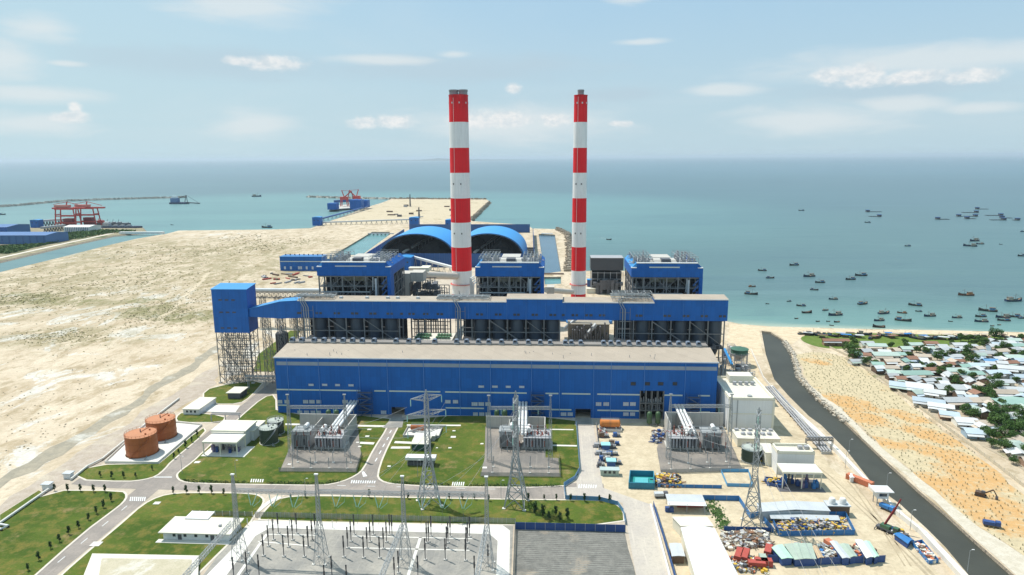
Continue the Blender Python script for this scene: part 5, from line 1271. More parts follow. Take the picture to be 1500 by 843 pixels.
# ---------------------------------------------------------------- lattice pylons
def pylon(bx, by, ty, w0, yaw, arms, label, arm_len=7, half=.0, t_=.42):
    P_ = G(bx, by); h_ = hgt(bx, ty, P_)
    t = thing('pylon', label, 'pylon', P_, yaw, 'lattice pylons')
    m_ = MB(); k = h_*.42
    for sx_ in (-1,1):
        for sy_ in (-1,1): m_.beam((sx_*w0/2,sy_*w0/2,0),(sx_*1.1,sy_*1.1,k), t_)
    for (fa, fb) in ((0,.35),(.35,.65),(.65,1)):
        wa = (w0/2)*(1-fa)+1.1*fa; wb = (w0/2)*(1-fb)+1.1*fb
        for (ax, ay, bx_, by_) in ((-1,-1,1,-1),(1,-1,1,1),(1,1,-1,1),(-1,1,-1,-1)):
            m_.beam((ax*wa,ay*wa,k*fa),(bx_*wb,by_*wb,k*fb), t_*.6); m_.beam((bx_*wa,by_*wa,k*fa),(ax*wb,ay*wb,k*fb), t_*.6); m_.beam((ax*wb,ay*wb,k*fb),(bx_*wb,by_*wb,k*fb), t_*.6)
    m_.lattice((0,0,k),(0,0,h_*.93), 2.2, 1.5, 9, t_*.6); m_.lattice((0,0,h_*.93),(0,0,h_), 1.5, .2, 2, t_*.5)
    m_.build('body', STEELL, t)
    m_ = MB(); [m_.box(sx_*w0/2-.7, sx_*w0/2+.7, sy_*w0/2-.7, sy_*w0/2+.7, 0, .5) for sx_ in (-1,1) for sy_ in (-1,1)]; m_.build('footing', CONCL, t)
    for z in arms:
        for s_ in (-1, 1):
            z0 = h_*z; ln = arm_len*(1.0 if z < .9 else .8); m_ = MB(); tip = Vector((s_*ln,0,z0+.4))
            for y_ in (-.9,.9): m_.beam((s_*.8,y_,z0-1.1), tip, t_*.5); m_.beam((s_*.8,y_,z0+1.3), tip, t_*.5)
            for f in (.25,.5,.75):
                m_.beam((s_*(.8+(ln-.8)*f),.9*(1-f),z0-1.1+1.5*f),(s_*(.8+(ln-.8)*f),-.9*(1-f),z0+1.3-.9*f), t_*.4)
                m_.beam((s_*(.8+(ln-.8)*f),-.9*(1-f),z0-1.1+1.5*f),(s_*(.8+(ln-.8)*(f-.25)),-.9*(1.25-f),z0+1.3-.9*(f-.25)), t_*.4)
            m_.build('cross_arm', STEELL, t)
            MB().lathe(s_*ln,0,[(.08,z0+.3),(.2,z0),(.2,z0-2.6),(.08,z0-2.9)],8).build('insulator_string', TEALG, t, True)
    return t, h_
pa, ha = pylon(629, 738, 571, 8.5, R(25), (.66,.80,.93), 'tall lattice pylon left of centre straddling the main road, wide arms near the hall', 8.5)
pb, hb = pylon(756, 740, 573, 9, R(82), (.64,.78,.92), 'tall lattice pylon right of centre, standing before the middle transformer yard', 6.5)
pc, hc = pylon(1101, 771, 596, 8, R(70), (.74,.85,.95), 'lattice pylon on the sandy yard right of the right transformer yard', 5, t_=.4)

# ---------------------------------------------------------------- switchyard gantry and poles
cols_ = [(351,816,691.5,717),(471,822,692,718),(594,826,695.5,720),(714,830,696.5,721)]
GB = [G(x, y) for x, y, a, b in cols_]
gname = ['leftmost','second from the left','third from the left','rightmost']
HZ = []; BZ = []
for i, (x, y, ty, by) in enumerate(cols_):
    P_ = GB[i]; h_ = hgt(x, ty, P_)*.98; bz = hgt(x, by, P_)*.98; HZ.append(h_); BZ.append(bz)
    t = thing('gantry_mast', 'tall lattice gantry mast of the front switchyard, %s of four' % gname[i], 'gantry mast', P_, 0, 'switchyard gantry masts')
    m_ = MB(); kz = bz*.60; F_ = [(-2.2,-2.6),(2.2,-2.6),(2.2,2.6),(-2.2,2.6)]; T_ = [(-.65,-.65),(.65,-.65),(.65,.65),(-.65,.65)]
    for q in range(4):
        m_.beam((*F_[q],0),(*T_[q],kz), .17); n2 = (q+1) % 4
        for f0, f1 in ((0,.3),(.3,.55),(.55,.78),(.78,1)):
            A0 = Vector((*F_[q],0)).lerp(Vector((*T_[q],kz)), f0); A1 = Vector((*F_[q],0)).lerp(Vector((*T_[q],kz)), f1); B0 = Vector((*F_[n2],0)).lerp(Vector((*T_[n2],kz)), f0); B1 = Vector((*F_[n2],0)).lerp(Vector((*T_[n2],kz)), f1)
            m_.beam(A0, B1, .09); m_.beam(B0, A1, .09); m_.beam(A1, B1, .09)
    m_.lattice((0,0,kz),(0,0,bz), 1.3, 1.1, 7, .15)
    m_.lattice((0,0,bz),(0,0,h_), 1.1, .6, 4, .13); m_.build('mast', STEELL, t)
    MB().box(-.7,.7,-.4,.4,h_,h_+.4).build('lamp_head', WHITER, t)
    m_ = MB(); [m_.box(a-.5,a+.5,b-.5,b+.5,0,.4) for a in (-2.2,2.2) for b in (-2.6,2.6)]; m_.build('footing', CONCL, t)
for i in range(3):
    a, b = GB[i], GB[i+1]; z = (BZ[i]+BZ[i+1])/2
    t = thing('gantry_beam', 'long lattice beam with V shaped insulator strings, %s bay of the front gantry' % ('left','middle','right')[i], 'gantry beam', (a.x, a.y, z), math.atan2(b.y-a.y, b.x-a.x), 'switchyard gantry beams')
    Ln = (b-a).length; MB().lattice((.7,0,0),(Ln-.7,0,0), 1.2, 1.2, 18, .12).build('beam', STEELL, t)
    for f in (.17,.42,.67):
        x_ = Ln*f
        for q in (0, 3.6):
            MB().tube([(x_+q,0,-.8),(x_+1.4+q*.15,-1.2,-5.2)], .14, 6).build('insulator_string', TEALG, t, True)
        MB().tube([(x_+5.2,0,-.8),(x_+4.8,-.8,-3.6),(x_+2.4,-1.2,-5.6)], .09, 6).build('insulator_string', TEALG, t, True)
        MB().tube([(x_+1.5,-1.2,-5.3),(x_+1.9,-1.0,-9),(x_+1.2,-.6,-12.5)], .05, 4).build('dropper', STEELD, t)
for i in (0, 2, 3):
    a = GB[i]; z = BZ[i]*.60; ln = 62
    t = thing('gantry_beam', 'lattice beam running forward over the switchyard from the %s gantry mast' % gname[i].split(' ')[0], 'gantry beam', (a.x, a.y-3, z), 0, 'switchyard cross beams')
    MB().lattice((0,0,0),(0,-ln,0), 1.3, 1.3, 20, .14).build('beam', STEELL, t)
    m_ = MB()
    for s_ in (-1,1): m_.lattice((s_*3.0,-ln,-z),(s_*.5,-ln,0), 1.0, .8, 8, .14)
    m_.build('end_mast', STEELL, t)
posts = [(200+x/5, 690+y/5) for x, y in ((1005,508),(1040,460),(968,555),(932,625),(1145,510),(1175,462),(1115,560),(1080,630),(1288,512),(1310,466),(1258,562),(1230,632))]
posts += [(450+x/5, 690+y/5) for x, y in ((10,560),(38,512),(322,520),(345,470),(298,568),(270,635),(462,522),(485,472),(440,570),(415,640),(605,470),(622,475),(582,525),(560,572),(532,642),(890,525),(908,482),(875,530),(865,655),(1032,530),(1048,485),(1022,565),(1012,655),(1175,530),(1190,488),(1165,570),(1160,660),(183,790),(670,752),(640,800),(812,790),(130,860),(292,860),(1225,790),(1325,700))]
posts += [(362,842),(343,850),(380,846)]
pp = None
for (x, y) in posts:
    g = G(x, y)
    if pp is None:
        pp = thing('switchyard_post', 'tall thin black insulator post standing in the gravel switchyard', 'insulator post', g, 0, 'black posts in the front switchyard')
        MB().beam((0,0,.4),(0,0,4.2),.26).build('stand', STEELD, pp); MB().lathe(0,0,[(.30,4.2),(.34,6.6),(.2,6.7),(.30,8.9),(.14,9.1)],8).build('insulator', BLACKP, pp, True)
        MB().box(-.6,.6,-.6,.6,0,.4).build('footing', CONC, pp); q = pp
    else: q = copy_tree(pp)
    q.location = (g.x, g.y, .11)
# thin busbars between posts
def wire(a, b, sag, r_=.05, n=14):
    return [a.lerp(b, k/n)-Vector((0,0,sag*4*(k/n)*(1-k/n))) for k in range(n+1)]
def wires(name, label, prs, sag, r_=.05, cat='power lines', mat=None):
    m_ = MB()
    for a, b in prs: m_.tube(wire(Vector(a), Vector(b), sag), r_, 4, False)
    o = m_.build(name, mat or STEEL); return tag(o, label, cat)
for i, (sx_, lab) in enumerate(((-3,'left'),(0,'centre'),(3,'right'))):
    for k, row in enumerate((G(560,742),)):
        pass
nc_ = 0
for P0, hh, al, gi, nm in ((pa, ha, 8.5, 1, 'left of centre'),(pb, hb, 6.5, 2, 'right of centre')):
    ya = P0.rotation_euler.z; c_, k_ = math.cos(ya), math.sin(ya)
    for zi, z in enumerate((.66,.80,.92)):
        for s_ in (-1, 1):
            A_ = Vector((P0.location.x+s_*al*c_, P0.location.y+s_*al*k_, hh*z-2.4))
            Q = GB[gi].lerp(GB[gi+1], .2+.25*zi); Q = Vector((Q.x, Q.y, BZ[gi]-.6))
            if s_ > 0: wires('power_line', 'power line from %s right arm of the pylon %s to the front gantry' % (('lower','middle','upper')[zi], nm), [(A_, Q)], 2.0)
            gx_ = G(*((468,668) if gi == 1 else (762,676))); Q2 = Vector((gx_.x-7+7*zi, gx_.y, 16))
            if s_ < 0: wires('power_line', 'power line from %s left arm of the pylon %s to the yard gantry' % (('lower','middle','upper')[zi], nm), [(A_, Q2)], 2.5)
for zi, z in enumerate((.74,.85,.95)):
    A_ = Vector((pc.location.x-1.7, pc.location.y-4.7, hc*z-2.4)); q = G(1020,672)
    wires('power_line', 'thin power line from the %s arm of the right pylon to the right yard gantry' % ('lower','middle','upper')[zi], [(A_, Vector((q.x-8+7*zi, q.y, 16)))], 2.5)
    wires('power_line', 'power line from the %s arm of the right pylon towards the camera' % ('lower','middle','upper')[zi], [(A_, Vector((pc.location.x-14+4*zi, 100, 40+4*zi)))], 9)

# ---------------------------------------------------------------- tanks
def big_tank(x, yb, yt, wpx, body, topm, label, rail, group, stair=1):
    k = (G(x+10,yb)-G(x,yb)).length/10; P0_ = G(x, yb); ray = Vector((P0_.x, P0_.y, 0)).normalized(); r_ = wpx*k/2*max(.84, ray.y); P_ = P0_+ray*r_; h_ = hgt(x, yt, P0_)
    t = thing('storage_tank', label, 'tank', P_, 0, group)
    MB().lathe(0,0,[(r_,.3),(r_,h_)],48).build('shell', body, t, True)
    MB().lathe(0,0,[(r_+.15,h_),(r_+.15,h_+.25),(.2,h_+r_*.10),(.1,h_+r_*.10)],48).build('roof', topm, t, True)
    MB().lathe(0,0,[(r_+.4,0),(r_+.4,.35)],48).build('base_ring', CONC, t)
    for f in (.33,.66): MB().lathe(0,0,[(r_+.02,h_*f),(r_+.12,h_*f+.02),(r_+.12,h_*f+.2),(r_+.02,h_*f+.22)],48).build('stiffener_ring', body, t)
    m_ = MB()
    for q in range(24):
        a = q*6.2832/24; b = (q+1)*6.2832/24; pa_ = (r_*math.cos(a), r_*math.sin(a)); pb_ = (r_*math.cos(b), r_*math.sin(b))
        m_.beam((*pa_,h_+.2),(*pa_,h_+1.3),.09); m_.beam((*pa_,h_+1.3),(*pb_,h_+1.3),.08); m_.beam((*pa_,h_+.8),(*pb_,h_+.8),.06)
    m_.build('handrail', rail, t)
    m_ = MB(); n_ = 18
    for q in range(n_):
        a = -1.9+q*1.5/n_; b = -1.9+(q+1)*1.5/n_; m_.beam(((r_+.6)*math.cos(a),(r_+.6)*math.sin(a),h_*q/n_),((r_+.6)*math.cos(b),(r_+.6)*math.sin(b),h_*(q+1)/n_),.7,.15)
        m_.beam(((r_+.95)*math.cos(a),(r_+.95)*math.sin(a),h_*q/n_+1),((r_+.95)*math.cos(b),(r_+.95)*math.sin(b),h_*(q+1)/n_+1),.08)
    m_.build('stair', rail, t)
    MB().cyl(0,0,h_+.6,h_+r_*.1+1.6,.25,n=8).build('vent', STEELD, t)
    MB().beam((0,0,h_+r_*.1+.15),(0,r_,h_+.5),.5,.1).build('roof_walkway', rail, t)
    for q in (-.5, .9): MB().cyl(r_*.6*math.cos(q), r_*.6*math.sin(q), h_+.3, h_+r_*.1+.4, .45, n=10).build('manhole', body, t)
    MB().tube([(r_*.7,-r_*.7,.8),(r_*.85,-r_*.95,.8),(r_*.85,-r_*1.2,.6),(r_*1.2,-r_*1.25,.5)], .2, 6).build('pipe', STEELL, t, True)
big_tank(238.5, 647, 620, 47, ORANGE, ORANGET, 'rear orange storage tank on the white pad at the left', ORANGE, 'orange storage tanks')
big_tank(210, 671.5, 642, 51, ORANGE, ORANGET, 'front orange storage tank on the white pad at the left', ORANGE, 'orange storage tanks')
big_tank(405, 638.5, 620, 25, GREENT, GREENTT, 'rear dark green water tank beside the end of the hall', STEEL, 'dark green tanks')
big_tank(395, 653, 631, 28, GREENT, GREENTT, 'front dark green water tank on the left lawn', STEEL, 'dark green tanks')
def upright(x, yb, hpx, label):
    P_ = G(x, yb); h_ = hgt(x, yb-hpx, P_); t = thing('upright_tank', label, 'tank', P_, 0, 'slim upright tanks by the hall')
    MB().lathe(0,0,[(.9,.9),(1.45,1.3),(1.5,h_*.85),(1.1,h_*.95),(.2,h_)],18).build('shell', pm('moss_tank',(.05,.10,.04),.5,.25,.4), t, True)
    m_ = MB(); [m_.beam((math.cos(a)*1.1,math.sin(a)*1.1,0),(math.cos(a)*1.1,math.sin(a)*1.1,1.4),.22) for a in (.8,2.4,3.9,5.5)]; m_.build('leg', STEEL, t)
    MB().lathe(0,0,[(1.53,h_*.5),(1.53,h_*.53)],18).build('band', STEELD, t)
for x, l_ in ((482,'left of the pair behind the left transformer yard'),(493.5,'right of the pair behind the left transformer yard'),(728,'left of the pair behind the middle transformer yard'),(739.5,'right of the pair behind the middle transformer yard'),(951,'left of the pair before the framed hall bay'),(963.5,'right of the pair before the framed hall bay')):
    upright(x, 620 if x < 900 else 623, 20, 'slim dark green upright tank, '+l_)
def lying_tank(x, yb, wpx, label, mat, r_=2.0, grp=None):
    k = (G(x+10,yb)-G(x,yb)).length/10; P_ = G(x, yb); hw = wpx*k/2; t = thing('horizontal_tank', label, 'tank', P_, 0, grp)
    MB().tube([(-hw,0,r_+1),(-hw+.5,0,r_+1),(0,0,r_+1),(hw-.5,0,r_+1),(hw,0,r_+1)], [r_*.7,r_,r_,r_,r_*.7], 20).build('shell', mat, t, True)
    for s_ in (-.6,.6): MB().box(hw*s_-.4,hw*s_+.4,-r_*.8,r_*.8,0,1.6).build('saddle', mat if mat is ORANGE else CONC, t)
    for s_ in (-.05,.05): MB().tube([(hw*s_-.05,0,r_+1),(hw*s_+.05,0,r_+1)], r_+.06, 20).build('band', STEELD, t, True)
    m_ = MB(); [m_.beam((-hw*.9+q*hw*.18,0,2*r_+1),(-hw*.9+q*hw*.18,0,2*r_+2),.07) for q in range(11)]; m_.beam((-hw*.9,0,2*r_+2),(hw*.9,0,2*r_+2),.07); m_.box(-hw*.9,hw*.9,-.5,.5,2*r_+.95,2*r_+1.05); m_.build('walkway', STEELL, t)
    return t
ORT = pm('bright_orange_tank', (.62,.20,.035), .5, .2, .3, streak=.2)
lying_tank(893.5, 628, 29, 'large orange horizontal tank right of the dark hall door', ORT, 2.3, 'orange horizontal tanks')
lying_tank(613, 633, 22, 'orange horizontal tank in the dike behind the green roofed generator set', ORANGE, 1.7, 'orange horizontal tanks')
def dike(x0, x1, y0, y1, label, h_=1.2):
    a = G(x0, y0); b = G(x1, y1); t = thing('tank_dike', label, 'dike', ((a.x+b.x)/2, (a.y+b.y)/2, .2)); w_, d_ = abs(b.x-a.x)/2, abs(b.y-a.y)/2
    MB().box(-w_,w_,-d_,d_,0,.12).build('floor', CONCL, t)
    for q in ((-w_,w_,-d_,-d_+.3),(-w_,w_,d_-.3,d_),(-w_,-w_+.3,-d_+.3,d_-.3),(w_-.3,w_,-d_+.3,d_-.3)): MB().box(*q,.12,h_).build('low_wall', CONC, t)
dike(877, 911, 625, 634, 'low concrete dike under the orange tank right of the dark door')
dike(597, 643, 628, 642, 'low concrete dike round the orange tank in the middle lawn')

# ---------------------------------------------------------------- small buildings
def px_hut(name, label, cat, x0, x1, yb, yt, dpx, wall, roof, **kw):
    """front base edge from x0..x1 on row yb, eaves on row yt, depth given in photo rows at roof height"""
    a = G(x0, yb); b = G(x1, yb); h_ = hgt((x0+x1)/2, yt, (a+b)/2); far_ = G((x0+x1)/2, yt-dpx, h_); d_ = far_.y-a.y
    rz = kw.pop('rz', 0)
    return simple_hut(name, label, cat, (a.x+b.x)/2, a.y+d_/2, (b-a).length, d_, h_, wall, roof, rz, **kw), h_, d_
t, h_, d_ = px_hut('office_building', 'long white single storey building with a wide white roof on the lower left lawn', 'building', 240, 338, 791, 779, 18, WHITEW, CREAMR, win=5, door=2, ov=1.3)
W2 = 1; k_ = (G(338,791)-G(240,791)).length/2
MB().box(-k_-2, k_+1, -d_/2-2.6, -d_/2-.1, .05, .35).build('terrace', CONCL, t)
MB().box(-k_+4, -k_+14, d_/2-1, d_/2+5, h_+.45, h_+.9).build('rear_roof', WHITER, t)
m_ = MB(); [m_.beam((-k_+20+q*9,d_/2+2.2,.2),(-k_+20+q*9,d_/2+2.2,3.2),.2) for q in range(6)]; m_.build('rear_post', WHITER, t)
MB().box(k_*.55, k_*.62, -1, 0, h_+.4, h_+1.2).build('roof_vent', STEEL, t)
t = thing('covered_basin', 'tan flat topped concrete basin with pale rim at the lower left edge', 'basin', G(190,850))
Q = [p-t.location for p in PG([(104,900),(136,818),(292,821),(288,900)])]
MB().prism(Q, .0, 2.0).build('rim', CREAMR, t)
Q2 = [p-t.location for p in PG([(138,900),(150,825),(282,827),(274,900)])]
MB().poly(Q2, 2.06).build('cover', soil_mat('basin_cover', (.47,.42,.30), (.52,.46,.34), (.62,.58,.50), .07, .5), t)
t, h_, d_ = px_hut('water_treatment_house', 'two storey cream building with an open machine canopy beside the left road', 'building', 313, 359, 655, 634, 16, WHITEW, CREAMR, win=0)
# canopy in front
k_ = (G(349,668)-G(297,668)).length/2; g = G(323,668)
MB().box(-1,9,-d_/2-.15,-d_/2+.05,h_*.55,h_*.57).build('wall_line', CREAM, t)
MB().box(-9.5,9.5,-d_/2+.5,d_/2-.5,h_+.42,h_+1.2).build('parapet', CREAM, t)
t = thing('machine_canopy', 'open canopy on cream posts sheltering machines before the two storey cream building', 'canopy', (g.x, g.y, .2))
hh = hgt(323, 648, g)
MB().box(-k_, k_, -.2, 11, hh-.9, hh).build('roof', CREAM, t); MB().box(-k_+.6, k_-.6, .4, 10.4, hh+.02, hh+.1).build('roof_membrane', WHITER, t)
for x_ in (-k_+.4, 0, k_-.4):
    for y_ in (.3, 10): MB().box(x_-.25,x_+.25,y_-.25,y_+.25,0,hh-.92).build('post', CREAM, t)
MB().box(-k_-.5,k_+4,-1.5,11.5,0,.15).build('floor', CONCL, t)
for k in range(9):
    m_ = MB().cyl(0,0,0,random.uniform(1.5,4),random.uniform(.5,.9),n=12); m_.tube([(0,0,1),(1.2,0,1),(1.2,0,2.8)],.2,6)
    o = m_.build('pump_set', random.choice([pm('violet_machine',(.16,.13,.22)),STEELD,STEEL,BLUEC2]), None, True); o.location = (g.x-k_+2+k*(2*k_-4)/8, g.y+3+random.random()*4, .36)
    tag(o, 'dark pump set under the cream machine canopy, %s from the left' % ordw(k+1), 'pump', 'pumps under the left canopy')
t, h_, d_ = px_hut('side_wing', 'long cream wing running back from the two storey cream building towards the green tanks', 'building', 360, 373, 646, 632, 15, WHITEW, CREAM)
t, h_, d_ = px_hut('guard_house', 'long low cream roofed white shed by the dirt road, left of the tall tower foot', 'shed', 269, 293, 608, 600, 17, WHITEW, CREAMR, win=3, rz=R(-1))
t, h_, d_ = px_hut('small_shelter', 'small cream roofed shelter on the lawn at the foot of the tall tower', 'shelter', 334, 352, 584.5, 576, 8, STEELD, CREAMR, ov=.8)
struct('parking_pad', MB().poly(PG([(298,604),(312,594),(352,595),(345,605)]), .3), CONCL)
t = thing('pipe_portal', 'grey steel portal frame over the drive behind the two storey cream building', 'portal', G(310,618))
m_ = MB(); w_ = (G(352,618)-G(310,618)).length
for k in range(3): m_.beam((w_*k/2,0,0),(w_*k/2,0,4.6),.4)
m_.beam((0,0,4.6),(w_,0,4.6),.5); m_.beam((0,2,4.6),(w_,2,4.6),.4); m_.build('frame', STEEL, t); MB().tube([(0,1,5.1),(w_,1,5.1)],.3,8).build('pipe', STEELL, t)
# pad bund wall, pipelines on the left
t = thing('bund_wall', 'low white bund wall round the orange tank pad', 'wall', G(153,679)); m_ = MB(); q = [p-t.location for p in PG([(154,679),(231,680),(296,624),(262,620.5),(214,622)])]
for i in range(5): m_.beam(q[i]+Vector((0,0,.7)), q[(i+1) % 5]+Vector((0,0,.7)), .3, 1.1)
m_.build('wall', CONCL, t)
def pipeline(pts, r_, z, label, mat=STEELL, n=1, gap=.9, name='pipeline'):
    P_ = PG(pts, z); t = thing(name, label, 'pipeline', (P_[0].x, P_[0].y, 0), 0, None); o_ = Vector((P_[0].x, P_[0].y, 0))
    for k in range(n):
        MB().tube([p-o_+Vector((gap*k,0,0)) for p in P_], r_, 8).build('pipe', mat, t, True)
    m_ = MB()
    for i in range(len(P_)-1):
        L_ = (P_[i+1]-P_[i]).length; c_ = max(1, int(L_/6))
        for k in range(c_+1): p = P_[i].lerp(P_[i+1], k/c_)-o_; m_.box(p.x-.3, p.x+.3+gap*(n-1), p.y-.3, p.y+.3, 0, z-r_*.5)
    m_.build('support', CONC, t)
pipeline([(-20,774),(0,766),(66,720),(72,716)], .55, .9, 'pale pipeline along the edge of the lower left lawn', CONCL)
pipeline([(104,702),(128,683),(150,672),(212,622),(262,584)], .55, .9, 'pale pipeline passing behind the orange tanks', CONCL)
for (x, y, l_) in ((70,716,'lower'),(101,700,'upper')): g = G(x, y); simple_hut('valve_house', 'tiny white valve house at the left road end, the %s one' % l_, 'valve house', g.x, g.y, 3.4, 2.6, 2.4, WHITEW, GREYSH)
pipeline([(0,768),(12,770),(2,775),(-12,773)], .45, 1.0, 'looped white pipe at the left photo edge', WHITER)
# generator set etc in the middle lawn
px_hut('generator_house', 'dark green box with a pale flat roof in the middle lawn beside the tall pylon', 'generator house', 603, 627, 660.5, 651, 11, pm('deep_green',(.02,.07,.05)), CREAMR)
px_hut('pale_pump_room', 'pale grey low pump room behind the dark green generator box', 'pump room', 608, 637, 646, 639, 6, CONC, CONCL)
t = thing('pipe_shelter', 'long narrow white roofed shelter in front of the dark green generator box', 'shelter', G(617,681)); w_ = (G(639,681)-G(595,681)).length/2
MB().box(-w_, w_, -2.2, 2.2, 3.2, 4.6).build('roof', WHITER, t); m_ = MB(); [m_.beam((-w_+1+q*(2*w_-2)/4,y_,0),(-w_+1+q*(2*w_-2)/4,y_,3.2),.2) for q in range(5) for y_ in (-1.8,1.8)]; m_.build('post', STEEL, t)
MB().box(-w_+1,w_-1,-1.5,1.5,.1,2).build('pipe_bank', STEELD, t)

# ---------------------------------------------------------------- gas insulated switchgear hall and neighbours
a = G(1063,661); b = G(1131,664)
t, h_, d_ = px_hut('switchgear_hall', 'tall cream and white block at the right end of the blue hall', 'building', 1066, 1131, 632, 586, 31, WHITEW, CREAMR, ov=.15)
hw = (G(1131,632)-G(1066,632)).length/2
for x_ in (-hw-.05, hw-1.0): MB().box(x_, x_+1.1, -d_/2-.25, -d_/2-.03, 0, h_+.02).build('corner_trim', CREAM, t)
MB().box(-hw, hw, -d_/2-.2, -d_/2-.03, h_*.56, h_*.56+.5).build('wall_line', CREAM, t)
for s_ in (-1,1): MB().box(s_*hw-(.0 if s_ < 0 else 1), s_*hw+(1 if s_ < 0 else 0), -d_/2, d_/2, h_+.42, h_+1.5).build('parapet', CREAM, t)
MB().box(-hw, hw, -d_/2-.1, -d_/2+.8, h_+.42, h_+1.5).build('parapet', CREAM, t); MB().box(-hw, hw, d_/2-.8, d_/2, h_+.42, h_+1.5).build('parapet', CREAM, t)
MB().box(-hw+7, hw-4, d_/2-9, d_/2-1, h_+.42, h_+4.5).build('roof_room', CREAM, t)
for q in range(4): MB().cyl(-hw+9+q*3.4, d_/2-13, h_+.4, h_+2.4, 1.1, n=14).build('roof_fan', STEEL, t)
MB().cyl(0, -d_/2+5, h_+.4, h_+1.2, 1.3, n=16).build('roof_fan', STEELL, t)
MB().tube([(-hw+4.5,-d_/2-.3,1),(-hw+4.5,-d_/2-.3,h_)], .18, 6).build('downpipe', STEELL, t)
m_ = MB()
for q in range(7): m_.box(-hw-.12,-hw-.02,-d_/2+2+q*(d_-4)/7,-d_/2+2.2+q*(d_-4)/7,0,h_)
m_.build('wall_joint', CREAM, t)
t, h_, d_ = px_hut('annex', 'low cream annex with roof fans in front of the tall cream block', 'building', 1080, 1141, 655, 643, 12, CREAM, CREAMR, ov=.3, door=2)
hw = (G(1141,655)-G(1080,655)).length/2
for q in range(5): MB().lathe(-hw+4+q*(2*hw-8)/4, random.uniform(-3,3), [(1.2,h_+.45),(1.2,h_+1.4),(.8,h_+1.7),(.1,h_+1.8)], 14).build('roof_fan', STEEL, t)
[MB().box(-hw+1+q*3.6, -hw+3.0+q*3.6, 4, 5.6, h_+.42, h_+1.4).build('air_conditioner', STEEL, t) for q in range(6)]
big_tank(1100, 680, 662, 30, GREENT, GREENTT, 'dark green tank in the shade of the low cream annex', STEEL, None)
t, h_, d_ = px_hut('pump_station', 'cream building with a parapet roof behind the open blue machine canopy', 'building', 1137, 1190, 695, 665, 11, WHITEW, CREAMR, ov=.15, win=0)
hw = (G(1190,695)-G(1137,695)).length/2
MB().box(-hw, hw, -d_/2-.15, -d_/2+.7, h_+.42, h_+1.6).build('parapet', CREAM, t); MB().box(-hw, hw, d_/2-.7, d_/2, h_+.42, h_+1.6).build('parapet', CREAM, t)
for s_ in (-1,1): MB().box(s_*hw-(.0 if s_ < 0 else .8), s_*hw+(.8 if s_ < 0 else 0), -d_/2, d_/2, h_+.42, h_+1.6).build('parapet', CREAM, t)
for q in range(2): MB().box(hw-6+q*3, hw-4+q*3, 0, 2, h_+.42, h_+2).build('air_conditioner', STEEL, t)
t, h_, d_ = px_hut('store_wing', 'low cream wing left of the pump station, running back towards the annex', 'building', 1121, 1136, 683, 664, 13, CREAM, CREAMR)
g = G(1174,717); k_ = (G(1204,717)-G(1147,717)).length/2; hh = hgt(1174,692,g)
t = thing('machine_canopy', 'open white roofed canopy over blue machines in front of the cream pump station', 'canopy', (g.x, g.y, .1))
MB().box(-k_, k_, -.2, 9, hh-.8, hh).build('roof', CREAM, t); MB().box(-k_+.5, k_-.5, .3, 8.5, hh+.02, hh+.12).build('roof_membrane', WHITER, t)
for x_ in (-k_+.3, 0, k_-.3):
    for y_ in (.2, 8.5): MB().box(x_-.2,x_+.2,y_-.2,y_+.2,0,hh-.82).build('post', CREAM, t)
MB().box(-k_-2,k_+1,-3,9.5,0,.12).build('floor', STEELD, t)
for k in range(10):
    m_ = MB().box(-.7,.7,-1,1,0,random.uniform(1.5,4)); m_.cyl(0,0,1.5,random.uniform(3,5),.4,n=10)
    o = m_.build('machine_skid', random.choice([BLUEC2,BLUEC,STEELD,pm('violet_machine',(.16,.13,.22)),STEELBLUE])); o.location = (g.x-k_+1.5+k*(2*k_-3)/9, g.y+1+random.random()*5, .24)
    tag(o, 'dark blue machine under the white roofed canopy, %s from the left' % ordw(k+1), 'machine', 'machines under the right canopy')
# pipe rack beside the canal
pipeline([(1122,566),(1158,607),(1204,661)], .45, 1.6, 'bundle of grey pipes running beside the canal past the tall cream block', STEEL, 4, 1.5)
t = thing('canal_wall', 'white wall along the near side of the dark canal', 'wall', G(1140,560)); o_ = t.location.copy()
W_ = PG([(1100,515),(1118,556),(1145,590),(1184,628),(1221,661),(1275,718),(1314,756),(1345,781),(1403,845),(1440,887)])
m_ = MB()
for i in range(len(W_)-1): m_.beam(W_[i]-o_+Vector((0,0,1.1)), W_[i+1]-o_+Vector((0,0,1.1)), .35, 2.2)
m_.build('wall', CONCL, t)
t = thing('pipe_rack', 'short brown steel pipe rack across the end of the pipe bundle', 'pipe rack', G(1180,656)); w_ = (G(1218,656)-G(1180,656)).length
m_ = MB(); m_.lattice((0,0,5),(w_,0,5),1.6,1.6,8,.25)
for k in range(3): m_.beam((w_*k/2,-.7,0),(w_*k/2,-.7,5),.3); m_.beam((w_*k/2,.7,0),(w_*k/2,.7,5),.3)
m_.build('frame', STEELB, t); MB().tube([(0,0,6.1),(w_,0,6.1)],.3,8).build('pipe', STEEL, t)
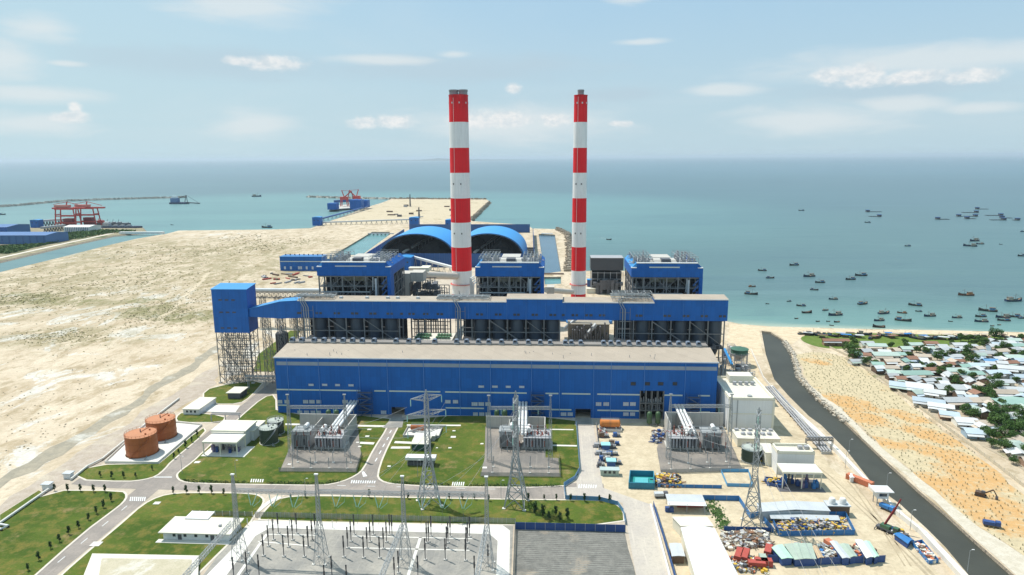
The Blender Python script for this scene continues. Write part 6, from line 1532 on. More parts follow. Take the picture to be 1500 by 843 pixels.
# ash water treatment corner right of the gallery
t = thing('thickener_tank', 'round green topped thickener tank on legs beyond the right end of the hall', 'tank', G(1082,535)); 
MB().lathe(0,0,[(6.0,9.0),(6.0,12),(6.4,12.1),(6.4,12.4),(5.8,12.5),(.5,13.6),(.1,13.6)],28).build('bowl', pm('sea_green',(.045,.13,.085),.6,.2,.3), t, True)
MB().lathe(0,0,[(1,4),(6.4,9)],28).build('cone', STEEL, t, True); m_ = MB(); [m_.beam((6*math.cos(a),6*math.sin(a),0),(6*math.cos(a),6*math.sin(a),10),.4) for a in [k*.785 for k in range(8)]]; m_.build('leg', STEEL, t)
m_ = MB(); [m_.beam((7.5*math.cos(a),7.5*math.sin(a),10+0),(7.5*math.cos(a+.4),7.5*math.sin(a+.4),10),.15) for a in [k*.4 for k in range(16)]]; m_.build('walkway', STEELL, t)
for k in range(16):
    q = G(random.uniform(1056,1100), random.uniform(515,552)); t = thing('process_skid', 'grey steel process skid with pipes in the cramped corner behind the tall cream block', 'machine', q, random.random(), 'process skids right of the hall')
    h_ = random.uniform(3,9); w_ = random.uniform(1.5,3.5)
    m_ = MB(); 
    for sx_ in (-1,1):
        for sy_ in (-1,1): m_.beam((sx_*w_,sy_*w_,0),(sx_*w_,sy_*w_,h_),.25)
    for z in (h_*.5,h_): 
        for s_ in (-1,1): m_.beam((-w_,s_*w_,z),(w_,s_*w_,z),.22); m_.beam((s_*w_,-w_,z),(s_*w_,w_,z),.22)
    m_.build('frame', STEEL, t); MB().cyl(0,0,.2,h_*.8,w_*.6,n=12).build('vessel', random.choice([STEEL,GREYSH,STEELBLUE,STEELD,STEELB]), t, True)
    MB().tube([(w_*.6,0,h_*.7),(w_*1.4,0,h_*.7),(w_*1.4,0,.3)],.25,6).build('pipe', STEELL, t, True)
conveyor(G(1060,528), G(1072,540), 9, 3, 1.6, 'short light blue sloping conveyor right of the hall end', BLUE2, 3)
# ---------------------------------------------------------------- construction yard on the right
def container(x, y, rz, mat, label, L_=6.1, grp='shipping containers in the right yard', w_=2.44, h_=2.6):
    g = G(x, y); t = thing('shipping_container', label, 'container', (g.x, g.y, .1), rz, grp)
    MB().box(-L_/2,L_/2,-w_/2,w_/2,.12,h_).build('body', mat, t)
    m_ = MB(); n = int(L_/.3)
    for k in range(n): m_.box(-L_/2+.1+k*.3,-L_/2+.22+k*.3,-w_/2-.04,-w_/2,.2,h_-.15)
    m_.build('ribs', mat, t)
    m_ = MB()
    for sx_ in (-1,1):
        for sy_ in (-1,1): m_.box(sx_*L_/2-.09,sx_*L_/2+.09,sy_*w_/2-.07,sy_*w_/2+.07,.0,h_+.05)
    m_.build('corner_post', mat, t); MB().box(L_/2+.02,L_/2+.06,-w_/2+.15,w_/2-.15,.2,h_-.15).build('door', mat, t)
rz = R(66)
container(1082, 818, rz, REDW, 'red shipping container left of a touching pair beside the white warehouse', 7)
container(1091, 819, rz, REDW, 'red shipping container right of a touching pair beside the white warehouse', 7)
container(1108, 832, R(-4), REDW, 'nearest red shipping container in the right yard', 6.1)
container(1118, 829, R(-4), REDW, 'red container just behind the nearest one', 6.1)
container(1125, 812, rz, REDW, 'red container beside the pale grey roofed sheds', 6)
container(1221, 806, R(112), ORC, 'orange container among the long roofed sheds', 8)
container(1259, 708, R(-52), ORC, 'long orange container against the white canal wall', 12)
container(1010, 742, R(2), REDW, 'dark red container under the open pale roof', 11)
container(1118, 826, R(86), GREENSH, 'pale green container end beside the nearest red container', 5)
def shed_px(quad, h_, label, wall, roof, rise=.6, name='shed', cat='shed', group=None):
    P_ = [G(x, y, h_) for x, y in quad]; c = sum(P_, Vector())/len(P_); t = thing(name, label, cat, (c.x, c.y, 0), 0, group)
    Q = [p-Vector((c.x,c.y,0)) for p in P_]; Qi = offs(Q, -.35)
    MB().prism(Qi, .1, h_-.06).build('wall', wall, t)
    m = len(Q); mid0 = (Q[0]+Q[1])/2; mid1 = (Q[2]+Q[3])/2
    e = .18; r_ = Vector((0,0,rise)); dn = Vector((0,0,e))
    MB().add([Q[0],mid0+r_,mid1+r_,Q[3],Q[1],Q[2],Q[0]-dn,mid0+r_-dn,mid1+r_-dn,Q[3]-dn,Q[1]-dn,Q[2]-dn],
             [(0,1,2,3),(1,4,5,2),(0,6,7,1),(1,7,10,4),(3,2,8,9),(2,5,11,8),(0,3,9,6),(4,10,11,5),(6,9,8,7),(7,8,11,10)]).build('roof', roof, t)
    return t, Q
shed_px([(997,773),(1047,774),(1110,900),(1035,900)], 6, 'long bright white roofed warehouse at the lower right', CREAM, WHITER, 1.3, 'warehouse', 'warehouse')
shed_px([(984,757),(1036,757),(1046,771),(997,771)], 5, 'low cream flat block joined to the back end of the white warehouse', CREAM, CREAMR, .1)
t, Q = shed_px([(1108,737),(1207,736),(1217,749),(1114,750)], 4.6, 'long pale metal roofed workshop behind the fenced scrap yard', GREYSH, GREYSH, .9)
MB().extr([(-6.6,2.7),(-4.2,3.6),(-4.2,3.4),(-6.6,2.5)], 'x', -11, 17).build('lean_to_roof', GREYSH, t)
t = thing('open_shed', 'open sided shed with a pale blue grey roof near the exit road', 'shed', G(1003,744)); m_ = MB()
MB().box(-8,8,-3,3.5,4.3,4.5).build('roof', GREYSH, t); MB().add([(-8.3,-5,3.6),(8.3,-5,3.6),(8,-3,4.3),(-8,-3,4.3),(-8.3,-5,3.75),(8.3,-5,3.75),(8,-3,4.45),(-8,-3,4.45)],[(0,1,2,3),(4,5,6,7),(0,1,5,4)]).build('front_roof', WHITER, t)
[m_.beam((x_,y_,0),(x_,y_,4.3),.2) for x_ in (-7.5,0,7.5) for y_ in (-4.5,3)]; m_.build('post', STEEL, t); MB().box(-9,-5.5,-4.6,-3,0,2.2).build('cabinet', BLUEC2, t)
shed_px([(980,796),(998,796),(1004,815),(984,815)], 3.4, 'small grey roofed cabin between the exit road fence and the white warehouse', BROWNW, GREYSH, .2, 'site_cabin', 'cabin')
shed_px([(1243,694),(1250,694),(1252,700),(1245,700)], 2.6, 'tiny white hut by the canal wall near the orange container', WHITEW, WHITER, .2, 'site_hut', 'hut')
for q, l_, rf in (([(1130,802),(1146,797),(1162,818),(1145,819)],'mint green roofed',pm('mint_sheet',(.42,.62,.48),.6,.2,.2,ribs=2)),([(1148,797),(1189,796),(1196,819),(1164,820)],'wide pale green roofed',GREENSH),([(1190,800),(1197,800),(1207,817),(1198,818)],'narrow sand coloured roofed',pm('ochre_sheet',(.50,.36,.22),.7,.3,.3)),
       ([(1215,793),(1226,793),(1246,818),(1234,818)],'long thin grey roofed',GREYSH),([(1228,797),(1243,797),(1256,815),(1245,817)],'grey green roofed',GREENSH),([(1252,791),(1263,791),(1280,816),(1269,818)],'long white grey roofed',WHITER),([(1264,793),(1274,793),(1288,815),(1281,817)],'mint roofed, rightmost,',pm('mint_sheet',(.42,.62,.48)))):
    shed_px(q, 3.2, l_+' low shed in the front row of the right yard', BLUEC2, rf, .35, 'low_shed', 'shed', 'low sheds of the right yard')
def pen(pts, label, h_=2.2, panel=None, closed=True, cat='fence', n=5):
    P_ = PG(pts); c = P_[0]; t = thing('sheet_fence', label, cat, c, 0, 'blue sheet fences'); pts_ = [p-c for p in P_]
    m_ = MB(); pb0 = None; L_ = len(pts_)
    for i in range(L_ if closed else L_-1):
        a, b = pts_[i], pts_[(i+1) % L_]; m_.beam(a+Vector((0,0,h_/2+.1)), b+Vector((0,0,h_/2+.1)), .1, h_)
        k = max(2, int((b-a).length/4))
        for j in range(k+1 if (not closed and i == L_-2) else k):
            q = a.lerp(b, j/k); pb_ = pb0.copy() if pb0 else MB().box(-.09,.09,-.16,-.06,0,h_+.3).build('post', STEEL, t)
            if pb0: COL.objects.link(pb_)
            pb0 = pb0 or pb_; pb_.location = (q.x, q.y, 0)
    m_.build('panel', panel or BLUEC, t); return t
pen([(1127,758),(1141,786),(1252,784),(1238,757)], 'blue sheet fence round the crowded scrap yard')
pen([(1124,823),(1202,828),(1296,824)], 'dark blue fence in front of the row of low sheds', 2.8, BLUEC2, False)
pen([(1029,733),(1082,734),(1099,760),(1112,757),(1133,782)], 'blue fence zigzagging behind the bare sand plot', 2.4, BLUEC, False)
pen([(1060,778),(1130,780)], 'grey blue fence at the front of the bare sand plot', 2.0, BLUEWALL, False)
pen([(1056,692),(1065,713),(1102,714),(1096,692)], 'light blue open frame pen with white sheet before the right transformer yard', 1.6, pm('light_blue_paint',(.10,.32,.55)))
pen([(963,714),(1057,716)], 'low blue fence right of the yellow scrap heap', 1.6, BLUEC, False)
pen([(1303,775),(1316,779),(1338,797),(1326,797)], 'blue pen beside the crane, full of yellow frames', 1.5)
pen([(1336,799),(1350,796),(1374,825),(1360,827)], 'blue pen at the canal wall nearest the camera', 1.5)
pen([(1120,703),(1126,712),(1146,716),(1146,706)], 'small blue pen left of the blue machine canopy', 1.6, BLUEC2)
pen([(844,622),(849,690),(842,703),(826,713),(828,732),(878,734),(905,741),(913,752),(916,769)], 'long blue fence curving round the corner of the middle lawn', 2.0, pm('pale_blue_sheet',(.12,.27,.45),.6,.3,.3), False)
pen([(755,776),(916,780)], 'tall dark blue tarpaulin fence along the back of the netted ground', 3.2, BLUEC2, False)
pen([(957,742),(972,790),(989,850),(1010,930)], 'blue fence on the right side of the exit road', 2.4, BLUEWALL, False)
pen([(873,622),(877,660),(882,696)], 'thin pale fence on the right side of the gate road', 1.6, STEEL, False)
shed_px([(1309,782),(1318,780),(1336,790),(1330,797)], 2.5, 'small blue roofed hut between the two blue pens', BLUEC2, BLUEC, .2, 'site_hut', 'hut')
t = thing('crash_barrier', 'pale concrete kerb wall on the right side of the exit road', 'wall', G(954,740)); W_ = [p-t.location for p in PG([(953,741),(966,790),(982,850),(1003,930)])]; m_ = MB()
for i in range(3): m_.beam(W_[i]+Vector((0,0,.5)), W_[i+1]+Vector((0,0,.5)), .8, 1)
m_.build('wall', CONCL, t)
# open-top teal container basin
P_ = PG([(921,716),(958,717),(957,699),(923,698)]); c = sum(P_, Vector())/4; t = thing('open_container', 'large open teal container basin with water inside in the sandy yard', 'container', c)
Q = [p-c for p in P_]; MB().prism(Q, .1, .3).build('floor', pm('teal_water',(.04,.30,.28),.2), t); m_ = MB()
for i in range(4): m_.beam(Q[i]+Vector((0,0,1.6)), Q[(i+1) % 4]+Vector((0,0,1.6)), .4, 3)
m_.build('side', TEAL, t); m_ = MB()
for k in range(9): f = k/8; a = Q[0].lerp(Q[1], f); m_.box(a.x-.12,a.x+.12,a.y-.45,a.y-.22,.1,3.2)
m_.build('rib', TEAL, t)
MB().poly([q*.55 for q in Q], .9).build('sunken_tarpaulin', pm('aqua_sheet',(.10,.42,.44),.5), t)
# heaps: jumbled scrap nobody could count
def heap(quad, n, label, mats, smin=.5, smax=1.8, seed=1, hmax=1.6):
    rnd = random.Random(seed); m_ = MB(); P_ = PG(quad); c = sum(P_, Vector())/4
    for k in range(n):
        u, v = rnd.random(), rnd.random(); p = P_[0].lerp(P_[1], u).lerp(P_[3].lerp(P_[2], u), v); e = min(u, 1-u, v, 1-v)*4
        m_.cur = rnd.randrange(len(mats)); s_ = rnd.uniform(smin, smax); z = rnd.uniform(0, hmax)*min(1, e)
        r_ = rnd.random()
        if r_ < .5: m_.cbox(p.x-c.x, p.y-c.y, z, s_, s_*rnd.uniform(.3,1), s_*rnd.uniform(.2,.8), rnd.random()*3)
        elif r_ < .75: a = rnd.random()*6.28; m_.beam((p.x-c.x,p.y-c.y,z+.3),(p.x-c.x+math.cos(a)*s_*1.6,p.y-c.y+math.sin(a)*s_*1.6,z+rnd.uniform(.2,1)), s_*.22)
        else: m_.cyl(p.x-c.x, p.y-c.y, z, z+s_*.6, s_*.45, n=9)
    m_.cur = 0; o = m_.build('scrap_heap', mats); o.location = (c.x, c.y, .1); return tag(o, label, kind='stuff')
SCR = [YEL, BLACKP, STEELD, pm('rust',(.26,.13,.07)), STEEL, pm('faded_yellow',(.60,.44,.12)), DUCT, BLUEC2]
heap([(961,714),(999,715),(994,698),(960,697)], 420, 'heap of yellow and black scrap beside the teal container basin', [YEL, BLACKP, STEELD, YEL, pm('rust',(.26,.13,.07)), GREYSH], .6, 2.0, 1, 2.0)
heap([(1142,784),(1245,782),(1232,759),(1132,760)], 2600, 'crowded scrap of many colours inside the blue fenced yard', SCR+[YEL, YEL, BLACKP, pm('peach',(.5,.3,.2)), CONC, BLUEC2, STEELD], .4, 1.6, 2, 2.2)
heap([(1062,806),(1130,802),(1122,780),(1057,782)], 900, 'pale scattered building debris between the white warehouse and the sheds', [CREAM, BROWNW, pm('rust',(.26,.13,.07)), BROWNW, STEEL, DUCT, CONC, pm('dull_brown',(.20,.15,.10)), pm('dull_brown',(.20,.15,.10)), STEELD], .4, 1.9, 3, 1.2)
heap([(1076,838),(1125,842),(1112,818),(1068,818)], 200, 'loose debris round the red containers', [CREAM, BROWNW, GREYSH, YEL, ORC, STEELD, CONC], .4, 1.7, 4, 1.0)
heap([(1306,778),(1320,781),(1334,795),(1322,795)], 160, 'yellow frames heaped in the blue pen by the crane', [YEL, BROWNW, STEELD, WHITEW], .6, 2, 5, 1.5)
heap([(1340,801),(1350,799),(1371,824),(1361,825)], 160, 'timber and rubble heaped in the nearest blue pen', [CREAM, BROWNW, ORC, WHITEW], .6, 2, 6, 1.2)
heap([(1163,820),(1290,818),(1275,800),(1150,802)], 380, 'odds and ends between the low sheds of the front row', [CONC, CREAM, BROWNW, BLUEC, GREYSH, ORC, STEEL], .5, 1.9, 7, 1.4)
heap([(880,642),(890,642),(888,624),(875,628)], 60, 'small parts strewn left of the orange tank dike', [REDW, BROWNW, GREYSH, STEELD], .4, 1.4, 8, 1)
heap([(1122,712),(1143,713),(1142,704),(1122,703)], 90, 'yellow and blue scrap in the small pen by the canopy', [YEL, BLUEC2, BLUEC, YEL], .5, 1.8, 9, 1.4)
heap([(1104,672),(1120,682),(1122,668),(1110,662)], 90, 'yellow and violet scrap by the annex', [YEL, BLUEC2, BROWNW, YEL], .5, 1.8, 10, 1.6)
heap([(953,650),(972,650),(972,632),(955,632)], 110, 'white and blue crates heaped at the left wall of the right transformer yard', [CONC, BLUEC2, STEEL, BROWNW], .6, 2.0, 11, 1.8)
# equipment rows right of the gate road
rnd = random.Random(5)
for k, (x, y) in enumerate(((884,641),(877,655),(886,658),(897,657),(880,666),(888,668),(896,667),(883,676),(893,677),(903,680),(899,652),(880,684),(903,640))):
    g = G(x, y); t = thing('equipment_skid', 'steel skid with tank right of the gate road, %s from the hall' % ordw(k+1), 'machine', g, rnd.uniform(-.1,.1), 'skids right of the gate road')
    w_ = rnd.uniform(2,3.4); MB().box(-w_,w_,-1.3,1.3,.1,.5).build('base', STEELD, t)
    MB().box(-w_*.8,w_*.1,-1,1,.5,rnd.uniform(1.8,3)).build('housing', rnd.choice([STEEL,STEELBLUE,STEELD,CONC,BROWNW]), t)
    MB().tube([(w_*.2,0,1.4),(w_*.9,0,1.4)],.8,12).build('vessel', rnd.choice([STEEL,CONC,STEELBLUE]), t, True)
    MB().tube([(w_*.5,-.6,1.8),(w_*.5,-.6,3),(-w_*.5,-.6,3.2)],.14,6).build('pipe', STEEL, t, True)
for (x, y, m_, l_) in ((887,659,pm('aqua_lid',(.32,.62,.66),.4),'rear'),(895,683,pm('aqua_lid',(.32,.62,.66)),'front')):
    g = G(x, y); simple_hut('water_box', 'small pale aqua topped water box among the skids, the %s one' % l_, 'tank', g.x, g.y, 4, 3.4, 3, STEELBLUE, m_)
g = G(893,697); t = simple_hut('site_cabin', 'pale green grey site cabin at the near end of the skid row', 'cabin', g.x, g.y+1, 8.6, 3, 2.8, GREENSH, pm('cabin_roof',(.40,.48,.46)), win=3)
# truck crane
g = G(1299,779); t = thing('truck_crane', 'truck mounted crane with a long dark red boom raised beside the canal wall', 'crane', g, R(-50))
MB().box(-4,4,-1.25,1.25,.9,1.5).build('chassis', STEELD, t); MB().extr([(-1.25,1.5),(1.25,1.5),(1.25,3.1),(.2,3.4),(-1.25,3.4)], 'x', 2.6, 4.4).build('cab', pm('crane_green',(.05,.12,.06),.4), t)
MB().box(2.7,4.3,-1.3,-1.26,2.3,3.1).build('window', DGLASS, t); MB().box(-2.4,1.2,-1.2,1.2,1.5,2.8).build('turret', pm('crane_green',(.05,.12,.06)), t)
MB().beam((-1.2,0,2.4),(1.6,2.2,10.5),.6,.7).build('boom', pm('dark_red',(.20,.02,.02)), t); MB().beam((1.4,2.1,10),(2.7,3.2,14.4),.4,.45).build('boom_extension', pm('dark_red',(.20,.02,.02)), t)
for x_ in (-3,-1.4,1.6,3.2):
    for y_ in (-1.2,1.2): MB().tube([(x_,y_-.18,.55),(x_,y_+.18,.55)],.55,14).build('wheel', BLACKP, t)
for x_ in (-3.8,1):
    for y_ in (-2.4,2.4): MB().beam((x_,0,.9),(x_,y_,.8),.25).build('outrigger', STEELD, t); MB().cyl(x_,y_,0,.9,.18,n=8).build('outrigger_foot', STEELD, t)
MB().tube([(2.7,3.2,14.4),(2.7,3.2,7)],.05,4).build('hook_rope', BLACKP, t)
# excavator on the nursery sand
g = G(1436,727); t = thing('excavator', 'dark excavator parked on the orange sand beyond the canal', 'excavator', g, R(-35))
for y_ in (-1.1,1.1): MB().extr([(-2,.1),(2,.1),(2.3,.5),(2,.95),(-2,.95),(-2.3,.5)], 'y', y_-.3, y_+.3).build('track', BLACKP, t)
MB().box(-2,1.6,-1.3,1.3,1,2.1).build('body', pm('excavator_brown',(.10,.06,.04)), t); MB().box(.2,1.7,-1.25,-.2,2.1,3.1).build('cab', STEELD, t)
MB().beam((1.4,.2,1.8),(4.4,.2,4.3),.5).build('boom', BROWNW, t); MB().beam((4.4,.2,4.3),(6,.2,1.6),.4).build('arm', BROWNW, t); MB().box(5.4,6.5,-.4,.8,.4,1.5).build('bucket', STEELD, t)
# water tower cabin on legs by the canal
g = G(1289,738); h_ = hgt(1289,717,g); t = thing('watch_cabin', 'small white flat roofed watch cabin on stilts beside the dark canal', 'watch tower', g)
MB().box(-2.4,2.4,-2,2,h_*.5,h_).build('cabin', WHITEW, t); MB().box(-4,4,-3.2,3.2,h_+.02,h_+.35).build('roof', WHITER, t); m_ = MB(); [m_.beam((x_,y_,0),(x_,y_,h_*.5),.3) for x_ in (-2.2,2.2) for y_ in (-1.8,1.8)]; m_.build('leg', STEELL, t)
MB().box(-1.6,1.6,-2.06,-2.01,h_*.66,h_*.86).build('window', DGLASS, t); m_ = MB(); m_.beam((3.6,-1,0),(2.4,-1,h_*.5),.7,.1); m_.build('ladder', STEEL, t)
# two white water tanks on a dark block behind the scrap yard
g = G(1225,753); t = simple_hut('tank_stand', 'dark block carrying two white tanks behind the right end of the scrap yard', 'tank stand', g.x, g.y, 9, 4, 4.5, BROWNW, GREYSH)
for s_ in (-2.2,2.2): MB().lathe(s_,0,[(1.4,4.95),(1.4,6.6),(1.0,7.3),(.1,7.6)],16).build('water_tank', WHITER, t, True)
# blue tarpaulin heap & parked vehicles
def truck(x, y, rz, cabm, label, box=None, L_=6.0):
    g = G(x, y); t = thing('truck' if L_ > 5 else 'parked_car', label, 'truck' if L_ > 5 else 'car', (g.x, g.y, .1), rz)
    if L_ > 5:
        MB().box(-L_/2,L_/2,-1,1,.7,1).build('chassis', STEELD, t); MB().extr([(-1,1),(1,1),(1,2.6),(.7,2.8),(-.7,2.8),(-1,2.6)], 'x', L_/2-1.7, L_/2).build('cab', cabm, t)
        MB().box(L_/2-1.4,L_/2+.03,-.85,.85,1.9,2.5).build('window', DGLASS, t); MB().box(-L_/2,L_/2-1.9,-1.1,1.1,1.02,2.3).build('load_bed', box or GREYSH, t)
    else:
        MB().extr([(-2.1,.35),(2.1,.35),(2.15,.85),(1.2,.95),(.6,1.45),(-1.5,1.48),(-2.1,.95)], 'y', -.85, .85).build('body', cabm, t); MB().extr([(-1.6,.98),(1.0,.98),(.5,1.4),(-1.4,1.42)], 'y', -.87, .87).build('window', DGLASS, t)
    for x_ in (-L_*.3, L_*.33):
        for y_ in (-.85,.85): MB().tube([(x_,y_-.12,.42),(x_,y_+.12,.42)],.42,12).build('wheel', BLACKP, t)
truck(1299,748,R(-55),BLUEC,'blue loaded truck beside the stilt watch cabin', BLUEC)
truck(1452,772,R(-20),BLUEC2,'blue truck on the sand beyond the canal', BLUEC2)
truck(968,729,R(5),STEELD,'dark grey truck at the exit road corner')

# street lamps
lp = None
for (x, y) in ((448,728),(346,700),(734,731),(1243,668),(1298,720),(1417,838),(1333,777),(267,694),(634,608),(1238,686),(612,700)):
    g = G(x, y)
    if lp is None:
        lp = thing('street_lamp', '', 'street lamp', g, 0, 'thin street lamps'); MB().tube([(0,0,0),(0,0,8.5)],[.12,.07],8).build('pole', STEELL, lp); MB().tube([(0,0,8.5),(.9,0,9)],.05,6).build('arm', STEELL, lp); MB().box(.6,1.5,-.16,.16,8.9,9.05).build('lamp_head', WHITER, lp); q = lp
    else: q = copy_tree(lp)
    q.location = g; q['label'] = 'thin street lamp '+{448:'beside the main road below the left transformer yard',346:'at the left road junction lawn corner',734:'on the long front lawn near the right of centre pylon',1243:'on the canal wall by the pipe bundle end',1298:'behind the stilt watch cabin',1417:'nearest the camera on the canal wall',1333:'behind the crane pens',267:'at the corner of the left lawn by the junction',634:'close to the hall front behind the middle lawn',1238:'between the pump station and the canal',612:'on the lawn left of the left of centre pylon'}[x]
# mesh fences of the switchyard
for (a, b, l_) in (((374,758),(755,768),'back'),((755,768),(750,900),'right side')): fence_line(G(*a), G(*b), 2.6, .05, 'mesh_fence', 'tall mesh fence along the %s of the front switchyard' % l_, 'fence', MESH, STEELL, 60, 'switchyard fences', .12)
fence_line(G(283,755), G(370,757), 2.2, .05, 'mesh_fence', 'mesh fence behind the long white building', 'fence', MESH, WHITER, 8, None, .2)


# ---------------------------------------------------------------- trees and shrubs
def leaf_mesh(n, rx, rz_, zc, size, seed, clumps=14):
    rnd = random.Random(seed); m_ = MB(); cs = []
    for k in range(clumps):
        a = rnd.random()*6.283; r_ = rnd.uniform(.15,.75)*rx; cs.append((math.cos(a)*r_, math.sin(a)*r_, zc+rnd.uniform(-.55,.75)*rz_, rnd.uniform(.28,.5)))
    for k in range(n):
        cx, cy, cz, cr_ = rnd.choice(cs)
        v = Vector((rnd.gauss(0,1), rnd.gauss(0,1), rnd.gauss(0,1))).normalized()*rnd.uniform(.55,1.05)*cr_
        p = Vector((cx+v.x*rx, cy+v.y*rx, cz+v.z*rz_)); s_ = size*rnd.uniform(.5,1.3)
        nrm = (v+Vector((rnd.gauss(0,.5), rnd.gauss(0,.5), rnd.gauss(0,.5)+.3))).normalized(); a = nrm.orthogonal().normalized(); b = nrm.cross(a); th = rnd.random()*3
        a, b = a*math.cos(th)+b*math.sin(th), b*math.cos(th)-a*math.sin(th)
        m_.add([p-a*s_, p-b*s_*.6, p+a*s_, p+b*s_*.6], [(0,1,2,3)])
    return m_, cs
def tree_proto(seed, rx, rz_, zc, mat, n=1500, size=.42):
    t = thing('leafy_tree', '', 'tree', (0,0,0)); m_, cs = leaf_mesh(n, rx, rz_, zc, size, seed); m_.build('crown', mat, t)
    b = MB(); b.tube([(0,0,0),(.1,0,zc*.45),(0,.1,zc*.8)], [.35,.25,.15], 8)
    for c in cs[:8]: b.tube([(0,0,zc*.45),(c[0]*.5,c[1]*.5,zc*.45+(c[2]-zc*.45)*.6),(c[0],c[1],c[2])], [.16,.10,.04], 5)
    b.build('trunk', BARK, t, True); return t
tp = [tree_proto(11, 5.2, 3.6, 5.6, LEAF2), tree_proto(12, 4.4, 3.4, 5.0, LEAF), tree_proto(13, 6.2, 3.8, 5.8, LEAF2, 1900)]
trees = [(655,395,12),(728,445,8),(660,335,5),(640,375,9),(670,420,9),(925,370,6),(1005,378,5),(1075,422,9),(1045,472,7),(1090,500,9),(1020,395,7),(975,385,5),(1110,415,8),(1220,400,9),(1240,442,9),(1200,415,6),(1355,570,12),(1300,600,9),(1330,622,10),(1270,590,8),(1280,340,7),(1355,320,9),(1400,380,8),
   (1230,330,7),(1190,330,6),(1260,350,6),(1310,350,6),(1370,385,6),(1240,700,12),(1210,680,9),(1380,712,12),(1340,690,10),(1400,740,12),(1440,790,15),(1350,812,13),(1310,800,9),(1480,780,15),(1470,700,10),(1430,690,9),(1160,545,8),(1080,540,6),(1130,470,6),(850,365,5),(770,450,6),(955,460,5),(1000,455,5),(1445,400,6),(1490,330,7),(1380,340,5),(1420,820,12),(1490,740,12)]
tl = []
used0 = set()
for k, (x, y, r_) in enumerate(trees):
    X, Y = 1050+x/3.3333, 400+y/3.3333+ r_*.25; pi_ = (0 if r_ > 7 else 1) if r_ < 12 else 2
    if pi_ not in used0: q = tp[pi_]; used0.add(pi_)
    else: q = copy_tree(tp[pi_])
    g = G(X, Y, .1); mpp = (G(X+10,Y)-G(X,Y)).length/10; s_ = r_*mpp*1.08/([5.2,4.4,6.2][pi_]); q.location = g; q.scale = (s_, s_, s_*random.uniform(.85,1.1)); q.rotation_euler = (0,0,random.random()*6); tl.append((q, X, Y))
# extra trees along the right border of the village
rnd = random.Random(77)
for (X, Y, r_) in [(rnd.uniform(1290,1500), rnd.uniform(518,600), rnd.uniform(5,9)) for k in range(22)]+[(rnd.uniform(1250,1500), rnd.uniform(505,514), rnd.uniform(3,6)) for k in range(10)]+[(rnd.uniform(1420,1500), rnd.uniform(615,655), rnd.uniform(9,13)) for k in range(9)]:
    if Y > 517 and Y > 524+(X-1240)*.56-10: continue
    q = copy_tree(tp[1]); g = G(X, Y, .1); s_ = r_*(G(X+10,Y)-G(X,Y)).length/10/4.4; q.location = g; q.scale = (s_,)*3; q.rotation_euler = (0,0,random.random()*6); tl.append((q, X, Y))
for (X, Y, r_) in ((1470,662,13),(1452,655,9),(1492,650,12),(1484,680,8),(1505,668,14),(1510,640,12)):
    q = copy_tree(tp[2]); g = G(X, Y, .1); s_ = r_*(G(X+10,Y)-G(X,Y)).length/10/6.2; q.location = g; q.scale = (s_,)*3; q.rotation_euler = (0,0,random.random()*6); tl.append((q, X, Y))
def rank_label(items, fmt, bands, group, vis=True):
    """label each item by its row (photo y) and its order from the left in that row"""
    for (y0, y1, nm) in bands:
        row = sorted([i for i in items if y0 <= i[2] < y1], key=lambda i: i[1])
        for k, it in enumerate(row): it[0]['label'] = fmt % {'n': ordw(k+1), 'row': nm, 'c': it[3] if len(it) > 3 else ''}; it[0]['group'] = group
rank_label(tl, '%(row)s, %(n)s from the left', [(0,515,'leafy tree near the beach side of the village'),(515,540,'leafy tree among the houses nearest the green'),(540,585,'leafy tree in the middle of the village'),(585,625,'leafy tree amid the nearer village houses'),(625,900,'big leafy tree at the near corner of the village')], 'trees in the village')
# roadside shrubs
sh = thing('clipped_shrub', '', 'shrub', (0,0,0)); m_, cs = leaf_mesh(420, .62, 1.35, 1.7, .19, 5, 9); m_.build('crown', LEAFS, sh); MB().tube([(0,0,0),(0,0,1.7)],[.08,.04],6).build('trunk', BARK, sh)
SH = [(80,719),(99,720),(118,720),(137,721),(154,721),(163,734),(152,744),(141,753),(130,762),(115,774),(101,783),(87,794),(74,804),(57,821),(41,836),(147,699),(164,701),(181,700),(199,700),(223,689),
  (254,723),(273,723),(292,723),(310,723),(328,725),(426,731),(447,729),(541,729),(598,731),(658,732),(677,732),(695,732),(716,734),(774,733),(797,732),(815,733),(836,734),(856,735),(878,735),(893,737),(266,650),(276,639),(290,630),(252,672),(224,668)]
SH = [s_ for s_ in SH if s_ not in ((224,668),(266,650),(276,639),(290,630),(252,672))]+[(255,672),(262,665),(272,656),(281,648),(289,640),(784,753),(795,758),(804,762),(814,757),(820,764),(831,761)]
sl_ = []
for k, (x, y) in enumerate(SH):
    q = sh if k == 0 else copy_tree(sh); g = G(x, y, .2); s_ = random.uniform(.75,1.3)*(1.5 if k > len(SH)-7 else 1); q.location = g; q.scale = (s_,s_,s_); q.rotation_euler = (0,0,random.random()*6); sl_.append((q, x, y))
A = [i for i in sl_ if i[1] < 240 and i[2] >= 715]; B = [i for i in sl_ if i[1] < 300 and i[2] < 715]; C_ = [i for i in sl_ if i not in A and i not in B and i[2] < 745]; D_ = [i for i in sl_ if i not in A and i not in B and i not in C_]
for grp_, nm in ((A,'small dark shrub on the border of the lower left lawn'),(B,'small dark shrub by the orange tanks'),(C_,'small shrub along the lower side of the main road'),(D_,'bushy shrub on the front lawn behind the blue tarpaulin fence')):
    for k, it in enumerate(sorted(grp_, key=lambda i: i[1])): it[0]['label'] = nm+', %s from the left' % ordw(k+1); it[0]['group'] = 'shrubs planted on the lawns'
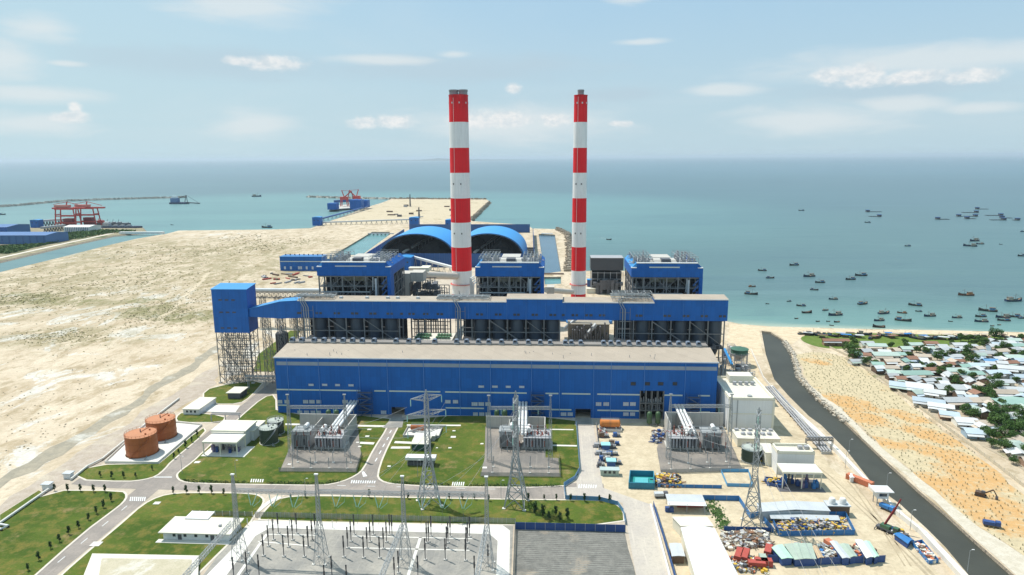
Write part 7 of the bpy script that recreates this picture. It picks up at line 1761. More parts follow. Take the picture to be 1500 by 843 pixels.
# hedges along the main road
def hedge(pts, label):
    rnd = random.Random(int(pts[0][0])); P_ = PG(pts, .2); m_ = MB()
    for i in range(len(P_)-1):
        L_ = (P_[i+1]-P_[i]).length
        for k in range(int(L_*9)):
            p = P_[i].lerp(P_[i+1], rnd.random())+Vector((rnd.uniform(-.5,.5), rnd.uniform(-.5,.5), rnd.uniform(.1,1.0))); s_ = .32
            a = Vector((rnd.gauss(0,1),rnd.gauss(0,1),rnd.gauss(0,1))).normalized()*s_; b = a.orthogonal().normalized()*s_*.7; m_.add([p-a,p-b,p+a,p+b],[(0,1,2,3)])
    o = m_.build('hedge', LEAFS); tag(o, label, 'hedge', 'low hedges along the main road')
hedge([(268,704.5),(286,706.5),(365,708)], 'low dark hedge edging the left lawn, left of the first crossing'); hedge([(391,708.5),(472,709.5),(498,705)], 'low dark hedge edging the left lawn, right of the first crossing')
hedge([(575,708),(660,711.5)], 'low dark hedge edging the middle lawn, left of its crossing'); hedge([(684,712),(822,712.5)], 'low dark hedge edging the middle lawn, right of its crossing')
# seedlings of the nursery plot, in rows
a0 = G(1180,520); e1 = (G(1500,735)-G(1215,512)).normalized(); e2 = Vector((-e1.y, e1.x, 0)); pol = PG(nurs)
def inside(p, poly):
    c = False; n = len(poly)
    for i in range(n):
        a, b = poly[i], poly[i-1]
        if (a[1] > p.y) != (b[1] > p.y) and p.x < (b[0]-a[0])*(p.y-a[1])/(b[1]-a[1])+a[0]: c = not c
    return c
spots = []
for i in range(-60, 240):
    for j in range(-90, 90):
        p = G(1300,640)+e1*(i*3.1-180)+e2*(j*3.1)
        if inside(p, pol) and p.y > 190 and random.random() > .22+.25*math.sin(p.x*.05)*math.sin(p.y*.041): spots.append(p+Vector((random.uniform(-.9,.9), random.uniform(-.9,.9), 0)))
spots.sort(key=lambda p: p.length); random.seed(9)
sp, cs = leaf_mesh(24, .32, .34, .4, .17, 8, 5); sp.beam((0,0,0),(0,0,.9),.07)
s0_ = sp.build('seedling', pm('seedling_green',(.20,.19,.10),.8,.3,1)); 
for k, p in enumerate(spots[:300]):
    q = s0_ if k == 0 else s0_.copy()
    if k: COL.objects.link(q)
    q.location = (p.x, p.y, .1); q.rotation_euler = (0,0,random.random()*6); tag(q, 'small staked seedling in the planted rows nearest the camera, beyond the canal', 'seedling', 'seedlings in the sandy plot')
m_ = MB()
for p in spots[300:]:
    for k in range(5):
        c = p+Vector((random.uniform(-.25,.25),random.uniform(-.25,.25),random.uniform(.1,.7))); a = Vector((random.gauss(0,1),random.gauss(0,1),random.gauss(0,1))).normalized()*.30; b = a.orthogonal().normalized()*.22; m_.add([c-a,c-b,c+a,c+b],[(0,1,2,3)])
tag(m_.build('seedling_rows', pm('seedling_green',(.13,.15,.06))), 'farther rows of small seedlings planted in the sandy plot', kind='stuff')
print('seedlings', len(spots))
pen([(1215,510),(1240,522),(1262,538),(1290,556),(1350,601),(1435,664),(1502,716),(1560,765)], 'pale net fence between the seedling plot and the village', 1.6, pm('pale_net',(.50,.44,.33),.9,.3,.4), False)

# ---------------------------------------------------------------- village
rnd = random.Random(21)
RF = [(pm('roof_white_tin',(.58,.58,.57),.45,.2,.25,rnd=.2,streak=.2),'white'),(pm('roof_pale_mint',(.40,.48,.42),.5,.25,.25,rnd=.2,streak=.2),'pale mint'),(pm('roof_grey_tin',(.42,.43,.43),.5,.3,.25,rnd=.3,streak=.2),'grey'),
      (pm('roof_tan',(.46,.38,.30),.7,.3,.25,rnd=.3),'tan'),(pm('roof_pale_blue',(.44,.51,.56),.45,.2,.25,rnd=.2),'pale blue'),(pm('roof_blue',(.12,.28,.50),.5,.2,.25),'bright blue'),(pm('roof_teal',(.27,.40,.34),.5,.2,.25,rnd=.2),'teal green'),(pm('roof_rust',(.26,.13,.08),.7,.3,.25),'rust brown')]
WL = [pm('wall_offwhite',(.60,.58,.52),.8,.2,.4,rnd=.3),pm('wall_brick',(.30,.19,.13),.8,.2,.4),pm('wall_greyblock',(.36,.34,.31),.8,.2,.4),pm('wall_blueish',(.30,.40,.48),.8,.2,.4),BROWNW]
def house_proto(wi, ri, w_, d_, h_):
    t = thing('village_house', '', 'house', (0,0,0))
    MB().box(-w_/2,w_/2,-d_/2,d_/2,0,h_).build('wall', WL[wi], t)
    r_ = d_*.14; e = .6; m_ = MB(); pr = [(-d_/2-e,h_-.05),(0,h_+r_),(d_/2+e,h_-.05),(d_/2+e,h_-.2),(0,h_+r_-.15),(-d_/2-e,h_-.2)]
    m_.extr(pr, 'x', -w_/2-e, w_/2+e).build('roof', RF[ri][0], t)
    MB().box(-.5,.5,-d_/2-.05,-d_/2-.01,.1,2.1).build('door', BROWNW, t)
    for s_ in (-.3,.3): MB().box(w_*s_-.5,w_*s_+.5,-d_/2-.05,-d_/2-.01,1.1,2.1).build('window', DGLASS, t)
    MB().add([(-w_/2-.4,-d_/2-2.4,h_*.68),(w_/2*.4,-d_/2-2.4,h_*.68),(w_/2*.4,-d_/2-.3,h_*.86),(-w_/2-.4,-d_/2-.3,h_*.86),(-w_/2-.4,-d_/2-2.4,h_*.68+.12),(w_/2*.4,-d_/2-2.4,h_*.68+.12),(w_/2*.4,-d_/2-.3,h_*.86+.12),(-w_/2-.4,-d_/2-.3,h_*.86+.12)],
             [(0,3,2,1),(4,5,6,7),(0,1,5,4),(1,2,6,5),(3,0,4,7)]).build('porch_roof', RF[(ri*3+wi) % 5][0], t)
    return t
protos = {}
houses = []; placed = []
vpol = PG([(1244,530),(1262,521),(1300,518),(1370,514),(1410,508),(1500,503),(1640,508),(1640,770),(1500,678),(1440,642),(1350,588),(1292,550)])
ang0 = math.atan2(e1.y, e1.x)
def put_house(g, rz_, w_, d_, h_, wi, ri, X=None, Y=None, label=None):
    key = (wi, ri)
    t = house_proto(wi, ri, 10, 8, 3.2) if key not in protos else copy_tree(protos[key])
    protos.setdefault(key, t)
    t.location = (g.x, g.y, .12); t.rotation_euler = (0,0,rz_); t.scale = (w_/10, d_/8, h_/3.2); placed.append((g.x, g.y, max(w_, d_)*.5))
    d = g-Vector((0,0,H)); c_ = d.dot(cf); X = 750+F*d.dot(cr)/c_; Y = 421.5-F*d.dot(cu)/c_
    t['h0'] = 1; del t['h0']
    if label: t['label'] = label; t['group'] = 'houses of the fishing village'
    else: houses.append((t, X, Y, RF[ri][1]))
feat = [(775,365,0,17,10,0,1),(730,352,0,12,8,0,2),(815,410,.05,22,12,0,1),(850,440,0,14,9,1,3),(880,405,0,12,9,0,6),(780,455,0,10,8,2,6),(835,470,0,15,9,2,3),(965,500,.05,24,11,0,6),(1040,348,0,12,9,1,7),(1180,362,0,14,8,0,0),(960,360,0,14,9,0,1),(1000,415,0,14,9,1,3),
        (920,560,-.45,22,12,4,4),(985,565,-.45,18,14,0,0),(1130,575,0,20,12,2,2),(1060,600,-.4,14,9,0,0),(1030,640,-.4,20,10,0,4),(1090,665,-.4,16,9,0,0),(1130,700,-.3,12,9,1,4),(1210,735,-.2,14,10,0,0),(1260,790,-.2,14,10,3,4),(1160,640,0,18,10,2,2),(1220,640,0,16,10,0,3),(1360,500,.1,18,10,0,4),
        (1300,400,0,18,10,2,2),(1230,500,0,20,10,0,6),(1160,490,0,18,10,0,1),(1270,460,0,16,9,0,4),(1330,440,0,12,8,3,5),(1420,640,.1,24,14,0,6),(1440,580,0,22,11,0,2),(1430,480,-.3,20,10,0,0),(1450,420,0,18,10,0,1),(1480,440,0,12,9,3,4),(1410,350,0,14,9,0,0),(1470,365,0,14,9,0,6),(577,343,0,19,5,1,7),(1330,750,0,18,10,0,3),(1400,600,0,16,10,1,3),(1480,520,0,12,9,3,4),(1380,540,0,18,9,0,2)]
for f_ in feat:
    X, Y = 1050+f_[0]/3.3333, 400+f_[1]/3.3333+3; g = G(X, Y, 0)
    if f_[0] == 577: put_house(g, f_[2], f_[3], f_[4], 4, f_[5], f_[6], label='long low rust brown roofed building standing alone on the green by the beach')
    else: put_house(g, f_[2]+rnd.uniform(-.08,.08), f_[3]*.78, f_[4]*.8, rnd.uniform(3,4.2), f_[5], f_[6])
tr_xy = [(i[0].location.x, i[0].location.y, 3.5*i[0].scale.x) for i in tl]
for tries in range(16000):
    if len(houses) > 255: break
    X, Y = rnd.uniform(1240,1620), rnd.uniform(503,700); g = G(X, Y, 0)
    if not inside(g, vpol): continue
    w_ = rnd.uniform(5,11); d_ = rnd.uniform(4.5,8)
    if any((g.x-p[0])**2+(g.y-p[1])**2 < (max(w_,d_)*.5+p[2]*.92)**2 for p in placed) or any((g.x-p[0])**2+(g.y-p[1])**2 < (w_*.35+p[2])**2 for p in tr_xy): continue
    put_house(g, rnd.choice([0,0,ang0,ang0+math.pi/2,.4])+rnd.uniform(-.25,.25), w_, d_, rnd.uniform(2.6,4.4), rnd.randrange(5), rnd.choice([0,0,0,0,1,1,2,2,2,3,3,3,4,6,7]))
VB = [(400+k*9, 409+k*9, '%s strip' % ordw(k-8)) for k in range(9, 40)]
rank_label(houses, '%(c)s roofed village house, %(n)s from left in the %(row)s from the beach', VB, 'houses of the fishing village')
print('houses', len(houses))

# ---------------------------------------------------------------- boats
def boat_proto(hull, wale, cab, name='fishing_boat', cabin=True, L_=12.0):
    t = thing(name, '', 'fishing boat' if cabin else 'small boat', (0,0,0)); n = 12; m_ = MB(); W_ = L_*.15
    secs_ = []
    for i in range(n+1):
        f = i/n; x_ = -L_/2+L_*f; b_ = W_*(math.sin(min(1, (1-f)*1.9+.05)*math.pi/2))*(.75+.25*min(1, f*4)); sh_ = .9+1.5*max(0, (f-.45)/.55)**2+.5*max(0, (.2-f)/.2)
        secs_.append([(x_,-b_,sh_),(x_+.2*f,-b_*.8,0),(x_+.3*f,0,-.45),(x_+.2*f,b_*.8,0),(x_,b_,sh_)])
    for s_ in secs_: m_.v += s_
    for i in range(n):
        for k in range(4): A_ = i*5+k; m_.f.append((A_, A_+5, A_+6, A_+1)); m_.mi.append(0)
    m_.f.append((0,1,2,3,4)); m_.mi.append(0); m_.build('hull', hull, t, True)
    m_ = MB(); [m_.add([(a[0][0],a[0][1]*.93,a[0][2]-.35),(b[0][0],b[0][1]*.93,b[0][2]-.35),(b[4][0],b[4][1]*.93,b[4][2]-.35),(a[4][0],a[4][1]*.93,a[4][2]-.35)],[(0,1,2,3)]) for a, b in zip(secs_, secs_[1:])]; m_.build('deck', pm('deck_wood',(.32,.22,.14),.8,.3,.5), t)
    m_ = MB(); [(m_.beam(a[0],b[0],.16), m_.beam(a[4],b[4],.16)) for a, b in zip(secs_, secs_[1:])]; m_.build('gunwale', wale, t)
    if cabin:
        MB().box(-L_*.38,-L_*.10,-W_*.6,W_*.6,.7,2.7).build('cabin', cab, t); MB().box(-L_*.40,-L_*.07,-W_*.72,W_*.72,2.72,2.9).build('cabin_roof', wale, t)
        MB().box(-L_*.095,-L_*.09,-W_*.5,W_*.5,1.7,2.4).build('window', DGLASS, t)
        m_ = MB(); m_.beam((L_*.1,0,.8),(L_*.1,0,5.2),.14); m_.beam((-L_*.42,0,1),(-L_*.42,0,4),.1); m_.beam((L_*.1,0,5),(L_*.46,0,2.3),.06); m_.beam((L_*.1,-2,3.6),(L_*.1,2,3.6),.08); m_.build('mast', BROWNW, t)
        MB().box(L_*.0,L_*.22,-W_*.5,W_*.5,.7,1.5).build('net_pile', pm('net_dark',(.05,.09,.09),.9,.4,2), t)
    return t
bp = [boat_proto(pm('hull_blue',(.02,.04,.09),.5,.2,.5), pm('wale_grey',(.16,.15,.13)), pm('cab_cream',(.40,.36,.28))), boat_proto(pm('hull_dark',(.035,.04,.045),.5,.2,.5), BROWNW, pm('cab_blue',(.10,.25,.40))),
      boat_proto(pm('hull_rust',(.16,.06,.03),.5,.2,.5), pm('wale_grey',(.16,.15,.13)), pm('cab_orange',(.45,.20,.08))), boat_proto(pm('hull_black',(.02,.02,.025),.5,.2,.5), BROWNW, None, 'small_boat', False, 8)]
bcol = ['blue hulled','dark hulled','rust red hulled','small black']
Z8 = [(172,68,26,2),(167,105,46,1),(260,26,30,1),(450,18,46,0),(503,48,36,1),(475,84,28,1),(568,130,32,0),(652,33,38,1),(703,14,44,1),(352,140,16,1),(411,162,32,1),(439,196,36,3),(530,184,26,0),(577,207,55,0),(712,153,44,1),(815,199,48,0),(904,197,32,2),(791,234,42,0),(908,234,54,1),(968,160,44,1),(985,189,22,1),(1038,212,46,0),
      (1215,110,54,2),(1448,138,64,0),(1322,187,58,1),(1287,214,40,1),(1290,239,46,0),(1171,220,36,0),(1395,218,52,0),(1400,234,42,1),(1449,215,46,1),(1490,222,34,1),(247,152,12,3),(388,224,16,3),(492,238,16,3),(543,238,14,3),(585,241,22,3),(790,266,42,3),(1140,238,13,3),(1343,260,16,3),(1377,255,15,3),(560,258,13,3)]
boats = [(1050+x/3.331, 400+y/3.331, l_/3.331, k) for x, y, l_, k in Z8]
boats += [(1116.5,397,9,1),(1163,389,11,1),(1329.5,361,7,1),(1427,353.5,13,0),(1421,361,13,0),(1435.7,358,8,0),(1466,358.5,3,3),(1497,375.5,10,1),(1174,309,6,1),(1271,326.5,6,1),(1114,408,0,0),(376,288.5,11,0),(391,334,11,1),(252,330,3,3),(3,315,7,1),(1499,340,6,1)]
used1 = set(); bl = []
for (x, y, l_, k) in boats:
    if l_ == 0: continue
    g = G(x, y, -2.4); mpp = (G(x+10,y,-2.4)-G(x,y,-2.4)).length/10
    q = bp[k] if k not in used1 else copy_tree(bp[k]); used1.add(k)
    yaw_ = R(180)+R(random.uniform(-25,25)) if random.random() < .75 else R(random.uniform(-30,30))
    s_ = l_*mpp/((12 if k < 3 else 8)*.95); s_ = max(.45, min(3.2, s_*1.28)); q.location = (g.x, g.y, -2.3); q.rotation_euler = (0,0,yaw_); q.scale = (s_,)*3; bl.append((q, x, y, bcol[k]))
inb = [b for b in bl if b[1] > 1000]; oth = [b for b in bl if b[1] <= 1000]
rank_label(inb, '%(c)s boat %(row)s, %(n)s from the left', [(0,345,'far out by the fish rafts'),(345,385,'anchored far offshore on the right'),(385,415,'in the outer line of the anchorage'),(415,440,'in the middle of the anchorage'),(440,460,'in the inner anchorage off the beach'),(460,470,'close inshore off the beach'),(470,500,'right at the water edge of the beach')], 'fishing boats at anchor')
for b, l_ in zip(oth, ('blue boat alone in the left bay beside the dredger','dark boat moored at the shore of the sand field','tiny skiff in the left bay','dark boat at the far left edge of the bay')): b[0]['label'] = l_
q = copy_tree(bp[3]); g = G(892, 351.5, -2.3); q.location = g; q.rotation_euler = (0,0,R(-25)); q['label'] = 'small motor boat leaving a white wake right of the right chimney'; q['group'] = 'fishing boats at anchor'
m_, t_, bs = newmat('wake_foam'); bs.inputs['Base Color'].default_value = (.6,.68,.68,1); f_ = t_.noise(t_.pos(), .35, 5, .7); t_.l.new(t_.ramp(f_, .45, .62, 0, .8), bs.inputs['Alpha']); FOAM = m_
a, b = G(891,351,-2.35), G(880,348,-2.35); struct('boat_wake', MB().poly([(a.x,a.y-1),(a.x,a.y+1),(b.x-4,b.y+7),(b.x-4,b.y-4)], -2.34), FOAM, kind='structure')
# surf line
sf = [Vector((p.x,p.y,0)) for p in (G(1068,475.5,-2),G(1130,480,-2),G(1260,483.4,-2),G(1380,485.7,-2),G(1500,488.6,-2),G(1620,493,-2))]
struct('surf', MB().poly([(p.x,p.y+6) for p in sf]+[(p.x,p.y-1) for p in sf[::-1]], -2.3), FOAM)
# fish rafts
raft = [(632,715,340),(650,710,366),(1018,1085,381),(1160,1245,344),(1235,1300,325),(1170,1238,365),(1180,1230,378),(1290,1380,360),(1372,1430,374),(1315,1395,385),(1138,1156,365),(1440,1465,386)]
for k, (x0, x1, y) in enumerate(raft):
    a = G(1100+x0/3.7475, 220+y/3.7475, -2.4); b = G(1100+x1/3.7475, 220+y/3.7475, -2.4); w_ = (b-a).length/2; c = (a+b)/2
    t = thing('fish_raft', 'long low wooden fish farm raft far out on the right, %s listed from the left' % ordw(sorted(raft).index((x0,x1,y))+1), 'raft', (c.x, c.y, -2.4), math.atan2(b.y-a.y, b.x-a.x), 'fish farm rafts')
    m_ = MB()
    for j in range(3): m_.beam((-w_,-5+5*j,.5),(w_,-5+5*j,.5), 1.1, .8)
    for j in range(int(w_/4)): x_ = -w_+j*8; m_.beam((x_,-5,.6),(x_,5,.6),.9)
    m_.build('frame', pm('raft_wood',(.07,.075,.08),.8,.3,.2), t); s_ = 1 if k % 2 else -1; MB().box(s_*w_*.8-4,s_*w_*.8+4,-4,4,.6,5).build('hut', STEELD, t); MB().box(s_*w_*.8-5,s_*w_*.8+5,-5,5,5.02,5.5).build('hut_roof', BLUEWALL, t)
# beached boats, basket boats and awnings along the sand
bb = []
rnd = random.Random(4)
for k in range(46):
    x = 1176+k*7.0+rnd.uniform(-2,2); y = 489.5+(x-1176)*.012+rnd.uniform(0,6); g = G(x, y, .1)
    if rnd.random() < .55: q = copy_tree(bp[rnd.choice([0,1,3])]); s_ = rnd.uniform(.6,1.0); q.location = (g.x,g.y,.5); q.rotation_euler = (0,0,rnd.uniform(0,6.2)); q.scale = (s_,)*3; q['category'] = 'boat'; nm = 'boat drawn up on the sand'
    else:
        q = thing('beach_awning', '', 'awning', (g.x, g.y, .1), rnd.uniform(-.3,.3)); w_ = rnd.uniform(2.5,5); MB().box(-w_,w_,-2,2,2.3,2.5).build('cover', rnd.choice([BLUEC,RF[0][0],RF[2][0],RF[3][0],RF[7][0],BROWNW]), q); m_ = MB(); [m_.beam((x_,y_,0),(x_,y_,2.3),.12) for x_ in (-w_+.3,w_-.3) for y_ in (-1.7,1.7)]; m_.build('post', BROWNW, q)
        MB().box(-w_*.6,w_*.5,-1,1,0,1.1).build('bench', BROWNW, q); nm = 'flat awning on posts'
    bb.append((q, x, nm))
for k, (q, x, nm) in enumerate(bb): q['label'] = nm+', %s item from the left along the beach' % ordw(k+1); q['group'] = 'boats and awnings along the beach'

# ---------------------------------------------------------------- harbour on the left
def red_crane(x, yb, yt, label):
    P_ = G(x, yb); h_ = hgt(x, yt, P_); t = thing('gantry_crane', label, 'crane', P_, 0, 'red unloading cranes'); w_ = h_*.45
    for sx_ in (-1,1):
        for sy_ in (-1,1): MB().beam((sx_*w_,sy_*9,0),(sx_*w_*.8,sy_*8,h_*.72), 1.9).build('leg', RED, t)
    m_ = MB(); [m_.beam((-w_*.9,s_*8.5,h_*f),(w_*.9,s_*8.5,h_*f), 2.2) for s_ in (-1,1) for f in (.18,.45,.72)]; [m_.beam((s_*w_*.9,-8.5,h_*.5),(s_*w_*.9,8.5,h_*.5), 2) for s_ in (-1,1)]; m_.build('portal_beam', RED, t)
    MB().box(-w_*1.25,w_*1.7,-4,4,h_*.72,h_*.78).build('boom', RED, t); MB().box(-w_*1.0,w_*.3,-5,5,h_*.79,h_*.88).build('machine_house', pm('pale_pink_red',(.55,.22,.18)), t)
    m_ = MB(); m_.beam((0,0,h_*.84),(w_*.1,0,h_*1.0),2); m_.beam((w_*.1,0,h_*1.0),(w_*1.5,0,h_*.84),1); m_.beam((w_*.1,0,h_),(-w_*1.2,0,h_*.9),1); m_.build('mast', RED, t)
    MB().box(-w_*.3,w_*.5,-6,6,0,h_*.35).build('hopper', pm('maroon',(.20,.03,.03)), t)
red_crane(101, 333, 296, 'left of the two red gantry cranes on the far left quay'); red_crane(130, 331, 295.5, 'right of the two red gantry cranes on the far left quay')
def unloader(x, yb, yt, label, s_):
    P_ = G(x, yb); h_ = hgt(x, yt, P_); t = thing('ship_unloader', label, 'ship unloader', P_, 0, 'red ship unloaders on the island berth'); w_ = h_*.22
    for a in (-1,1):
        for b in (-1,1): MB().beam((a*w_,b*8,0),(a*w_*.7,b*6,h_*.5), 2.2).build('leg', RED, t)
    MB().box(-w_,w_,-8,8,h_*.45,h_*.62).build('machine_house', RED, t); MB().beam((-w_*.2,0,h_*.55),(s_*h_*.45,0,h_*.95),3.2).build('boom', RED, t); MB().beam((0,0,h_*.6),(-s_*w_*.6,0,h_),2.4).build('mast', RED, t)
    MB().beam((s_*h_*.45,0,h_*.95),(s_*h_*.55,0,h_*.35),2).build('grab_leg', pm('maroon',(.20,.03,.03)), t); MB().beam((-s_*w_*.6,0,h_),(s_*h_*.45,0,h_*.95),.8).build('tie', RED, t)
unloader(505, 304, 279, 'left red ship unloader on the berth by the sand spit', 1); unloader(523, 302, 278, 'right red ship unloader on the berth by the sand spit', -1)
t = thing('jetty', 'berth deck under the red ship unloaders with blue conveyor housings', 'jetty', G(510,308)); o_ = t.location.copy(); Q = [p-o_ for p in PG([(483,309),(520,306),(540,301),(538,298),(515,300),(483,304)])]
MB().prism(Q, 1.5, 3.5).build('deck', CONC, t); m_ = MB(); [m_.beam((q.x,q.y,-3),(q.x,q.y,1.5),3) for q in Q]; m_.build('pile', CONC, t)
a = G(487,309)-o_; MB().box(a.x-12,a.x+14,a.y-8,a.y+20,3.6,22).build('transfer_house', BLUE, t); a = G(518,308)-o_; MB().box(a.x-8,a.x+26,a.y-10,a.y+20,3.6,30).build('transfer_house', BLUE, t); a = G(533,306)-o_; MB().box(a.x-14,a.x+14,a.y-8,a.y+20,3.6,26).build('transfer_house', BLUE, t)
b = G(490,302)-o_; c = G(530,300)-o_; MB().beam((b.x,b.y,14),(c.x,c.y,16),8).build('conveyor_housing', BLUEWALL, t)
def ship(x0, x1, y, label, hull, sup, towers, name='cargo_ship', cat='ship'):
    a, b = G(x0, y, -2.4), G(x1, y, -2.4); L_ = (b-a).length; c = (a+b)/2; W_ = L_*.075; t = thing(name, label, cat, (c.x,c.y,-2.4), math.atan2(b.y-a.y, b.x-a.x))
    out = [(-L_/2,-W_*.8),(L_*.36,-W_),(L_/2,0),(L_*.36,W_),(-L_/2,W_*.8)]; MB().prism(out, -.5, L_*.035+3).build('hull', hull, t); z = L_*.035+3.05
    MB().box(-L_*.45,-L_*.30,-W_*.7,W_*.7,z,z+L_*.07).build('bridge_house', sup, t); MB().box(-L_*.43,-L_*.34,-W_*.4,W_*.4,z+L_*.07+.1,z+L_*.10).build('wheelhouse', WHITER, t); MB().cyl(-L_*.43,0,z,z+L_*.12,L_*.012).build('funnel', RED, t)
    for k in range(towers): x_ = -L_*.2+k*L_*.5/max(1, towers); MB().box(x_,x_+L_*.08,-W_*.6,W_*.6,z,z+2.5).build('hatch_cover', STEEL, t); MB().beam((x_,0,z),(x_+L_*.03,0,z+L_*.10), L_*.008).build('derrick', STEELD, t)
ship(142, 192, 330.5, 'cargo ship moored behind the quay right of the red gantry cranes, the farther of two', STEELD, RED, 3); ship(150, 209, 335.5, 'long dark ship moored nearest at the end of the left quay', pm('hull_navy',(.03,.05,.10)), STEEL, 3)
t = thing('dredger', 'dredging barge with an A frame working at the end of the long breakwater', 'dredger', G(262,299,-2.4)); k_ = (G(288,299)-G(252,299)).length
MB().prism([(-k_*.3,-14),(k_*.35,-14),(k_*.35,14),(-k_*.3,14)], -.5, 6).build('hull', pm('hull_navy',(.03,.05,.10)), t); MB().box(-k_*.28,0,-9,9,6.05,20).build('deck_house', pm('dredger_blue',(.12,.20,.36)), t); MB().box(-k_*.24,-k_*.05,-6,6,20.05,27).build('wheelhouse', WHITER, t)
m_ = MB(); m_.beam((k_*.3,-9,6),(k_*.33,0,30),1.8); m_.beam((k_*.3,9,6),(k_*.33,0,30),1.8); m_.beam((k_*.33,0,30),(-k_*.02,0,18),1.2); m_.build('a_frame', STEELD, t); MB().beam((k_*.3,0,5),(k_*.85,0,2),6,3).build('ladder_arm', STEELD, t); MB().beam((k_*.33,0,30),(k_*.8,0,4),.8).build('hoist_wire', STEELD, t)
# blue coal sheds of the neighbouring plant
g = G(0,370); 
FARB = pm('faded_blue', (.05,.14,.32), .7, .25, .02)
def far_block(x0, x1, yb, yt, d, label, wall=BLUEWALL, roof=BLUEC, cat='building'):
    a, b = G(x0, yb), G(x1, yb); h_ = hgt(x1, yt, b); t = thing('far_building', label, cat, ((a.x+b.x)/2, (a.y+b.y)/2, 0), math.atan2(b.y-a.y, b.x-a.x)); w_ = (b-a).length/2
    MB().box(-w_,w_,0,d,0,h_).build('wall', wall, t); MB().extr([(-1,h_+.05),(d/2,h_+3),(d+1,h_+.05)], 'x', -w_-1, w_+1).build('roof', roof, t); m_ = MB(); [m_.box(-w_+4+k*(2*w_-8)/12,-w_+5+k*(2*w_-8)/12,-.6,-.05,0,h_) for k in range(13)]; m_.build('rib', STEELBLUE, t)
far_block(-60, 68, 358, 345, 60, 'long low blue building at the left edge beyond the channel', FARB, FARB); far_block(-60, 12, 352, 333, 60, 'taller blue building at the extreme left edge beyond the channel', FARB, FARB); far_block(94, 131, 340.5, 333, 40, 'white warehouse under the red gantry cranes', WHITEW, WHITER)
conveyor(G(56,332), G(100,330), 12, 14, 8, 'grey conveyor along the far left quay towards the gantry cranes', GREYSH, 10, STEELD, 1.5)
conveyor(G(62,341), G(95,337), 10, 10, 7, 'second grey conveyor beside the white warehouse on the left quay', STEEL, 8, STEELD, 1.5)
# low scrub beyond the channel
m_ = MB(); rnd = random.Random(6); fp = [Vector((p[0],p[1],0)) for p in far]
n = 0
while n < 9000:
    X, Y = rnd.uniform(-30,215), rnd.uniform(336,372); p = G(X, Y)
    if not inside(p, PG([(-160,400),(0,375),(90,354),(160,342.5),(200,339),(150,338),(68,345),(68,358),(-60,366)])): n += .02; continue
    s_ = rnd.uniform(.8,2.0); q = p+Vector((0,0,rnd.uniform(.5,3.4))); a = Vector((rnd.gauss(0,1),rnd.gauss(0,1),rnd.gauss(0,1))).normalized()*s_; b = a.orthogonal().normalized()*s_; m_.add([q-a,q-b,q+a,q+b],[(0,1,2,3)]); n += 1
tag(m_.build('scrub', LEAF2), 'dark low scrub covering the harbour land between the blue buildings and the channel', kind='stuff')
# low island on the horizon
isl = [G(582,235.6,0),G(718,235.6,0)]; c = (isl[0]+isl[1])/2; w_ = (isl[1]-isl[0]).length/2; m_ = MB(); n = 60; rnd = random.Random(2); pts = []
for k in range(n+1):
    f = k/n; pts.append((-w_+2*w_*f, 62*math.sin(math.pi*f)**.6*rnd.uniform(.6,1.2)+(90*math.exp(-((f-.5)/.05)**2))))
for k in range(n):
    (x0_, z0_), (x1_, z1_) = pts[k], pts[k+1]; m_.add([(x0_,-900,-3),(x1_,-900,-3),(x1_,-300,z1_),(x0_,-300,z0_),(x1_,600,z1_*.8),(x0_,600,z0_*.8),(x1_,1200,-3),(x0_,1200,-3)],[(0,1,2,3),(3,2,4,5),(5,4,6,7)])
o = struct('island', m_, pm('island_scrub',(.06,.08,.07),.9,.2,.002)); o.location = (c.x, c.y, 0)
# masts on the spit
for (x, y, t0, l_) in ((601,303,285,'thin dark lattice mast standing in the middle of the sand spit'),(614,320,304,'thin dark lattice mast beside the small blue transfer house')):
    P_ = G(x, y); h_ = hgt(x, t0, P_); t = thing('lattice_mast', l_, 'mast', P_); MB().lattice((0,0,0),(0,0,h_), 4, 1.5, 12, .8).build('mast', STEELD, t); MB().box(-3,3,-3,3,0,1).build('footing', CONC, t)
rnd = random.Random(14)
for k in range(14):
    q = G(rnd.uniform(560,680), rnd.uniform(301,322)); m_ = MB().box(-rnd.uniform(3,12),rnd.uniform(3,12),-3,3,0,rnd.uniform(2,6)); o = m_.build('stockpile', rnd.choice([STEELD,BROWNW,STEEL])); o.location = q; tag(o, 'low dark stack of material lying on the sand spit', 'material stack', 'stacks on the sand spit')
# haze
HZ_ = MB().box(-S-200, S+200, -900, S+200, -6, 226).build('haze', None); HZ_.data.materials.clear()
m = bpy.data.materials.new('haze_air'); m.use_nodes = True; n_ = m.node_tree.nodes; n_.clear(); pv = n_.new('ShaderNodeVolumePrincipled'); pv.inputs['Color'].default_value = (.78,.90,1,1); pv.inputs['Density'].default_value = 0.000032; pv.inputs['Anisotropy'].default_value = .2
ou = n_.new('ShaderNodeOutputMaterial'); m.node_tree.links.new(pv.outputs[0], ou.inputs['Volume']); HZ_.data.materials.append(m); tag(HZ_, kind='stuff')

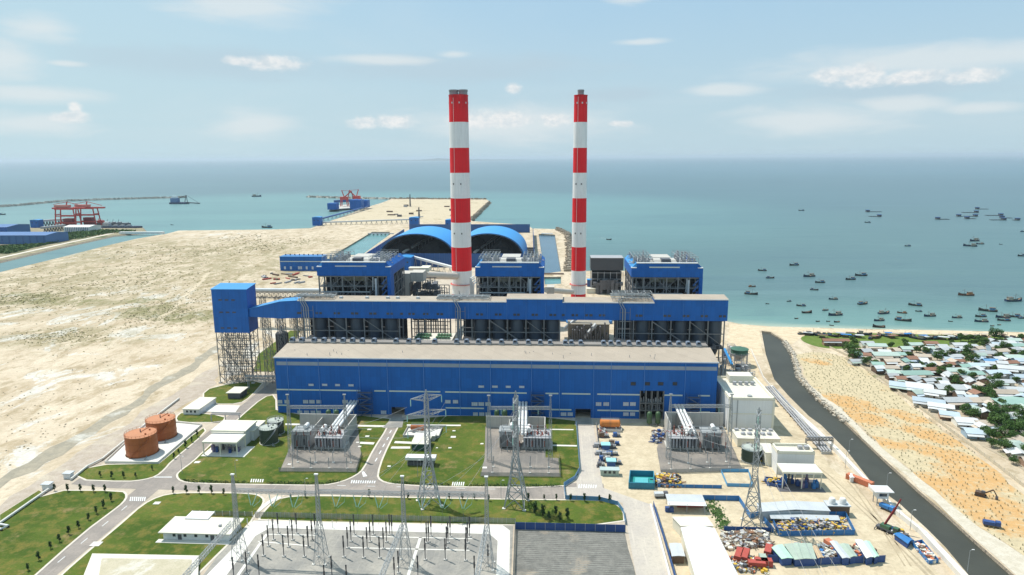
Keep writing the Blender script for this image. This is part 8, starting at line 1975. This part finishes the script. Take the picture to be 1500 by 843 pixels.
# dry tufts on the sand field, far too many to count
rnd = random.Random(31); m_ = MB()
cl = [(rnd.uniform(0,330), rnd.uniform(346,448), rnd.uniform(20,70), rnd.uniform(15,60)) for k in range(30)]+[(rnd.uniform(200,305), rnd.uniform(440,470), 22, 16) for k in range(8)]+[(rnd.uniform(60,150), rnd.uniform(485,500), 20, 8) for k in range(4)]+[(rnd.uniform(0,60), rnd.uniform(433,442), 22, 9) for k in range(4)]+[(rnd.uniform(330,470), rnd.uniform(342,372), 30, 25) for k in range(5)]
LP_ = [Vector((p.x,p.y,0)) for p in PG([(262,340),(560,339),(500,368),(405,400),(372,425),(300,520),(150,600),(-20,700),(-20,408),(90,381),(200,354)])]
for (x, y, sx_, sy_) in cl:
    c = G(x, y)
    for k in range(85):
        p = Vector((c.x+rnd.gauss(0,sx_), c.y+rnd.gauss(0,sy_*1.6), .1))
        if not inside(p, LP_): continue
        s_ = rnd.uniform(.35,1.15)*(p.length/900)
        for q in range(3):
            u = p+Vector((rnd.uniform(-1,1)*s_, rnd.uniform(-1,1)*s_, rnd.uniform(.05,.35)*s_)); a = Vector((rnd.gauss(0,1),rnd.gauss(0,1),rnd.gauss(0,.35))).normalized()*s_; b = Vector((-a.y,a.x,rnd.uniform(-.3,.5)*s_))*.7; m_.add([u-a,u-b,u+a,u+b],[(0,1,2,3)])
tag(m_.build('dry_scrub', pm('dry_scrub_leaf',(.25,.225,.11),.95,.5,.05,spec=.1)), 'patches of low dry olive scrub over the sand field left of the plant', kind='stuff')
rnd = random.Random(33); m_ = MB()
for k in range(420):
    f = rnd.random(); p = G(1040+f*22+rnd.gauss(0,5), 736+f*36+rnd.gauss(0,3.5)); s_ = rnd.uniform(.2,.6); u = p+Vector((0,0,.2+rnd.random()*.3)); a = Vector((rnd.gauss(0,1),rnd.gauss(0,1),rnd.gauss(0,.5))).normalized()*s_; b = a.orthogonal().normalized()*s_; m_.add([u-a,u-b,u+a,u+b],[(0,1,2,3)])
tag(m_.build('weeds', LEAF), 'loose green weeds growing at the edge of the bare sand plot', kind='stuff')
rnd = random.Random(32); m_ = MB()
for k in range(700):
    p = G(rnd.uniform(-10,320), rnd.uniform(430,700)); p = Vector((p.x,p.y,.1))
    if p.x > -235+(p.y-300)*-.05 or not inside(p, [Vector((q.x,q.y,0)) for q in PG([(-20,430),(305,430),(305,505),(130,620),(0,690),(-40,700)])]): continue
    s_ = rnd.uniform(.25,.9); m_.cbox(p.x,p.y,.02,s_,s_*.7,s_*.4,rnd.random()*3)
tag(m_.build('stones', pm('loose_stone',(.33,.28,.20),.9,.5,.05)), 'loose stones and clods scattered over the sand field', kind='stuff')
# things that look alike get their place in the photo
def photo_xy(o):
    d = Vector(o.location)-Vector((0,0,H)); c_ = d.dot(cf); return 750+F*d.dot(cr)/c_, 421.5-F*d.dot(cu)/c_
SAME = {}
for o in bpy.data.objects:
    if 'label' in o and not o.parent and o.get('kind') is None and o.name.split('.')[0] != 'seedling': SAME.setdefault(o['label'], []).append(o)
SHORT = {'switchyard_post':'tall black insulator post in the front switchyard','material_stack':None,'steel_stack':'dark or red steel stack behind the left gallery','process_skid':'steel process skid behind the tall cream block'}
for lab, os_ in SAME.items():
    if len(os_) < 2: continue
    nm = os_[0].name.split('.')[0]; base = SHORT.get(nm) or {'tarp':'covered stack on the ground glimpsed under the gallery','slim':'slim post insulator, %s transformer yard','thin':'thin brown arrester post before the %s main transformer','low ':'low dark stack lying on the sand spit','grey':'grey steel process skid behind the tall cream block'}.get(lab[:4], lab)
    if '%s' in base: base = base % [q for q in ('left','middle','right') if ' '+q+' ' in lab][0]
    if nm == 'switchyard_post':
        rows = [(0,785,'rear row'),(785,805,'second row'),(805,822,'third row'),(822,900,'front row')]
    elif nm == 'post_insulator':
        ys_ = sorted(photo_xy(o)[1] for o in os_); mid = ys_[len(ys_)//2]-.01; rows = [(0,mid,'rear row'),(mid,9999,'front row')]
    else: rows = [(-9999,9999,'')]
    for a, b, rn in rows:
        for k, o in enumerate(sorted([q for q in os_ if a <= photo_xy(q)[1] < b], key=lambda q: photo_xy(q)[0])): o['label'] = base+', %s from left' % ordw(k+1)+(' in the '+rn if rn else '')
